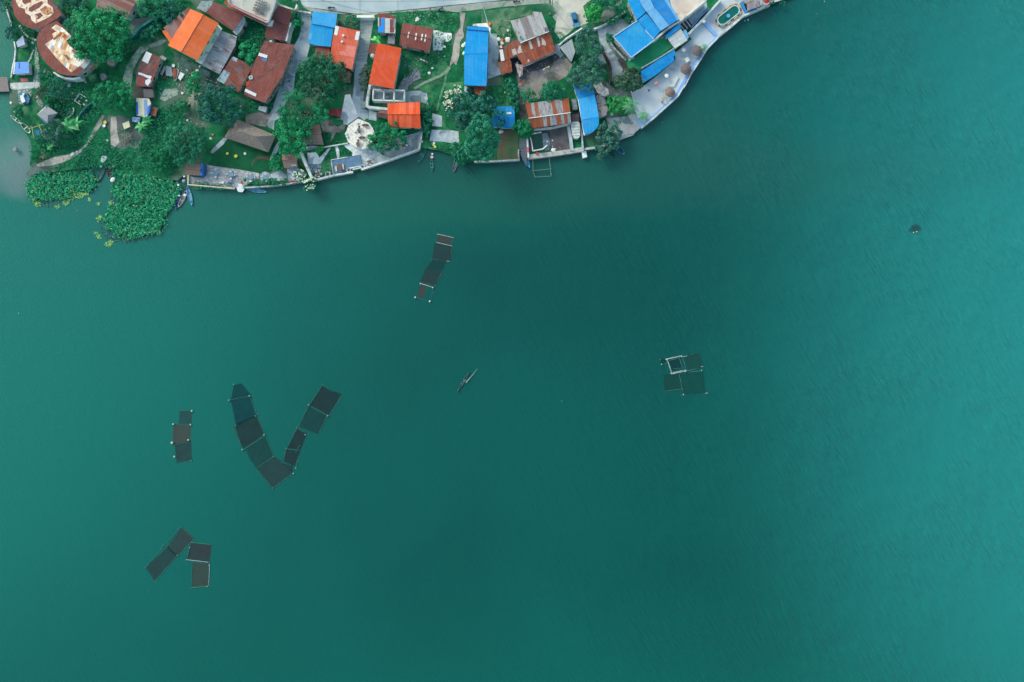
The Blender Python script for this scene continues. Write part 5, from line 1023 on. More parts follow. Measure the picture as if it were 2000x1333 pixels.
# palms and bananas
palm('palm', 'green palm with long fronds on the quay by the promenade', p('L 1050,440')[0], 6, PALMM, 3.2, 14)
palm('palm', 'small young palm at the corner of the promenade', p('L 1235,600')[0], 2.5, BANM, 2.2, 11)
palm('palm', 'dry brown palm on the promenade', p('L 1545,335')[0], 4, PALMD, 2.1, 13, wl=.25)
palm('palm', 'small green palm beside the upper thatched parasol', p('M 600,720')[0], 3, PALMM, 1.5, 11, wl=.3)
palm('palm', 'feathery grey palm beside the large dark grey-green tree', p('D 1110,270')[0], 5, PALMD, 3.4, 16, wl=.35)
palm('palm', 'palm at the top edge above the netting fence', p('C 270,30')[0], 4.5, PALMM, 2.6, 12)
palm('palm', 'spiky little palm below the patchwork roof', p('A 1400,1170')[0], 2.2, PALMM, 1.9, 14, wl=.22)
banana('banana_plant', 'large banana plant below the grey hip-roofed pavilion', p('B 1040,680')[0], 3.2, BANM, 3.0, 11, .42)
banana('banana_plant', 'smaller banana plant right of the large one by the pavilion', p('B 1180,640')[0], 2.6, BANM, 2.2, 9)
banana('banana_plant', 'banana plant beside the blue tarpaulin lean-to', p('D 280,680')[0], 2.8, BANM, 2.4, 9)
banana('banana_plant', 'banana plant at the foot of the striped tarpaulin shack', p('D 370,590')[0], 2.6, BANM, 1.9, 8)
banana('banana_plant', 'bright banana plant between the stair ramp and the red-orange roof', p('G 280,610')[0], 2.8, leafmat('banana_bright', '0f8a4c', '22a858', '8fdc78'), 1.9, 9, .34)
banana('banana_plant', 'banana plant at the end of the curved river path', p('B 760,990')[0], 2.0, BANM, 1.6, 8)
banana('banana_plant', 'banana plant at the top of the left garden behind the patchwork roof', p('A 1490,970')[0], 2.2, PALMM, 1.8, 9)
# ground cover
und = [p('B 700,360 1000,250 1200,560 1400,520 1500,300 1600,500 1420,650 1340,800 1260,950 1100,1060 850,1130 720,1180 620,1100 640,980 760,960 920,900 900,650'), p('B 1430,800 1650,720 1690,1000 1850,1070 1960,980 D 200,1050 360,830 450,620 520,600 560,420 820,300 880,460 1000,560 1180,720 1250,900 1050,1100 900,1333 0,1333 B 1100,1333 1240,1120'),
       p('C 0,700 60,500 180,560 420,460 580,360 680,300 700,360 600,600 420,620 260,700 130,860 0,1000'), p('C 1850,560 1960,620 E 60,560 200,560 280,640 200,820 160,1000 0,980 C 1900,960 1760,820 1740,700'), p('E 0,260 330,400 280,640 160,600 0,520 C 1880,460 1880,330'),
       p('F 0,270 200,240 300,330 440,340 420,460 340,480 200,440 0,560 D 1800,400'), p('A 300,400 560,440 560,640 460,680 440,560'), p('A 620,1050 860,1120 1040,1200 1280,1240 1300,1333 B 1400,200 1200,300 700,260 640,160'),
       p('A 850,-20 1400,-20 1400,120 1050,300 960,120'), p('C 250,0 1050,0 1000,110 700,330 500,280 250,270 150,100')]
scatter('undergrowth', 'tangle of low green undergrowth between the left houses and the hyacinth mats', 'undergrowth', und, 3.2, .2, LMID, h=.7, tuft=4)
scatter('undergrowth', 'brighter leafy weeds scattered through the undergrowth of the left gardens', 'undergrowth', und, 1.5, .19, LEM, h=.9, tuft=4)
scatter('grass_tufts', 'rough bright grass over the middle plots', 'grass', [p('G 620,190 1400,200 1540,300 1440,460 1400,660 1430,780 1370,1020 1180,1170 940,1210 900,1050 700,1000 660,860 1090,850 1130,470 640,340'), p('I 1060,250 1150,480 1300,560 1180,680 1110,600 1050,400'), p('I 250,400 450,300 500,600 380,680 240,560'), p('H 980,380 1110,460 1110,700 1080,900 1000,1000 980,740'), p('H 1090,940 1500,950 1440,1080 1200,1040 1080,1000'), p('J 110,100 500,50 560,340 330,350 150,180'), p('J 480,40 560,160 570,420 520,420 500,200')], 2.6, .16, LEM, h=.35, tuft=4)
scatter('grass_tufts', 'short bright grass in the small gardens', 'grass', [p('F 1200,770 1330,780 1290,930 1200,980'), p('F 1340,880 1540,870 1560,940 1300,960'), p('T 1190,80 1240,60 1260,230 1170,270 1180,480 1040,500 1020,330'), p('T 1290,50 1370,60 1480,150 1480,200 1310,220'), p('N 400,0 520,0 520,60 600,110 480,130 420,90'), p('N 480,250 620,220 800,140 980,30 1260,10 1290,100 1260,230 1100,250 900,270 600,220')], 3.0, .15, LEM, h=.3, tuft=4)
# water hyacinth
HYM = leafmat('hyacinth', '033a28', '0a8a5c', '46c48e', .15)
HYE = leafmat('hyacinth_edge', '1d4a44', '38665c', '6a8f80', .15)
h1 = p('N 350,430 380,350 450,305 520,245 590,225 700,250 800,265 900,275 1000,250 1120,240 1230,265 1262,340 1265,400 1220,475 1150,505 1060,500 960,520 900,590 820,610 720,600 560,620 450,610 390,570')
h2 = p('O 250,500 262,350 290,200 260,110 420,60 600,20 740,60 780,180 900,250 1010,330 1120,400 1150,500 1100,590 1070,660 1020,750 960,830 950,930 880,1020 760,1060 620,1090 480,1120 340,1080 220,960 150,880 150,810 210,760 220,690 320,680 350,640 310,560')
scatter('water_hyacinth', 'dense floating mat of bright green water hyacinth left of the boat channel', 'water hyacinth', [rough_line(rough_line(h1, 8, 2), 3, 1.2)], 9, .24, HYM, z=.0, h=.55, tuft=5, bumpy=.25)
scatter('water_hyacinth', 'largest floating mat of bright green water hyacinth right of the boat channel', 'water hyacinth', [rough_line(rough_line(h2, 8, 2.2), 3, 1.2)], 9, .24, HYM, z=.0, h=.6, tuft=5, bumpy=.25)
def grow(po, k):
    cx = sum(a for a, b in po)/len(po); cy = sum(b for a, b in po)/len(po); return [(cx+(a-cx)*k, cy+(b-cy)*k) for a, b in po]
scatter('drifting_hyacinth', 'loose hyacinth leaves and brown tufts in and around the floating mats', 'water plants', [rough_line(grow(h1, 1.09), 5, 2.5), rough_line(grow(h2, 1.07), 5, 2.5)], 1.3, .2, leafmat('hyacinth_mixed', '3c5548', '3f8a5e', '8fc07c', .1), z=.02, h=.75, tuft=4)
mb = MB()
for hp in (h1, h2): mb.prism([W(q, .03) for q in rough_line(hp, 4, .6)], -.1)
o = build('hyacinth_bed', mb, soft('hyacinth_roots', '06352a', '0a4a38', 1.5)); tag(o, 'dark stems and roots under the floating water hyacinth', 'water hyacinth', kind='stuff')
scatter('dying_hyacinth', 'greyish withered plants fringing the hyacinth mats', 'water plants', [p('N 430,610 560,620 700,590 820,600 800,660 700,700 560,700 470,660'), p('O 150,800 170,900 220,960 340,1080 480,1130 620,1100 800,1060 860,1070 700,1130 400,1180 220,1150 100,1000 90,880'), p('O 230,460 260,500 310,560 350,640 290,660 230,600'), p('O 1080,440 1220,380 1240,470 1120,500')], 4, .15, HYE, z=.02, h=.15, tuft=4)
scatter('duckweed', 'pale yellow-green water lettuce patches drifting at the mat edges', 'water plants', [p('N 420,600 480,610 540,650 530,700 490,700 440,650'), p('N 820,610 880,590 920,610 910,650 870,680 830,660'), p('N 930,530 1000,500 1080,510 1160,510 1160,540 1100,550 1060,590 1000,580 940,610 910,570'), p('N 715,680 770,670 790,700 740,730'), p('N 1145,580 1190,585 1190,620 1150,620'), p('N 1255,640 1305,640 1300,680 1260,680'), p('N 1255,840 1330,800 1330,850 1280,900 1260,880'), p('N 1220,1030 1280,1030 1280,1050 1230,1055'), p('N 1250,1065 1310,1060 1320,1110 1270,1110'), p('N 1360,1180 1440,1130 1480,1150 1440,1220 1390,1230'), p('N 1410,630 1470,620 1490,650 1430,670'), p('Q 100,430 180,435 170,470 120,470')], 16, .14, leafmat('duckweed', '5c9a62', '85bd6c', 'a9d47e', .1), z=.02, h=.1, tuft=5)
scatter('floating_debris', 'pale floating leaves and scraps along the promenade wall', 'flotsam', [p('M 1060,350 1200,300 1440,170 1490,150 1480,230 1300,320 1180,340'), p('M 860,680 910,690 910,720 870,710'), p('M 620,770 660,760 660,800 620,810'), p('L 1340,660 1400,670 1300,720'), p('Q 100,470 400,460 560,480 300,510'), p('N 1360,1120 1480,1110 1600,1200 1520,1220'), p('N 850,680 1100,740 1220,800 1120,810 900,720')], .7, .1, plain('pale_scraps', '7fb0a4'), z=.02, h=.03, tuft=2)
scatter('wall_plants', 'leafy creepers growing along the lake side of the stone terrace wall', 'plants', [p('Q 130,375 300,380 370,400 560,400 640,410 640,440 400,430 130,400'), p('Q 780,400 1000,390 1040,340 1100,340 1180,380 1300,350 1350,340 1360,390 1200,420 1100,450 1060,430 800,430'), p('Q 60,430 500,455 640,470 640,490 200,480 60,460')], 7, .16, LMID, h=.6, tuft=4)
scatter('litter', 'small pale stones and scraps of litter strewn over the ground', 'litter', [p('G 640,880 900,860 1340,760 1340,900 950,1000 680,1080'), p('I 230,560 450,560 400,700 280,700'), p('C 60,150 300,150 260,330 80,480'), p('C 540,960 900,980 960,1200 700,1290 560,1180'), p('D 880,480 1280,560 1240,760 1130,700'), p('D 1240,900 1330,900 1280,1020'), p('J 1030,1000 1220,1000 1200,1060 1040,1060'), p('I 650,1010 1150,820 1300,900 1200,1100 900,1200 600,1150'), p('F 300,640 560,200 760,100 560,600'), p('G 620,200 1500,220 1400,400 1150,460 650,340'), p('D 1080,60 1480,60 1400,180 1150,200'), p('B 560,60 1300,100 1400,500 1000,560 700,400'), p('K 560,320 900,250 1050,330 760,560'), p('Z 280,150 440,150 420,180 320,190'), p('G 860,240 1100,260 1080,350 900,330'), p('H 1300,950 1370,960 1370,1010 1290,1010')], .9, .13, plain('litter_white', 'd5dce0'), h=.12, tuft=2)
# ================================================================ BOATS
def canoe(label, q0, q1, w, hm, im, thw=(.3, .7), z=0.0, name='canoe', cat='canoe', tm=None, wid=.62, extras=None):
    a, b = W(q0, z+.3), W(q1, z+.3); c = (a+b)/2; L = (b-a).length; rz = math.atan2(b.y-a.y, b.x-a.x)
    root = thing(name, label, cat, (c.x, c.y, z), None, rz); ORG[root.name] = Vector()
    n = 14; S_ = []
    for i in range(n+1):
        t = i/n; h = w/2*max(.02, math.sin(math.pi*t))**wid; zg = .34+.16*(2*t-1)**4; x = (t-.5)*L
        S_.append([(x, -h, zg), (x, -h*.8, .05), (x, 0, -.08), (x, h*.8, .05), (x, h, zg), (x, max(0, h-.09), zg), (x, max(0, h*.75-.06), .12), (x, 0, .07), (x, -max(0, h*.75-.06), .12), (x, -max(0, h-.09), zg)])
    def part(name, idx, m, close=False):
        vs = []; fs = []
        for s in S_: vs += [s[k] for k in idx]
        k = len(idx)
        for i in range(n):
            for j in range(k-1): fs.append([i*k+j, (i+1)*k+j, (i+1)*k+j+1, i*k+j+1])
        mb = MB(); mb.add(vs, fs); return build(name, mb, m, root)
    part('hull', [0, 1, 2, 3, 4], hm); part('gunwale', [4, 5], tm or hm); part('gunwale', [9, 0], tm or hm); part('floor', [5, 6, 7, 8, 9], im)
    for t in thw:
        h = w/2*math.sin(math.pi*t)**wid; mb = MB(); mb.box(((t-.5)*L, 0, .3), (.26, h*2-.1, .04)); build('thwart', mb, tm or hm, root)
    for sx in (-1, 1):
        mb = MB(); x0 = sx*L/2; x1 = sx*L*.40; h = w/2*max(.02, math.sin(math.pi*.1))**wid
        mb.prism([(x0, 0, .49), (x1, -h+.04, .40), (x1, h-.04, .40)], [.03]); build('bow_deck', mb, tm or hm, root)
    return root
BB = plain('boat_blue', '2f8fd0', .45); BBL = plain('boat_light_blue', '4aa6dc', .45); BIN = soft('boat_inside', '4f8aa8', '86a8ba', 3); BT = plain('boat_teal', '0f5560', .5); BTI = plain('boat_teal_inside', '1f6a60', .6)
BM = plain('boat_maroon', '4a3440', .6); BG = plain('boat_grey', '9a9ca4', .5); BGI = plain('boat_grey_inside', '6f717a', .7); BN = plain('boat_navy', '0f4a92', .5); BNI = plain('boat_navy_in', '16386a', .6)
BW = plain('boat_white', 'cfd6da', .5); BR = plain('boat_red', 'b8403a', .5); BDI = plain('boat_dark_in', '26404c', .7)
canoe('dark teal canoe moored at the left side of the channel between the hyacinth mats', *p('N 1368,130 1270,372'), 1.6, BT, BTI, (.35, .5, .6))
canoe('maroon canoe moored at the right side of the channel between the hyacinth mats', *p('N 1398,140 1432,330'), 1.15, BM, plain('maroon_in', '3c3440'), (.45, .6))
canoe('deep blue canoe, leftmost of the three beside the largest hyacinth mat', *p('O 1145,470 1088,732'), 1.15, BN, BNI, (.3, .6))
canoe('grey wooden canoe with a white bag, middle one of three below the terrace corner', *p('O 1235,480 1122,703'), 1.3, BG, BGI, (.35, .6))
canoe('light blue canoe tied at the corner of the stone terrace wall', *p('O 1240,425 1300,680'), 1.3, BB, BIN, (.3, .75))
canoe('blue canoe with pale thwarts lying along the stone terrace wall', *p('Q 812,462 1072,503'), 1.25, BB, BIN, (.38, .62), tm=BBL)
canoe('dark green canoe tied below the corner of the white lakeside wall', *p('H 1035,1005 918,1235'), 1.35, BT, plain('canoe_green_in', '14605a'), (.45, .55), tm=plain('teal_rim', '3c8a86'))
canoe('small dark green canoe with a white bag, second from the white lakeside wall', *p('H 1120,1195 1128,1365'), 1.0, BT, BTI, (.35, .7), tm=MC['teal_rim'])
canoe('blue canoe with reddish stern tied under the dark shrub', *p('H 1500,1185 1460,1380'), 1.2, plain('boat_mid_blue', '2a62a8'), plain('red_blue_in', '5a5a80'), (.3, .55), tm=plain('reddish', '7a6a80'))
canoe('bright blue canoe moored by the ramp and the courtyard wall', *p('J 592,1038 745,1318'), 1.4, BBL, plain('sky_in', '4f9cc8'), (.3, .5, .72), tm=BBL)
canoe('small cyan-edged boat with a pointed bow at the overhanging tree', *p('L 790,1045 935,1188'), 1.6, plain('cyan_edge', '3fa8c0'), plain('teal_deep', '0c4a58'), (.35,), tm=MC.get('cyan_edge'))
canoe('sunken-looking dark grey canoe under the overhanging tree', *p('L 715,1120 780,1235'), .8, plain('slate_boat', '2c4a4c'), BDI, (.5,))
canoe('red and white canoe along the left river wall', *p('B 165,518 320,640'), .9, BR, BW, (.5,), z=.6, tm=BW)
canoe('white dinghy with dark navy interior beside the left river wall', *p('B 325,632 462,785'), 1.4, BW, plain('navy_in', '1c3454'), (.5,), z=.6, tm=BW, wid=.4)
canoe('bright yellow kayak lying in the grass left of the large dark tree', *p('D 848,320 868,412'), .85, plain('kayak_yellow', 'a8b82a'), plain('kayak_in', '8a9a22'), (.5,), z=G0)
r = canoe('narrow pale canoe with two white bags drifting far out at the lake centre', *p('AA 385,1085 770,455'), .75, plain('pale_boat', '4a7a78'), plain('pale_boat_in', '2a4a50'), (.4, .6), wid=.9)
tag(r, 'narrow outrigger canoe drifting alone in the middle of the lake', 'canoe'); pc = ORG[r.name]
def rel(root, q, z):
    w = W(q, z)-root.location; return Matrix.Rotation(-root.rotation_euler.z, 3, 'Z') @ w
mb = MB(); a, b = rel(r, p('AA 665,810')[0], .3), rel(r, p('AA 1040,350')[0], .3); mb.tube(a, b, .09, .03); build('float_pole', mb, plain('bamboo_pale', 'a9c4bc'), r)
mb = MB(); mb.tube(rel(r, p('AA 570,770')[0], .45), rel(r, p('AA 770,690')[0], .4), .04); build('boom', mb, MC['bamboo_pale'], r)
# ================================================================ FISH CAGES
def netmat(name, c, al):
    m, nt, b = newmat(name); v = pos(nt); n = noise(nt, v, .35, 4)
    col = mixc(nt, n, C(c), C(c, .75)); nt.links.new(col, b.inputs['Base Color']); inp(b, 'Roughness', .9); inp(b, 'Specular IOR Level', .1)
    t = nd(nt, 'ShaderNodeBsdfTransparent'); mx = nd(nt, 'ShaderNodeMixShader')
    uv = nd(nt, 'ShaderNodeUVMap').outputs[0]; sx = nd(nt, 'ShaderNodeSeparateXYZ'); nt.links.new(uv, sx.inputs[0])
    nt.links.new(mth(nt, 'MULTIPLY', sx.outputs[0], mth(nt, 'MULTIPLY', mth(nt, 'ADD', .5, mth(nt, 'MULTIPLY', n, .8)), al*.8)), mx.inputs[0])
    nt.links.new(t.outputs[0], mx.inputs[1]); nt.links.new(b.outputs[0], mx.inputs[2]); nt.links.new(mx.outputs[0], nt.nodes['Material Output'].inputs[0]); return m
NB = netmat('net_brown', '565254', .8); NG = netmat('net_grey', '38484f', .75); NT = netmat('net_teal', '28484e', .7); NBL = netmat('net_blue', '1a4450', .75); ND = netmat('net_dark', '2c3c44', .85)
POLE = plain('bamboo_wet', '4c7a74', .6); POLEL = plain('bamboo_grey', 'a0b2bc', .6); FLOAT = plain('float_white', 'a4c2be', .5); FLOATD = plain('float_dull', '5c8880', .7)
def cage(label, nets, poles, floats, cat='fish cage', pr=.04):
    ct = cent([W(q) for s, m in nets for q in p(s)]); root = thing('fish_cage', label, cat, (ct.x, ct.y, 0))
    for s, m in nets:
        q = [W(x, .035) for x in rough_line(p(s), 6, .25)]; c = cent(q); mb = MB()
        def gr(k, zz): return [(c.x+(x.x-c.x)*k, c.y+(x.y-c.y)*k, zz) for x in q]
        o_, i_ = gr(1.1, .03), gr(.96, .012); n = len(q); mb.add(o_+i_, [[k, (k+1) % n, n+(k+1) % n, n+k] for k in range(n)]+[list(range(n, 2*n))], [[(.05, 0), (.05, 0), (1, 0), (1, 0)]]*n+[[(1, 0)]*n])
        build('net', mb, m, root)
    for it in poles:
        s, rr = it if isinstance(it, tuple) else (it, pr); a, b = p(s); a, b = W(a, .1), W(b, .1); mb = MB(); m_ = a.lerp(b, .5)+Vector((random.uniform(-.08, .08), random.uniform(-.08, .08), 0))
        mb.tube(a, m_, rr*1.1, rr); mb.tube(m_, b, rr, rr*.7); build('pole', mb, POLEL if rr > .075 else POLE, root)
    for it in floats:
        s, rr, mm = it; w = W(p(s)[0], .05); mb = MB(); mb.lathe(w, [(rr*.6, 0), (rr, rr*.5), (rr*.85, rr*1.1), (.01, rr*1.4)], 8); build('float', mb, mm, root)
    return root
cage('tall slanting chain of four fish cages with pale crossbars, nearest to the shore', [('R 625,165 845,205 835,320 615,285', NB), ('R 575,300 850,345 830,590 545,560', NG), ('R 545,570 770,600 690,740 420,730', NT), ('R 430,730 690,760 590,985 340,930', NG), ('R 340,980 460,1010 380,1190 290,1160', NB)],
     [('R 615,148 885,208', .1), ('R 595,280 862,342', .09), 'R 862,342 845,460', 'R 875,215 855,330', ('R 490,548 630,572', .06), ('R 770,588 825,592', .08), 'R 690,780 590,990', ('R 335,950 560,1022', .11), 'R 335,930 590,985', 'R 548,1030 515,1190', 'R 260,1180 500,1245'],
     [('R 345,955', .22, FLOAT), ('R 545,1020', .24, FLOAT), ('R 260,1178', .3, FLOAT), ('R 497,1243', .32, FLOAT), ('R 600,283', .15, FLOATD), ('R 858,270', .12, FLOATD), ('R 590,990', .12, FLOATD)])
cage('left arm of the V-shaped chain of fish cages, five dark nets with dull corner floats', [('S 150,130 230,110 330,230 300,250 120,280', NBL), ('S 120,290 325,255 385,450 175,555', NBL), ('S 160,580 390,470 475,665 250,810', ND), ('S 280,820 485,690 580,895 400,1030 330,930', NT), ('S 410,1035 590,910 790,1075 570,1240', NG), ('S 170,545 385,450 390,470 190,570', netmat('net_black', '1c3038', .7))],
     ['S 95,290 320,245', 'S 320,250 580,900', 'S 160,570 240,825', 'S 250,828 480,668', 'S 400,1025 580,900', 'S 480,1130 570,1245', 'S 575,1240 795,1083', 'S 120,580 200,740'],
     [('S 97,290', .3, FLOATD), ('S 320,243', .32, FLOATD), ('S 385,460', .2, FLOATD), ('S 412,437', .16, FLOATD), ('S 480,665', .34, FLOATD), ('S 245,825', .34, FLOATD), ('S 580,900', .2, FLOATD), ('S 795,1083', .2, FLOAT), ('S 570,1243', .16, FLOATD), ('S 147,118', .12, FLOAT), ('S 170,565', .18, FLOATD)])
cage('right arm of the V-shaped chain of fish cages, four nets narrowing towards the V', [('S 1110,140 1180,180 1310,225 1180,445 975,345', ND), ('S 960,360 1160,465 1060,650 865,580', NT), ('S 835,600 940,655 870,825 725,810', ND), ('S 715,825 820,840 870,840 805,1000 690,950', ND), ('S 600,910 680,960 790,1000 780,1070', NT)],
     ['S 1105,115 1170,165', 'S 1100,140 965,345', 'S 965,345 1165,455', 'S 1320,250 1180,465', 'S 960,360 770,690', 'S 1160,465 1075,640', 'S 830,588 930,645', 'S 835,600 720,815', 'S 715,815 815,832', 'S 865,778 815,870', 'S 665,962 770,998', 'S 855,900 820,1030', 'S 715,830 690,945'],
     [('S 962,340', .3, FLOATD), ('S 1168,458', .3, FLOATD), ('S 925,665', .16, FLOAT), ('S 957,655', .12, FLOATD), ('S 717,815', .18, FLOATD), ('S 863,778', .12, FLOATD), ('S 838,955', .12, FLOATD), ('S 822,1028', .15, FLOAT), ('S 832,588', .15, FLOATD), ('S 1105,117', .12, FLOATD)])
cage('short upright stack of three fish cages left of the V-shaped chain', [('V 278,78 358,80 355,168 272,162', netmat('net_slate', '3c4c54', .6)), ('V 235,170 350,178 345,280 232,300', NB), ('V 245,300 350,280 358,408 258,425', NG)],
     ['V 275,76 325,76', 'V 222,310 290,295', 'V 310,418 358,408', 'V 335,178 358,178', 'V 290,295 345,280'], [('V 359,79', .3, FLOAT), ('V 235,167', .26, FLOAT), ('V 350,170', .24, FLOAT), ('V 228,291', .42, FLOAT), ('V 336,272', .28, FLOAT), ('V 243,384', .3, FLOAT), ('V 355,410', .2, FLOATD)])
cage('slanting pair of long fish cages at the lower left', [('V 290,855 370,930 265,1040 200,985', netmat('net_mauve', '454750', .72)), ('V 190,995 255,1050 110,1210 55,1125', NG), ('V 200,983 262,1040 250,1050 190,992', MC.get('x') or netmat('net_black2', '1c3038', .7))],
     ['V 375,930 265,1042', 'V 285,850 375,935', 'V 45,1128 285,850', 'V 262,1042 115,1215', 'V 150,985 165,975'], [('V 263,1042', .2, FLOATD), ('V 167,975', .16, FLOATD), ('V 47,1125', .12, FLOATD), ('V 115,1215', .12, FLOATD)])
cage('upright pair of squarish fish cages at the lower left, with pale frames', [('V 355,965 485,975 475,1088 325,1070', netmat('net_mauve2', '453f49', .75)), ('V 362,1095 470,1100 468,1245 358,1250', netmat('net_brown2', '50504f', .68))],
     [('V 350,955 488,972', .07), ('V 350,965 320,1085', .06), ('V 320,1072 472,1090', .08), ('V 476,1100 470,1245', .08), ('V 352,1260 488,1246', .07), 'V 362,1095 358,1250'], [('V 345,990', .14, FLOAT), ('V 320,1080', .12, FLOATD), ('V 474,1110', .15, FLOAT), ('V 460,1250', .15, FLOAT), ('V 458,1088', .14, FLOAT)])
cage('fish cage group with a double-beamed square wooden frame, right of the lake centre', [('U 410,390 640,350 690,545 480,600', NBL), ('U 830,250 1070,230 1130,540 820,590 760,330', netmat('net_green', '2a5652', .6)), ('U 300,700 630,690 690,1000 320,1030', netmat('net_olive', '24524e', .7)), ('U 650,690 1150,640 1190,1080 740,1120', netmat('net_mid', '205652', .55)), ('U 230,350 350,360 350,430 240,460', netmat('net_d3', '1c4448', .6))],
     [('U 330,360 695,280', .14), ('U 420,385 680,300', .07), ('U 370,370 460,640', .12), ('U 385,390 470,620', .07), ('U 460,680 800,605', .14), ('U 480,655 760,590', .08), ('U 630,335 700,550', .07), ('U 695,300 790,610', .06), ('U 500,565 690,545', .05), ('U 700,308 805,280', .08), ('U 870,262 960,238', .05), ('U 815,610 1010,555', .07), ('U 900,630 1125,598', .07), ('U 630,690 700,1030', .07), ('U 350,1048 720,1000', .06), ('U 1105,520 1150,512', .09), ('U 1190,1095 1250,1085', .09), ('U 670,1142 805,1132', .05)],
     [('U 455,660', .26, POLEL), ('U 762,612', .3, POLEL), ('U 365,370', .26, POLEL), ('U 680,295', .22, POLEL), ('U 222,365', .15, FLOATD), ('U 245,468', .18, FLOAT), ('U 345,440', .12, FLOATD), ('U 720,1122', .2, FLOAT), ('U 1112,600', .18, FLOAT), ('U 690,1005', .14, FLOATD), ('U 910,630', .14, FLOATD)])
root = thing('fish_cage', 'small round submerged net with two white floats alone at the right', 'fish cage', tuple(W((1787, 446))))
mb = MB(); q = [W((1787+13.5*math.cos(t)*(1+.15*math.sin(3*t))+.0, 447+9.5*math.sin(t)-1.5*math.cos(t)), .03) for t in [k*math.pi/10 for k in range(20)]]
qi = [q_.lerp(W((1787, 446), .02), .5) for q_ in q]; mb.add(q+qi, [[k, (k+1) % 20, 20+(k+1) % 20, 20+k] for k in range(20)]+[list(range(20, 40))], [[(.1, 0), (.1, 0), (1, 0), (1, 0)]]*20+[[(1, 0)]*20]); build('net', mb, netmat('net_purple', '33525f', .75), root)
for s_ in ((1784.2, 454.8), (1790.3, 453.4)): mb = MB(); mb.lathe(W(s_, .04), [(.12, 0), (.22, .12), (.01, .3)], 8); build('float', mb, FLOAT, root)
for s_, lb in (((37, 612.5), 'tiny white buoy far out near the left edge'), ((1097.5, 784), 'tiny pale buoy between the drifting canoe and the square framed cage'), ((1610, 4), 'white scrap floating near the top right shore'), ((1596, 28), 'second pale scrap floating near the top right shore'), ((1293, 240), 'pale buoy off the promenade corner')):
    mb = MB(); mb.lathe(W(s_, 0), [(.1, -.1), (.17, .05), (.13, .15), (.01, .2)], 8); tag(build('buoy', mb, FLOATD if 'pale' in lb else FLOAT), lb, 'buoy')
# pier frame of poles by the courtyard
root = thing('pole_frame', 'rectangular frame of thin bamboo poles standing in the lake below the earth courtyard', 'pole frame', tuple(W((1058, 330))))
for s_ in ('Y 1605,195 1608,360', 'Y 1815,165 1842,420', 'Y 1600,358 1850,335', 'Y 1605,360 1635,445', 'Y 1635,442 1850,428'):
    a, b = p(s_); mb = MB(); mb.tube(W(a, .8), W(b, .8), .07); build('pole', mb, plain('bamboo_frame', '7f9a92'), root)
for s_ in ('Y 1607,358', 'Y 1635,445', 'Y 1845,415', 'Y 1838,340'):
    w = W(p(s_)[0], 0); mb = MB(); mb.tube(w-Vector((0,0,.6)), w+Vector((0,0,1.1)), .09); build('post', mb, MC['bamboo_frame'], root)
root = thing('pole_frame', 'bamboo pole frame beside the left river wall holding a blue sheet', 'pole frame', tuple(W(p('B 560,760')[0], G0)))
for s_ in ('B 430,722 660,655', 'B 488,680 515,870', 'B 595,645 660,865', 'B 510,865 560,845', 'B 600,690 720,870'):
    a, b = p(s_); mb = MB(); mb.tube(W(a, 1.7), W(b, 1.7), .09); build('pole', mb, plain('bamboo_cream', 'b8b890'), root)
for s_ in ('B 490,690', 'B 600,660', 'B 512,862', 'B 655,858'):
    w = W(p(s_)[0], G0); mb = MB(); mb.tube(w, w+Vector((0,0,1)), .08); build('post', mb, MC['bamboo_cream'], root)
slab('blue_sheet', p('B 525,755 620,735 650,790 560,830'), soft('blue_sheet_m', '2a62b8', '4a84d0', 2), 1.2, 1.3, 'folded blue sheet lying under the bamboo pole frame', 'sheet')
# ================================================================ FENCES AND POLES
wall('netting_fence', 'turquoise netting fence running diagonally left of the big orange house', 'fence', p('C 690,158 600,235 420,320 260,420 180,520 90,580'), .55, G0, 2.3, soft('teal_net', '1f8a8c', '2a9a98', 1.5))
wall('netting_fence', 'thin teal fence at the lower right of the left garden', 'fence', p('B 1450,290 1340,360 1230,480 1180,590'), .25, G0, 2.0, soft('teal_fence', '1c6a6c', '3a8a88', 1.5))
wall('garden_frame', 'white low pipe rail with a right-angle corner in the left garden', 'rail', p('B 1310,240 1215,178 1140,285 1230,352'), .16, G0, 1.5, WHITE)
wall('bench', 'curved white arc bench in the left garden', 'bench', p('B 1120,398 1128,440 1105,490 1070,530 1030,555'), .28, G0, 1.25, WHITE)
def pole(label, q, h, arm):
    w = W(q, G0); root = thing('utility_pole', label, 'utility pole', tuple(w)); mb = MB(); mb.tube(w, w+Vector((0, 0, h)), .17, .11, 8); build('pole', mb, soft('pole_concrete', '6f7a82', '828c94', 2), root)
    mb = MB(); mb.box(w+Vector((0, 0, h-.5)), (1.8, .12, .12), arm); build('cross_arm', mb, plain('steel', '9aa4ad', .3, .8), root)
    mb = MB(); mb.lathe(w+Vector((.35, 0, h-2)), [(.25, 0), (.28, .8), (.01, .9)], 10); build('transformer', mb, plain('transformer', '4a5a64'), root)
pole('grey utility pole at the street beside the gate pillar', (590.5, 24), 9, .2); pole('grey utility pole at the right end of the green verge', (1078, 15), 8, .1)
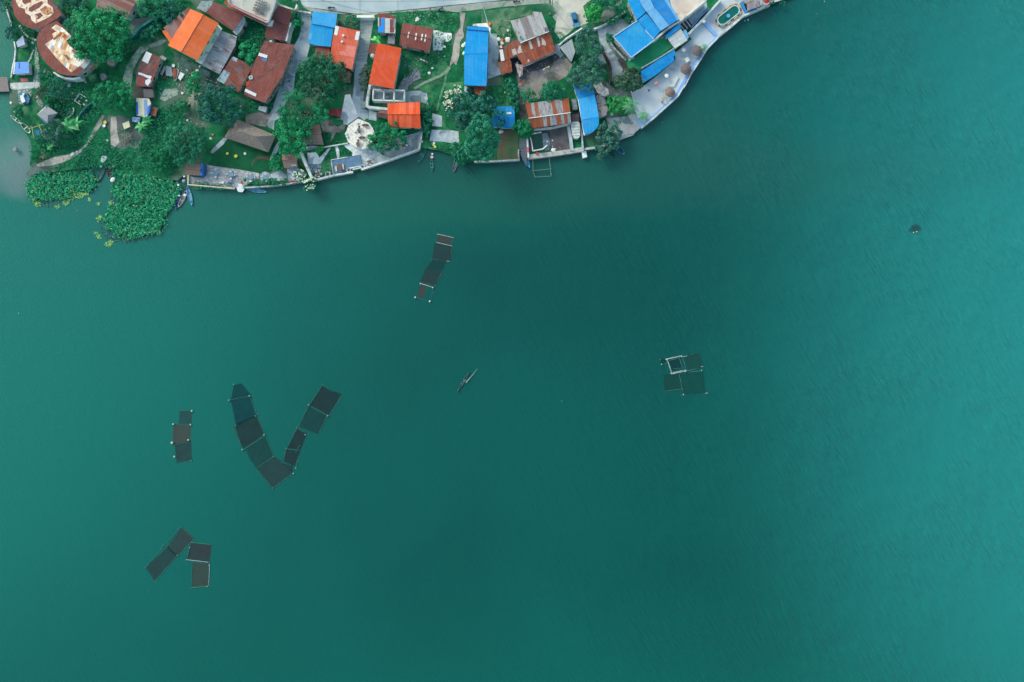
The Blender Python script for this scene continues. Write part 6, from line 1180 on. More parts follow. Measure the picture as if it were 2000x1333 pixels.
# stepping stones, rocks, sacks and other small things
def stone(name, label, q, r, mat, z=G0, group=None, cat='stone', h=.12, sq=1.0):
    w = W(q, z); mb = MB(); n = 8; rr = [r*random.uniform(.8, 1.15) for _ in range(n)]; a0 = random.random()*6
    top = [(w.x+rr[k]*.85*math.cos(a0+k*math.pi*2/n), w.y+sq*rr[k]*.85*math.sin(a0+k*math.pi*2/n), z+h*random.uniform(.85, 1.1)) for k in range(n)]
    bot = [(w.x+rr[k]*math.cos(a0+k*math.pi*2/n), w.y+sq*rr[k]*math.sin(a0+k*math.pi*2/n), z) for k in range(n)]
    mb.add(top+bot+[(w.x, w.y, z+h*1.15)], [[k, (k+1) % n, 16] for k in range(n)]+[[n+k, n+(k+1) % n, (k+1) % n, k] for k in range(n)])
    return tag(build(name, mb, mat), label, cat, group)
STM = soft('stone_pale', 'a9b6b6', 'c4cccc', 2, fa=.1)
g = 'stepping stones on the left bank'
for s_ in p('A 310,405 330,440 350,470 375,500 400,535 425,560 465,582 500,600 540,615 500,660'): stone('stepping_stone', 'pale stepping stone in the curved row below the first round-fronted roof', s_, .42, STM, group=g)
for s_ in p('A 515,775 500,805 490,835 480,865 470,895 455,920 440,945'): stone('stepping_stone', 'pale stepping stone in the short row right of the blue tarpaulin hut', s_, .3, STM, group='stepping stones by the tarpaulin hut')
for s_ in p('B 925,243 965,258 1010,264 1045,267 1080,266 1110,268'): stone('stepping_stone', 'small pale stepping stone in the line leading to the white pipe rail', s_, .22, STM, group='stepping stones leading to the rail')
for s_ in p('B 1115,175 1155,213 1200,240 1245,250 1215,300 1325,292 1285,348'): stone('stepping_stone', 'oval stepping stone in or beside the white pipe rail', s_, .36, STM, group='stepping stones at the white rail')
for s_, r_, lb in (('A 1730,960', 1.5, 'upper large grey boulder right of the biggest tree'), ('A 1590,1190', 1.2, 'lower large grey boulder right of the biggest tree'), ('A 700,1095', .7, 'rounded grey rock below the patchwork roof'), ('A 745,1120', .6, 'second grey rock below the patchwork roof'), ('B 845,215', .5, 'flat grey rock left of the stepping stones'), ('B 240,1040', .7, 'rock in the mud at the river corner')):
    stone('boulder', lb, p(s_)[0], r_, soft('rock', '6f7678', '959a9c', 1.2, fa=.2), h=r_*.6, cat='rock')
sacks = [('B 1110,1110', .5, 'w', 'white bags dumped on the curved river path'), ('B 1172,1070', .25, 'w', 'small white bag above the dumped bags on the river path'), ('B 1610,622', .5, 'y', 'yellow drum beside the dirt track'), ('B 1595,675', .5, 'w', 'white sack just below the yellow drum'), ('B 1640,897', .35, 'w', 'white sack left of the grey dirt track'),
         ('B 1590,1180', .75, 'w', 'large white sack pile at the head of the two channel canoes'), ('B 1565,1215', .5, 'w', 'second sack of the pile at the head of the channel canoes'), ('B 1540,1300', .3, 't', 'mint green basin beside the dark teal canoe'), ('N 1475,167', .25, 'w', 'round white tub right of the maroon canoe'), ('N 1460,345', .6, 'w', 'white sacks on the bank below the maroon canoe'),
         ('G 905,295', .55, 'w', 'white bag in the grass above the brown gabled house'), ('G 1318,720', .4, 'w', 'white tub at the edge of the pale slab'), ('G 1320,865', .22, 'w', 'small white lid in the grass below the pale slab'), ('G 1132,1045', .35, 'w', 'white bucket in the middle plot'), ('G 1085,1120', .5, 'w', 'white bed-shaped crate in the middle plot'),
         ('G 1635,660', .4, 'w', 'upper white sack beside the long blue roof'), ('G 1600,700', .5, 'w', 'middle white sack beside the long blue roof'), ('G 1615,820', .45, 'w', 'lowest white bundle beside the long blue roof'), ('G 1120,690', .3, 'b', 'blue tub at the corner of the brown gabled house'),
         ('H 1158,940', .38, 'w', 'upper white barrel on the grass by the water'), ('H 1152,968', .35, 'c', 'middle cream barrel on the grass by the water'), ('H 1172,995', .4, 'y', 'lower yellow barrel on the grass by the water'), ('H 968,918', .45, 'w', 'white round basin beside the lakeside wall'), ('H 1130,1105', .3, 'w', 'small white float off the grass landing'), ('H 1125,1155', .45, 'p', 'pinkish-white round tub in front of the small dark green canoe'),
         ('H 1375,1092', .18, 'w', 'tiny white ball at the grassy water edge'), ('I 265,600', .5, 'w', 'first white bag in the dump left of the rust-red roof'), ('I 320,615', .45, 'o', 'orange bag in the dump left of the rust-red roof'), ('I 410,610', .7, 'w', 'large white bag in the dump left of the rust-red roof'), ('I 325,665', .45, 'w', 'lowest white bag in the dump left of the rust-red roof'), ('I 300,720', .45, 'p', 'pinkish round basin on the rust-red sheds'),
         ('I 405,468', .35, 'w', 'white bucket in the grass above the dump'), ('I 120,370', .5, 'o', 'orange and white pot at the corner of the long blue roof'), ('I 630,1185', .42, 't2', 'blue basin at the foot of the speckled shed'), ('I 655,1235', .3, 'o', 'orange cloth at the foot of the speckled shed'), ('I 600,1235', .28, 'r', 'red cloth at the foot of the speckled shed'), ('I 552,965', .35, 'p', 'pale pink tub on the dark gap strip'),
         ('J 1010,915', .25, 'w', 'white ball on the courtyard earth, left one'), ('J 1090,897', .22, 'w', 'white ball on the courtyard earth, right one'), ('J 855,1100', .45, 'r', 'red tub on the broad concrete lake wall'), ('J 1100,1045', .6, 'w', 'white scrap heap at the lake side of the courtyard'), ('J 360,160', .2, 'c', 'cream lid in the grass right of the long blue roof'), ('J 300,760', .5, 'w', 'white bicycle-like scrap below the small blue roof'),
         ('D 910,175', .4, 'w', 'white box in the gravel by the fence'), ('D 985,590', .4, 'w', 'white crate in the undergrowth'), ('D 1345,870', .35, 'w', 'white jerrycan beside the garden path'), ('D 1375,810', .3, 'o', 'orange bucket beside the garden path'), ('D 1600,1100', .4, 'y', 'left yellow bush-like pot on the lawn edge'), ('D 1730,1140', .5, 'y', 'right yellow pot on the lawn edge'), ('D 1870,1100', .4, 'w', 'round white ornament on the garden lawn'),
         ('C 150,430', .45, 'w', 'white scrap by the turquoise netting fence'), ('C 775,1010', .5, 'w', 'rounded white jar on the junk sheets'), ('C 640,1185', .35, 'r', 'red bucket on the junk sheets'), ('C 1175,1020', .35, 'w', 'white box at the corner below the big orange house'), ('C 1140,1080', .4, 'w', 'white bags below the corner of the big orange house'),
         ('K 505,440', .35, 'b', 'blue bin at the end of the pale grey boundary wall'), ('K 1035,290', .35, 'w', 'upper white pot beside the blue complex courtyard'), ('K 1058,340', .35, 'w', 'lower white pot beside the blue complex courtyard'), ('L 645,350', .25, 't', 'mint green bottle crate beside the grey vaulted roof'), ('L 683,493', .25, 't', 'second mint green crate beside the grey vaulted roof'), ('L 828,770', .25, 'w', 'small white scrap on the quay yard'),
         ('L 1015,780', .3, 'r', 'red patch of cloth on the quay ramp'), ('P 600,45', .5, 'r', 'dark red parasol at the top right shore'), ('P 755,10', .35, 'r', 'red parasol top at the very top right shore'), ('P 165,448', .2, 't', 'turquoise scrap in the water below the oval pool'), ('P 243,432', .2, 'w', 'white scrap in the water below the oval pool'), ('A 1000,1270', .2, 'w', 'white chair beside the garden table'),
         ('O 1120,410', .35, 'w', 'white tubs on the grass above the deep blue canoe'), ('O 1195,300', .3, 'w', 'white pot beside the terrace corner'), ('O 1190,360', .4, 'g', 'grey sack beside the terrace corner'), ('O 1130,550', .3, 'w', 'white bucket in the deep blue canoe'), ('O 1205,540', .4, 'w', 'white bag in the grey wooden canoe'), ('B 230,455', .35, 'w', 'white buoy-like stone on the left river wall'), ('B 165,325', .35, 'w', 'upper white stone on the left river wall')]
SM = dict(w=plain('sack_white', 'dbe1e4', .6), y=plain('drum_yellow', 'd8cc50', .5), c=plain('cream', 'dcd8b0', .5), t=plain('mint', '6fd0b8', .5), b=plain('tub_blue', '2f8ac8', .5), p=plain('tub_pink', 'ddb8bc', .5), o=plain('cloth_orange', 'dc8040', .7), r=plain('cloth_red', 'b83a3c', .7), t2=plain('basin_blue', '1c86b8', .5), g=plain('sack_grey', '9aa2b0', .7))
WATERQ = ('float off', 'in front of', 'in the water', 'water edge')
for s_, r_, k, lb in sacks:
    q = p(s_)[0]; z0 = 0 if any(t in lb for t in WATERQ) else (.25 if ' in the deep blue' in lb or 'in the grey wooden' in lb else (1.5 if 'lake wall' in lb or 'courtyard wall' in lb else G0))
    if 'rust-red sheds' in lb: z0 = 3.1
    w = W(q, z0+.3); mb = MB(); nm = 'sack'
    if any(t in lb for t in ('tub', 'basin', 'bucket', 'drum', 'barrel', 'pot', 'lid', 'float', 'bin', 'jar', 'ball')):
        nm = [t for t in ('tub', 'basin', 'bucket', 'drum', 'barrel', 'pot', 'lid', 'float', 'bin', 'jar', 'ball') if t in lb][0]
        mb.lathe((w.x, w.y, z0), [(r_*.75, 0), (r_, r_*.9), (r_*.95, r_*1.0), (r_*.8, r_*.9), (.01, r_*.85)], 12)
    elif 'parasol' in lb:
        nm = 'parasol'; mb.tube((w.x, w.y, z0), (w.x, w.y, z0+2.2), .04); mb.lathe((w.x, w.y, z0), [(r_*2.2, 1.9), (r_*2.2, 1.95), (.02, 2.4)], 10)
    else:
        nm = 'crate' if 'crate' in lb or 'box' in lb else ('cloth' if 'cloth' in lb else ('scrap' if 'scrap' in lb else 'sack'))
        for t in range(1 if nm == 'crate' else random.choice((2, 3))):
            ww = (w.x+random.uniform(-.5, .5)*r_*(t > 0), w.y+random.uniform(-.5, .5)*r_*(t > 0), z0)
            n = 8; a0 = random.random()*6; mb.lathe(ww, [(r_*.8, 0), (r_, r_*.35), (r_*.7, r_*.65), (.01, r_*.75)], 9, .35, a0)
    tag(build(nm, mb, SM[k]), lb, nm)
# rubble heap
scatter('rubble', 'heap of grey and white rubble stones in the middle plot', 'rubble', [p('G 640,1290 700,1190 790,1180 850,1060 930,1080 960,1200 880,1240 760,1333 H 750,140 600,120')], 5, .16, soft('rubble_m', '9aa0ac', 'c4c8d0', 2), h=.3, tuft=2, spread=.8)
# debris planks and bamboo heaps
def heap(name, label, c, r, n, mat, cat, L=2.0, th=.06):
    w = W(c, G0); mb = MB()
    for i in range(n):
        a = random.uniform(0, 3.14); o = Vector((random.uniform(-r, r), random.uniform(-r, r), .05+i*.035)); d = Vector((math.cos(a), math.sin(a), random.uniform(-.03, .1)))*L*random.uniform(.4, 1)/2
        mb.tube(w+o-d, w+o+d, th, n=5)
    tag(build(name, mb, mat), label, cat)
heap('plank_heap', 'heap of pale broken planks on the bank above the mud', p('B 670,1130')[0], .7, 16, plain('plank_pale', 'c2b09c'), 'planks', 1.8)
heap('branch_heap', 'heap of cut grey branches at the foot of the dirt track', p('D 90,870')[0], .9, 26, plain('branch_grey', '8f958c'), 'branches', 3.2, .05)
heap('junk_heap', 'pile of broken sticks right of the long dirt track', p('B 1900,900')[0], .7, 14, plain('branch_grey', '8f958c'), 'sticks', 2.2, .05)
heap('scrap_heap', 'scrap of laundry and sticks beside the dark tree', p('D 1000,470')[0], .7, 14, plain('litter_grey', '8c9aa0'), 'scrap', 1.2, .05)
heap('scrap_heap', 'tangle of pipes left of the ragged grey banded roof', p('I 430,330')[0], .4, 9, plain('litter_grey', '8c9aa0'), 'scrap', 1.6, .06)
# corrugated junk sheets
root = thing('junk_sheets', 'leaning grey and rusty metal sheets right of the rusty shack', 'scrap metal', tuple(W(p('C 720,1100')[0], G0)))
for s_, m_ in (('C 570,1140 640,1000 650,1060 600,1160', GREYP), ('C 655,1010 740,1030 760,1170 655,1160', GREYP), ('C 765,1040 830,1060 800,1220 750,1160', RUSTL), ('C 830,1040 860,1080 820,1230 790,1240', GREYR), ('C 870,1095 945,1140 880,1240 845,1200', WHP), ('C 570,865 600,850 665,890 650,930 565,905', GREYP)):
    mb = MB(); zz = 1.3+random.uniform(-.2, .4); mb.prism([W(q, zz+random.uniform(-.25, .25)) for q in p(s_)], [.04]); build('sheet', mb, m_, root)
# ================================================================ FURNITURE
def table(label, q, m, w=1.35, d=1.1, rz=0.0, h=.75, name='table', round_=False, zb=None):
    zb = G0+.05 if zb is None else zb
    c = W(q, zb+h); root = thing(name, label, 'table', (c.x, c.y, zb), None, rz); ORG[root.name] = Vector(); mb = MB()
    if round_: mb.lathe((0, 0, 0), [(w/2, h-.05), (w/2, h), (.01, h)], 20)
    else: mb.box((0, 0, h-.03), (w, d, .06))
    build('table_top', mb, m, root)
    for sx, sy in ((-1, -1), (1, -1), (1, 1), (-1, 1)):
        mb = MB(); mb.tube((sx*w*.36, sy*d*.36, 0), (sx*w*.36, sy*d*.36, h-.05), .035); build('leg', mb, m, root)
    return root
def chair_proto(m):
    root = thing('chair', 'x', 'chair'); mb = MB(); mb.box((0, 0, .44), (.5, .5, .05)); build('seat', mb, m, root)
    mb = MB(); mb.box((0, -.25, .7), (.5, .05, .5)); build('backrest', mb, m, root)
    for sx, sy in ((-1, -1), (1, -1), (1, 1), (-1, 1)):
        mb = MB(); mb.tube((sx*.21, sy*.21, 0), (sx*.21, sy*.21, .42), .025); build('leg', mb, m, root)
    return root
CW = chair_proto(plain('chair_white', 'd5dde2')); CB = chair_proto(plain('chair_brown', '6c5a5c')); used = set()
def chair(proto, label, q, face, group, s=1.0, zb=None):
    zb = G0+.05 if zb is None else zb
    o = proto if proto.name not in used else copy_tree(proto); used.add(proto.name); used.add(o.name)
    w = W(q, zb+.5); o.location = (w.x, w.y, zb); o.rotation_euler = (0, 0, face); o.scale = (s, s, 1); o['label'] = label; o['group'] = group; return o
TBL = plain('table_slate', '6a90a8'); TBR = plain('table_brown', '6a585a'); TPK = plain('table_pink', 'b89a98')
g = 'white chairs on the stone terrace'
sets = [((421, 338), 'leftmost slate table on the stone terrace', 'leftmost slate table', .05), ((450.5, 341), 'slate table in the round cobbled disc of the stone terrace', 'slate table in the cobbled disc', .05), ((489, 346), 'third slate table, with dark bags, on the stone terrace', 'slate table with dark bags', -.2), ((519, 346), 'slate table on the round grey disc at the right end of the terrace', 'slate table on the grey disc', 0)]
for (q, lb, sh, rz) in sets:
    table(lb, q, TBL, 1.5, 1.3, rz)
    for dx, dy, f in ((-8, 0, 0), (0, 8, 1.57), (7.5, 1, 3.1), (0, -6.5, -1.57)):
        if 'leftmost' in sh and dx > 0: continue
        chair(CW, 'white chair %s the %s' % ({(-8, 0): 'left of', (0, 8): 'below', (7.5, 1): 'right of', (0, -6.5): 'above'}[(dx, dy)], sh), (q[0]+dx, q[1]+dy), f-1.57, g, 1.1)
g2 = 'brown chairs on the octagonal terrace'; zo = 3.0
for k, (s_, lb) in enumerate((('F 1735,735', 'upper brown table on the octagonal terrace'), ('F 1780,855', 'small dark table on the octagonal terrace'), ('F 1720,945', 'lower brown table on the octagonal terrace'), ('F 1830,665', 'brown table at the upper right edge of the octagonal terrace'))):
    q = p(s_)[0]; table(lb, q, TBR, 1.0, .8, .1, zb=zo)
    nb = ((-5, 0, 'left of'), (5, 0, 'right of'), (0, 5, 'below'), (0, -5, 'above'))
    for dx, dy, w_ in nb[:(4 if k in (0, 2) else 2)]: chair(CB if (k+dx) % 2 == 0 else CW, 'chair %s the %s' % (w_, lb.replace(' on the octagonal terrace', ' of the octagon').replace(' of the octagonal terrace', ' of the octagon')), (q[0]+dx, q[1]+dy), math.atan2(-dx, dy), g2, zb=zo)
for s_, lb in (('F 1710,630', 'white parasol base at the top corner of the octagonal terrace'), ('F 1535,800', 'white pot at the left corner of the octagonal terrace'), ('F 1550,840', 'second white pot at the left corner of the octagonal terrace'), ('F 1665,765', 'white stool in the middle of the octagonal terrace')):
    w = W(p(s_)[0], zo+.4); mb = MB(); mb.lathe((w.x, w.y, zo), [(.25, 0), (.34, .3), (.3, .5), (.01, .52)], 12); tag(build('pot', mb, SM['w']), lb, 'pot')
for s_, lb, lb2 in (('T 1770,290', 'dining table on a pinkish rug beside the slate blue deck', 'table beside the slate blue deck'), ('T 965,480', 'dining table at the foot of the long white canopy', 'table at the foot of the white canopy'), ('H 690,975', 'dining table beside the lakeside tree', 'table beside the lakeside tree')):
    q = p(s_)[0]; table(lb, q, TBR, 1.3, .8, .2); rug = [(q[0]-9, q[1]-5), (q[0]+6, q[1]-9), (q[0]+9, q[1]+4), (q[0]-6, q[1]+8)]
    slab('rug', rug, plain('rug_pink', 'b09c9c'), G0, G0+.06, 'pinkish rug under the %s' % lb2, 'rug')
    for dx, dy, w_ in ((-4, 3, 'lower left of'), (2, 5, 'below'), (-3, -4, 'upper left of'), (3, -6, 'above'), (6.5, 0, 'right of')): chair(CW, 'white chair %s the %s' % (w_, lb2), (q[0]+dx, q[1]+dy), math.atan2(-dx, dy), 'white chairs at the lakeside dining tables', 1.05)
q = p('T 1308,375')[0]; table('grey picnic table on the slate blue deck', q, TBR, 1.1, 1.7, .15, zb=G0+.35)
for s_, lb in (('T 1250,398', 'cream bench left of the picnic table on the slate blue deck'), ('T 1360,368', 'cream bench right of the picnic table on the slate blue deck')):
    w = W(p(s_)[0], G0+.8); root = thing('bench', lb, 'bench', (w.x, w.y, G0+.35), 'cream benches on the deck', .15); ORG[root.name] = Vector(); mb = MB(); mb.box((0, 0, .42), (.5, 1.5, .06)); build('seat', mb, plain('bench_cream', 'd8c4a8'), root)
    for sy in (-.6, .6): mb = MB(); mb.box((0, sy, .2), (.4, .08, .4)); build('leg', mb, plain('bench_cream', 'd8c4a8'), root)
for s_, rz, lb in (('H 440,1030', 1.2, 'dark bench under the lakeside tree, nearer the octagonal terrace'), ('H 355,1090', .2, 'low dark bench below the lakeside tree')):
    w = W(p(s_)[0], G0+.5); root = thing('bench', lb, 'bench', (w.x, w.y, G0), None, rz+.5); ORG[root.name] = Vector(); mb = MB(); mb.box((0, 0, .42), (.45, 1.6, .06)); build('seat', mb, plain('bench_dark', '3c3a42'), root)
    for sy in (-.6, .6): mb = MB(); mb.box((0, sy, .2), (.4, .08, .4)); build('leg', mb, plain('bench_dark', '3c3a42'), root)
table('small blue-grey table between two white stools in the left garden', p('A 1055,1300')[0], plain('table_blue', '6f8fb0'), .9, 1.4, -.1)
for s_, rz, m_, lb in (('Q 485,380', 0, SM['w'], 'white sun lounger at the planted edge of the stone terrace'), ('Q 595,378', 0, plain('lounger_blue', '2a66b8'), 'blue sun lounger at the planted edge of the stone terrace')):
    w = W(p(s_)[0], G0+.4); root = thing('sun_lounger', lb, 'sun lounger', (w.x, w.y, G0)); ORG[root.name] = Vector(); mb = MB(); mb.box((0, 0, .35), (1.2, .55, .06)); build('bed', mb, m_, root)
    mb = MB(); mb.box((.55, 0, .5), (.4, .55, .05), M=Matrix.Rotation(-.6, 3, 'Y')); build('backrest', mb, m_, root)
    for sx, sy in ((-1, -1), (1, -1), (1, 1), (-1, 1)): mb = MB(); mb.tube((sx*.5, sy*.22, 0), (sx*.5, sy*.22, .33), .03); build('leg', mb, m_, root)
for i, (s_, s2) in enumerate((('Q 370,380', 'Q 415,450'), ('Q 470,400', 'Q 515,470'), ('Q 535,395', 'Q 560,440'), ('Q 590,400', 'Q 635,470'))):
    a, b = W(p(s_)[0], 2.4), W(p(s2)[0], 1.2); mb = MB(); mb.tube(a, b, .05); tag(build('slanting_pole', mb, plain('bamboo_pole', 'b8bfae')), 'thin slanting pole, %s of the four on the left stretch of the terrace wall' % ('first', 'second', 'third', 'fourth')[i], 'pole')
# square planters
for s_, lb in (('T 1120,485', 'square grey planter frame in the grass by the lake wall'), ('T 1445,420', 'small square planter at the lower edge of the slate blue deck'), ('T 1665,365', 'small square planter between the deck and the pinkish rug')):
    q = p(s_)[0]; root = thing('planter', lb, 'planter', tuple(W(q, G0))); k = 4 if '1120' in s_ else 3
    for d in ((-k, -k, k, -k), (k, -k, k, k), (k, k, -k, k), (-k, k, -k, -k)): wall('side', '', None, [(q[0]+d[0], q[1]+d[1]), (q[0]+d[2], q[1]+d[3])], .14, G0, G0+.6, CONCL, root)
    mb = MB(); mb.box(W(q, G0+.2), (k*.28, k*.28, .4)); build('soil', mb, plain('soil', '3c4a44'), root)
# thatched parasols and white garden shades
def parasol(label, q, r, h, cm, name='parasol', wob=.12, prof=None, n=22, group=None):
    w = W(q, G0+h*.85); root = thing(name, label, 'parasol', (w.x, w.y, G0), group); mb = MB(); mb.tube((w.x, w.y, G0), (w.x, w.y, G0+h-.1), .07); build('pole', mb, plain('post_wood', '6a5e58'), root)
    mb = MB(); mb.lathe((w.x, w.y, G0), [(r, h-.75), (r*1.0, h-.68), (r*.7, h-.4), (r*.35, h-.15), (.02, h)], n, wob*1.8); build('canopy', mb, cm, root)
TG = thatch('parasol_thatch', '6e666c', '8f868c', '4c464c')
parasol('upper thatched parasol on the promenade, below the small palm', p('M 492,775')[0], 1.55, 2.7, TG); parasol('lower thatched parasol on the promenade, beside the square white table', p('M 318,1058')[0], 1.6, 2.7, TG)
parasol('thatched parasol behind the dry brown palm at the promenade corner', p('L 1640,235')[0], 1.45, 2.6, thatch('parasol_thatch2', '8a7670', 'a8948a', '5a4a48'))
def shade(label, q, m, r=.62):
    w = W(q, G0+1.9); root = thing('mushroom_shade', label, 'garden shade', (w.x, w.y, G0)); mb = MB(); mb.tube((w.x, w.y, G0), (w.x, w.y, G0+1.8), .12); build('stem', mb, CONC, root)
    mb = MB(); mb.lathe((w.x, w.y, G0), [(r*.9, 1.75), (r, 1.85), (r*.8, 2.0), (.01, 2.08)], 20); build('cap', mb, m, root)
shade('round white shade near the white ribbed canopy on the promenade', p('M 275,765')[0], SM['w']); shade('round white shade in front of the long deep blue awning', p('K 1585,1165')[0], SM['w']); shade('round coral shade nearest the quay on the promenade', p('K 1430,1282')[0], plain('coral_cap', 'd88078'), .5); shade('round white shade at the head of the blue divider wall', p('M 588,332')[0], SM['w'], .5)
table('square white table between the thatched parasols and the blue awning', p('M 330,918')[0], SM['w'], 1.2, 1.3, .5)
stone('bollard', 'tiny white bollard beside the white shade in front of the blue awning', p('K 1545,1178')[0], .18, SM['w'], cat='bollard', h=.5); stone('bollard', 'white bollard at the quay edge of the promenade', p('L 1042,240')[0], .25, SM['w'], cat='bollard', h=.5)
stone('drain_stain', 'round grey manhole cover on the promenade near the palm', p('L 1115,290')[0], .75, CONCD, cat='manhole cover', h=.02); stone('drain_stain', 'small dark pot on the open promenade', p('L 1312,212')[0], .28, plain('pot_dark', '525a64'), cat='pot', h=.4)
# oval pool
pc = p('M 960,245')[0]; a = W(p('M 850,330')[0], G0); b = W(p('M 1065,160')[0], G0); d = (b-a).normalized(); nn = Vector((-d.y, d.x, 0)); root = thing('oval_pool', 'oval green pool with light blue rim, orange benches and a round blue fountain', 'pool', ((a.x+b.x)/2, (a.y+b.y)/2, G0))
def stad(r, z, k=12):
    out = []
    for i in range(k+1): t = -math.pi/2+math.pi*i/k; out.append(b+d*(r*math.cos(t))+nn*(r*math.sin(t)))
    for i in range(k+1): t = math.pi/2+math.pi*i/k; out.append(a+d*(r*math.cos(t))+nn*(r*math.sin(t)))
    return [Vector((q.x, q.y, z)) for q in out]
a, b = a+d*.35, b-d*.35
R0 = 1.25
mb = MB(); o1, o2 = stad(R0+.28, G0+.55), stad(R0, G0+.55); o3 = stad(R0, G0+.2); o4 = stad(R0+.28, G0); n = len(o1)
mb.add(o4+o1+o2+o3, [[k*n+i, k*n+(i+1) % n, (k+1)*n+(i+1) % n, (k+1)*n+i] for k in range(3) for i in range(n)]); build('rim', mb, plain('pool_rim', 'a8dcf0'), root)
mb = MB(); mb.add(stad(R0, G0+.32), [list(range(n))]); build('pool_water', mb, plain('pool_green', '07655c', .08, 0, .1, .5), root)
mb = MB(); o1, o2 = stad(R0+.75, G0+.42), stad(R0+.45, G0+.42); o4 = stad(R0+.75, G0); o5 = stad(R0+.45, G0); mb.add(o4+o1+o2+o5, [[k*n+i, k*n+(i+1) % n, (k+1)*n+(i+1) % n, (k+1)*n+i] for k in range(3) for i in range(n)]); build('bench_ring', mb, plain('ring_grey', '5c6470'), root)
oo, oi = stad(R0+.78, G0+.5), stad(R0+.42, G0+.5)
for i0, i1 in ((1, 3), (5, 8), (9, 12), (14, 16), (18, 20), (22, 24)):
    mb = MB(); mb.prism([tuple(oo[i]) for i in range(i0, i1+1)]+[tuple(oi[i]) for i in range(i1, i0-1, -1)], G0+.43); build('bench', mb, plain('bench_orange', 'e8a030'), root)
for t0, t1 in ((.1, .38), (.62, .92)):
    for sg in (-1, 1):
        p0 = a.lerp(b, t0)+nn*sg*(R0+.6); p1 = a.lerp(b, t1)+nn*sg*(R0+.6); mb = MB(); c = (p0+p1)/2; mb.box((c.x, c.y, G0+.47), ((p1-p0).length, .36, .08), math.atan2(d.y, d.x)); build('bench', mb, MC['bench_orange'], root)
w = W(p('M 960,243')[0], G0+1.6); mb = MB(); mb.lathe((w.x, w.y, G0+.2), [(.12, 0), (.12, 1.2), (.48, 1.35), (.5, 1.45), (.38, 1.42), (.12, 1.4), (.01, 1.6)], 18); build('fountain', mb, plain('fountain_blue', '5aa8ea'), root)
palm('palm', 'pale dry agave at the lower end of the oval pool', p('M 875,388')[0], .8, plain('agave', 'a8b8b8'), .8, 10, wl=.12, cat='agave')
# ================================================================ VEHICLES
def car(label, q0, q1, body):
    a, b = W(q0, 1.2), W(q1, 1.2); c = (a+b)/2; rz = math.atan2(b.y-a.y, b.x-a.x); L = (b-a).length; root = thing('parked_car', label, 'car', (c.x, c.y, G0+.04), None, rz); ORG[root.name] = Vector()
    def loft(sec):
        mb = MB(); vs = []; m = len(sec[0])
        for s in sec: vs += s
        fs = [[i*m+j, (i+1)*m+j, (i+1)*m+(j+1) % m, i*m+(j+1) % m] for i in range(len(sec)-1) for j in range(m)]+[list(range(m)), list(range(len(vs)-1, len(vs)-m-1, -1))]
        mb.add(vs, fs); return mb
    def sec(x, w, z0, z1, r=.12): return [(x, -w, z0), (x, -w, z1-r), (x, -w+r, z1), (x, w-r, z1), (x, w, z1-r), (x, w, z0)]
    h = L/2; S1 = [sec(-h, .62, .35, .72), sec(-h*.96, .76, .22, .88), sec(-h*.7, .84, .2, .95), sec(0, .86, .2, .93), sec(h*.5, .85, .2, .92), sec(h*.85, .78, .22, .8), sec(h, .6, .35, .62)]
    build('body', loft(S1), body, root)
    S2 = [sec(-h*.82, .62, .9, 1.0), sec(-h*.62, .66, .9, 1.36), sec(-h*.1, .68, .9, 1.45), sec(h*.15, .66, .9, 1.4), sec(h*.5, .6, .88, .95)]
    gl = plain('car_glass', '1c4468', .08, 0, .05, .7); build('cabin_glass', loft(S2), gl, root)
    mb = MB(); mb.box((-h*.26, 0, 1.46), (h*.68, 1.0, .05)); build('roof', mb, plain('car_roof', '3c7ca6', .3, .2), root)
    for sy in (-1, 1):
        mb = MB(); mb.box((h*.97, sy*.45, .62), (.12, .28, .14)); build('headlight', mb, SM['w'], root)
        mb = MB(); mb.box((-h*.99, sy*.5, .7), (.08, .25, .14)); build('tail_light', mb, SM['r'], root)
        mb = MB(); mb.box((h*.35, sy*.92, .98), (.16, .14, .12)); build('mirror', mb, body, root)
        for sx in (-1, 1):
            x = sx*h*.62; mb = MB(); mb.tube((x, sy*.72, .32), (x, sy*.88, .32), .32, n=16); wl = build('wheel', mb, plain('tyre', '15181b', .8), root); mb = MB(); mb.tube((x, sy*.88, .32), (x, sy*.9, .32), .2, n=12); build('rim', mb, plain('steel', '9aa4ad', .3, .8), wl)
car('light blue hatchback parked on the sandy lot', *p('I 1400,195 1465,422'), plain('car_blue', '5fa0d0', .3, .1))
def bike(label, q0, q1, cm, group='motorbikes on the road'):
    a, b = W(q0, .8), W(q1, .8); c = (a+b)/2; L = max(1.8, (b-a).length); rz = math.atan2(b.y-a.y, b.x-a.x); root = thing('motorbike', label, 'motorbike', (c.x, c.y, G0+.05), group, rz); ORG[root.name] = Vector(); h = L/2-.3
    for x in (-h, h):
        mb = MB(); mb.tube((x, -.07, .3), (x, .07, .3), .3, n=14); wl = build('wheel', mb, plain('tyre', '15181b', .8), root); mb = MB(); mb.tube((x, -.08, .3), (x, .08, .3), .16, n=10); build('rim', mb, plain('steel', '9aa4ad', .3, .8), wl)
    mb = MB(); mb.lathe((0, 0, 0), [(.1, .3), (.25, .5), (.22, .75), (.1, .8)], 10); mb.box((-.1, 0, .5), (h*1.5, .2, .3)); mb.tube((h*.6, 0, .85), (h, 0, .3), .05); build('frame', mb, cm, root)
    mb = MB(); mb.box((-.35, 0, .8), (.75, .26, .12)); build('seat', mb, plain('seat_black', '14181e'), root)
    mb = MB(); mb.tube((h*.6, -.36, 1), (h*.6, .36, 1), .03); build('handlebar', mb, plain('steel', '9aa4ad', .3, .8), root)
    mb = MB(); mb.tube((h*.75, 0, .85), (h*.85, 0, .85), .1, n=10); build('headlight', mb, SM['w'], root); return root
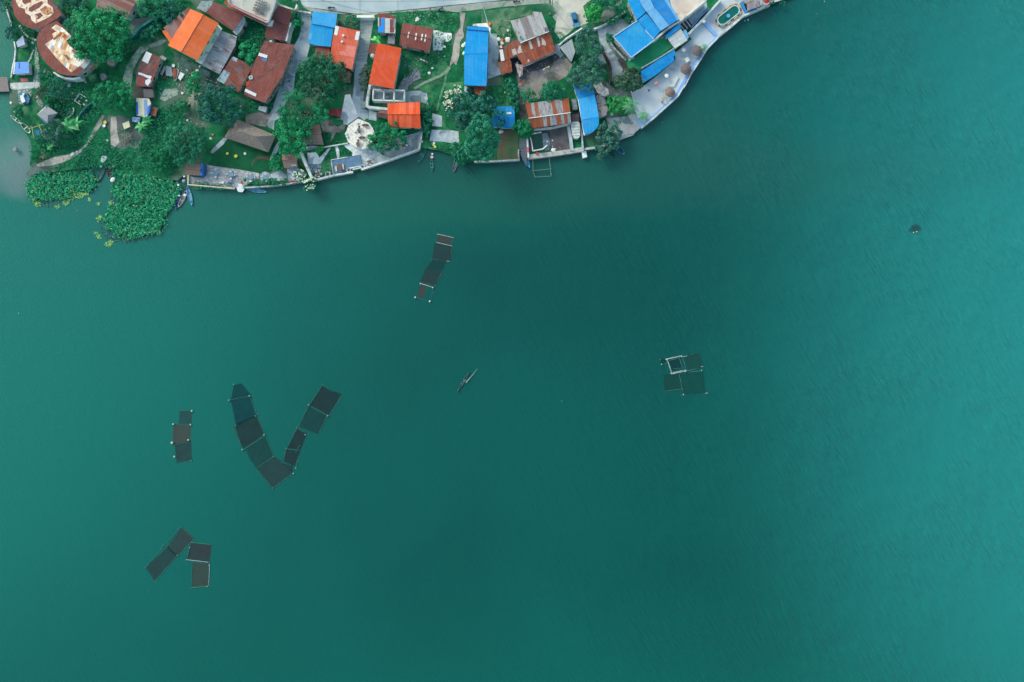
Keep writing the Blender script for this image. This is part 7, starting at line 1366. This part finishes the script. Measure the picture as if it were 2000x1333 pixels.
bike('dark teal motorbike on the road above the blue roofs', *p('E 1255,135 1365,125'), plain('bike_teal', '1f4a5c')); bike('blue and white motorbike at the grassy edge of the road', *p('G 1222,180 1290,115'), plain('bike_blue', '2a70b4')); bike('dark navy motorbike on the road at the top edge above the verge', *p('I 485,40 590,28'), plain('bike_navy', '26406c'))
# ================================================================ PEOPLE
def person(label, q, face, shirt, trs, zb=None, sit=False, name='person'):
    zb = G0+.05 if zb is None else zb
    w = W(q, zb+1.0); root = thing(name, label, 'person', (w.x, w.y, zb), None, face); ORG[root.name] = Vector()
    def skin(nm, vs, es, rr, m, sub=1):
        me = bpy.data.meshes.new(nm); me.from_pydata(vs, es, []); me.materials.append(m); o = bpy.data.objects.new(nm, me); link(o); o.parent = root
        o.modifiers.new('skin', 'SKIN'); sv = me.skin_vertices[0].data if me.skin_vertices else None
        if sv is None:
            bpy.context.view_layer.objects.active = o
        for i, r_ in enumerate(rr):
            sv[i].radius = (r_ if isinstance(r_, tuple) else (r_, r_))
        sv[0].use_root = True; s = o.modifiers.new('sub', 'SUBSURF'); s.levels = s.render_levels = sub; return o
    kz = .5 if sit else .0
    V = [(0, 0, .95), (0, 0, 1.15), (0, 0, 1.38), (0, 0, 1.48), (0, .02, 1.62), (-.18, 0, 1.4), (-.27, .05, 1.14), (-.24, .22, .98), (-.23, .3, .95), (.18, 0, 1.4), (.27, -.03, 1.13), (.25, .08, .92), (.25, .12, .85),
         (-.1, 0, .88), (-.11, .08, .5), (-.11, -.02, .08), (-.11, .14, .04), (.1, 0, .88), (.11, -.05, .5), (.11, -.16, .1), (.11, -.02, .04)]
    E = [(0,1),(1,2),(2,3),(3,4),(2,5),(5,6),(6,7),(7,8),(2,9),(9,10),(10,11),(11,12),(0,13),(13,14),(14,15),(15,16),(0,17),(17,18),(18,19),(19,20)]
    R_ = [(.14,.1), (.13,.09), (.16,.1), (.055,.055), (.1,.11), .06, .045, .035, .03, .06, .045, .035, .03, .085, .06, .045, .03, .085, .06, .045, .03]
    if sit: V = [(x, y+(.0 if z > .8 else .3), z-.45 if z > .6 else max(.03, z-.3)) for x, y, z in V]
    sk = plain('skin', '8a6450', .6); skin('body', V, E, R_, sk)
    sh = lambda k: tuple(Vector(V[k]))
    skin('shirt', [sh(0), sh(1), sh(2), sh(5), tuple(Vector(V[5]).lerp(Vector(V[6]), .7)), sh(9), tuple(Vector(V[9]).lerp(Vector(V[10]), .7))], [(0,1),(1,2),(2,3),(3,4),(2,5),(5,6)], [(.16,.12), (.15,.11), (.18,.12), .08, .065, .08, .065], shirt)
    skin('trousers', [sh(0), sh(13), sh(14), tuple(Vector(V[14]).lerp(Vector(V[15]), .8)), sh(17), sh(18), tuple(Vector(V[18]).lerp(Vector(V[19]), .8))], [(0,1),(1,2),(2,3),(0,4),(4,5),(5,6)], [(.15,.12), .1, .075, .06, .1, .075, .06], trs)
    mb = MB(); hz = V[4][2]; mb.lathe((V[4][0], V[4][1]-.01, hz-.02), [(.105, 0), (.118, .06), (.09, .13), (.01, .155)], 10); build('hair', mb, plain('hair', '1c1614', .7), root)
    return root
NV = plain('navy_cloth', '26344c'); DK = plain('dark_cloth', '2e3238')
person('person in a pink shirt standing at the grassy road edge', p('G 1095,130')[0], .4, plain('pink_cloth', 'd89a9e'), NV)
person('person in white standing below the dark navy motorbike', p('I 515,98')[0], 2.2, SM['w'], DK)
person('person in a white shirt on the verge beside the sandy lot', p('I 1048,205')[0], 1.0, SM['w'], plain('beige_cloth', 'b8b4a8'))
person('person in a white shirt in the alley above the emerald tree', p('F 682,62')[0], .2, SM['w'], NV)
person('person in dark clothes in the alley right of the longest brown roof', p('E 668,1245')[0], 2.9, DK, NV)
person('person in a dull red shirt close to the wall of the longest brown roof', p('E 555,1225')[0], 1.6, SM['r'], DK)
person('person in a pale shirt in the gravel yard near the octagonal terrace', p('F 1272,605')[0], .6, plain('pale_shirt', 'a8c4cc'), NV)
person('person in a pinkish shirt at the right end of the stone terrace', p('Q 1442,342')[0], 1.2, plain('pink_cloth', 'd89a9e'), DK)
person('person in a white shirt beside the corner of the lakeside wall', p('H 945,1045')[0], .1, SM['w'], plain('jeans', '3c587c'))
slab('mat', p('Q 1380,355 1420,350 1415,380 1385,385'), SM['r'], G0+.02, G0+.5, 'red box on the grey slab beside the pinkish-shirted person', 'box')
slab('board', p('Q 730,362 750,360 752,388 735,390'), SM['r'], G0+.07, G0+.3, 'small red stool on the stone terrace above the little pier', 'stool')

# clothes lines with laundry, and street cables
def line(label, qa, qb, cols, h=1.9):
    a, b = W(qa, G0+h), W(qb, G0+h); root = thing('clothes_line', label, 'clothes line', ((a.x+b.x)/2, (a.y+b.y)/2, G0)); d = (b-a)
    for e in (a, b): mb = MB(); mb.tube((e.x, e.y, G0), (e.x, e.y, e.z+.1), .04); build('post', mb, plain('post_wood', '6a5e58'), root)
    mb = MB(); mb.tube(a, b, .015, n=4); build('cord', mb, plain('cable_grey', '9aa4a8'), root)
    n = len(cols)
    for i, c in enumerate(cols):
        t = (i+.7)/(n+.6); m = a.lerp(b, t); mb = MB(); mb.box((m.x, m.y, m.z-.35), (d.length/(n+1)*.8, .22, .7), math.atan2(d.y, d.x)); build('garment', mb, plain('cloth_'+c, c, .8), root)
line('clothes line with mixed laundry in the yard right of the rusty shack', p('C 960,1060')[0], p('C 1080,1180')[0], ['d8dde0', '3c6ea8', 'c0504c', 'd8dde0'])
line('clothes line with pale sheets in the plot below the wide brown gabled house', p('G 930,900')[0], p('G 1080,960')[0], ['e0e4e8', 'd0dce4', 'b8686c'])
line('clothes line with blue and white laundry in the earth yard below the rust-red roof', p('I 900,1090')[0], p('I 1060,1010')[0], ['3f7fc0', 'e0e4e8', 'c8b45c', 'e0e4e8'])
line('clothes line beside the grey concrete box near the thatched hall', p('D 1790,270')[0], p('D 1800,400')[0], ['d8e2ea', '7fb4cc', 'd8e2ea'])
a = W((590.5, 24), G0); b_ = W((1078, 15), G0); mb = MB(); prev = None
for k in range(25):
    t = k/24; q = Vector((a.x+(b_.x-a.x)*t, a.y+(b_.y-a.y)*t, G0+8.2-4*t*(1-t)*1.6))
    if prev: mb.tube(prev, q, .03, n=4)
    prev = q
tag(build('street_cable', mb, plain('cable_dark', '3c444c')), 'sagging dark cable strung between the two street poles', 'cable')
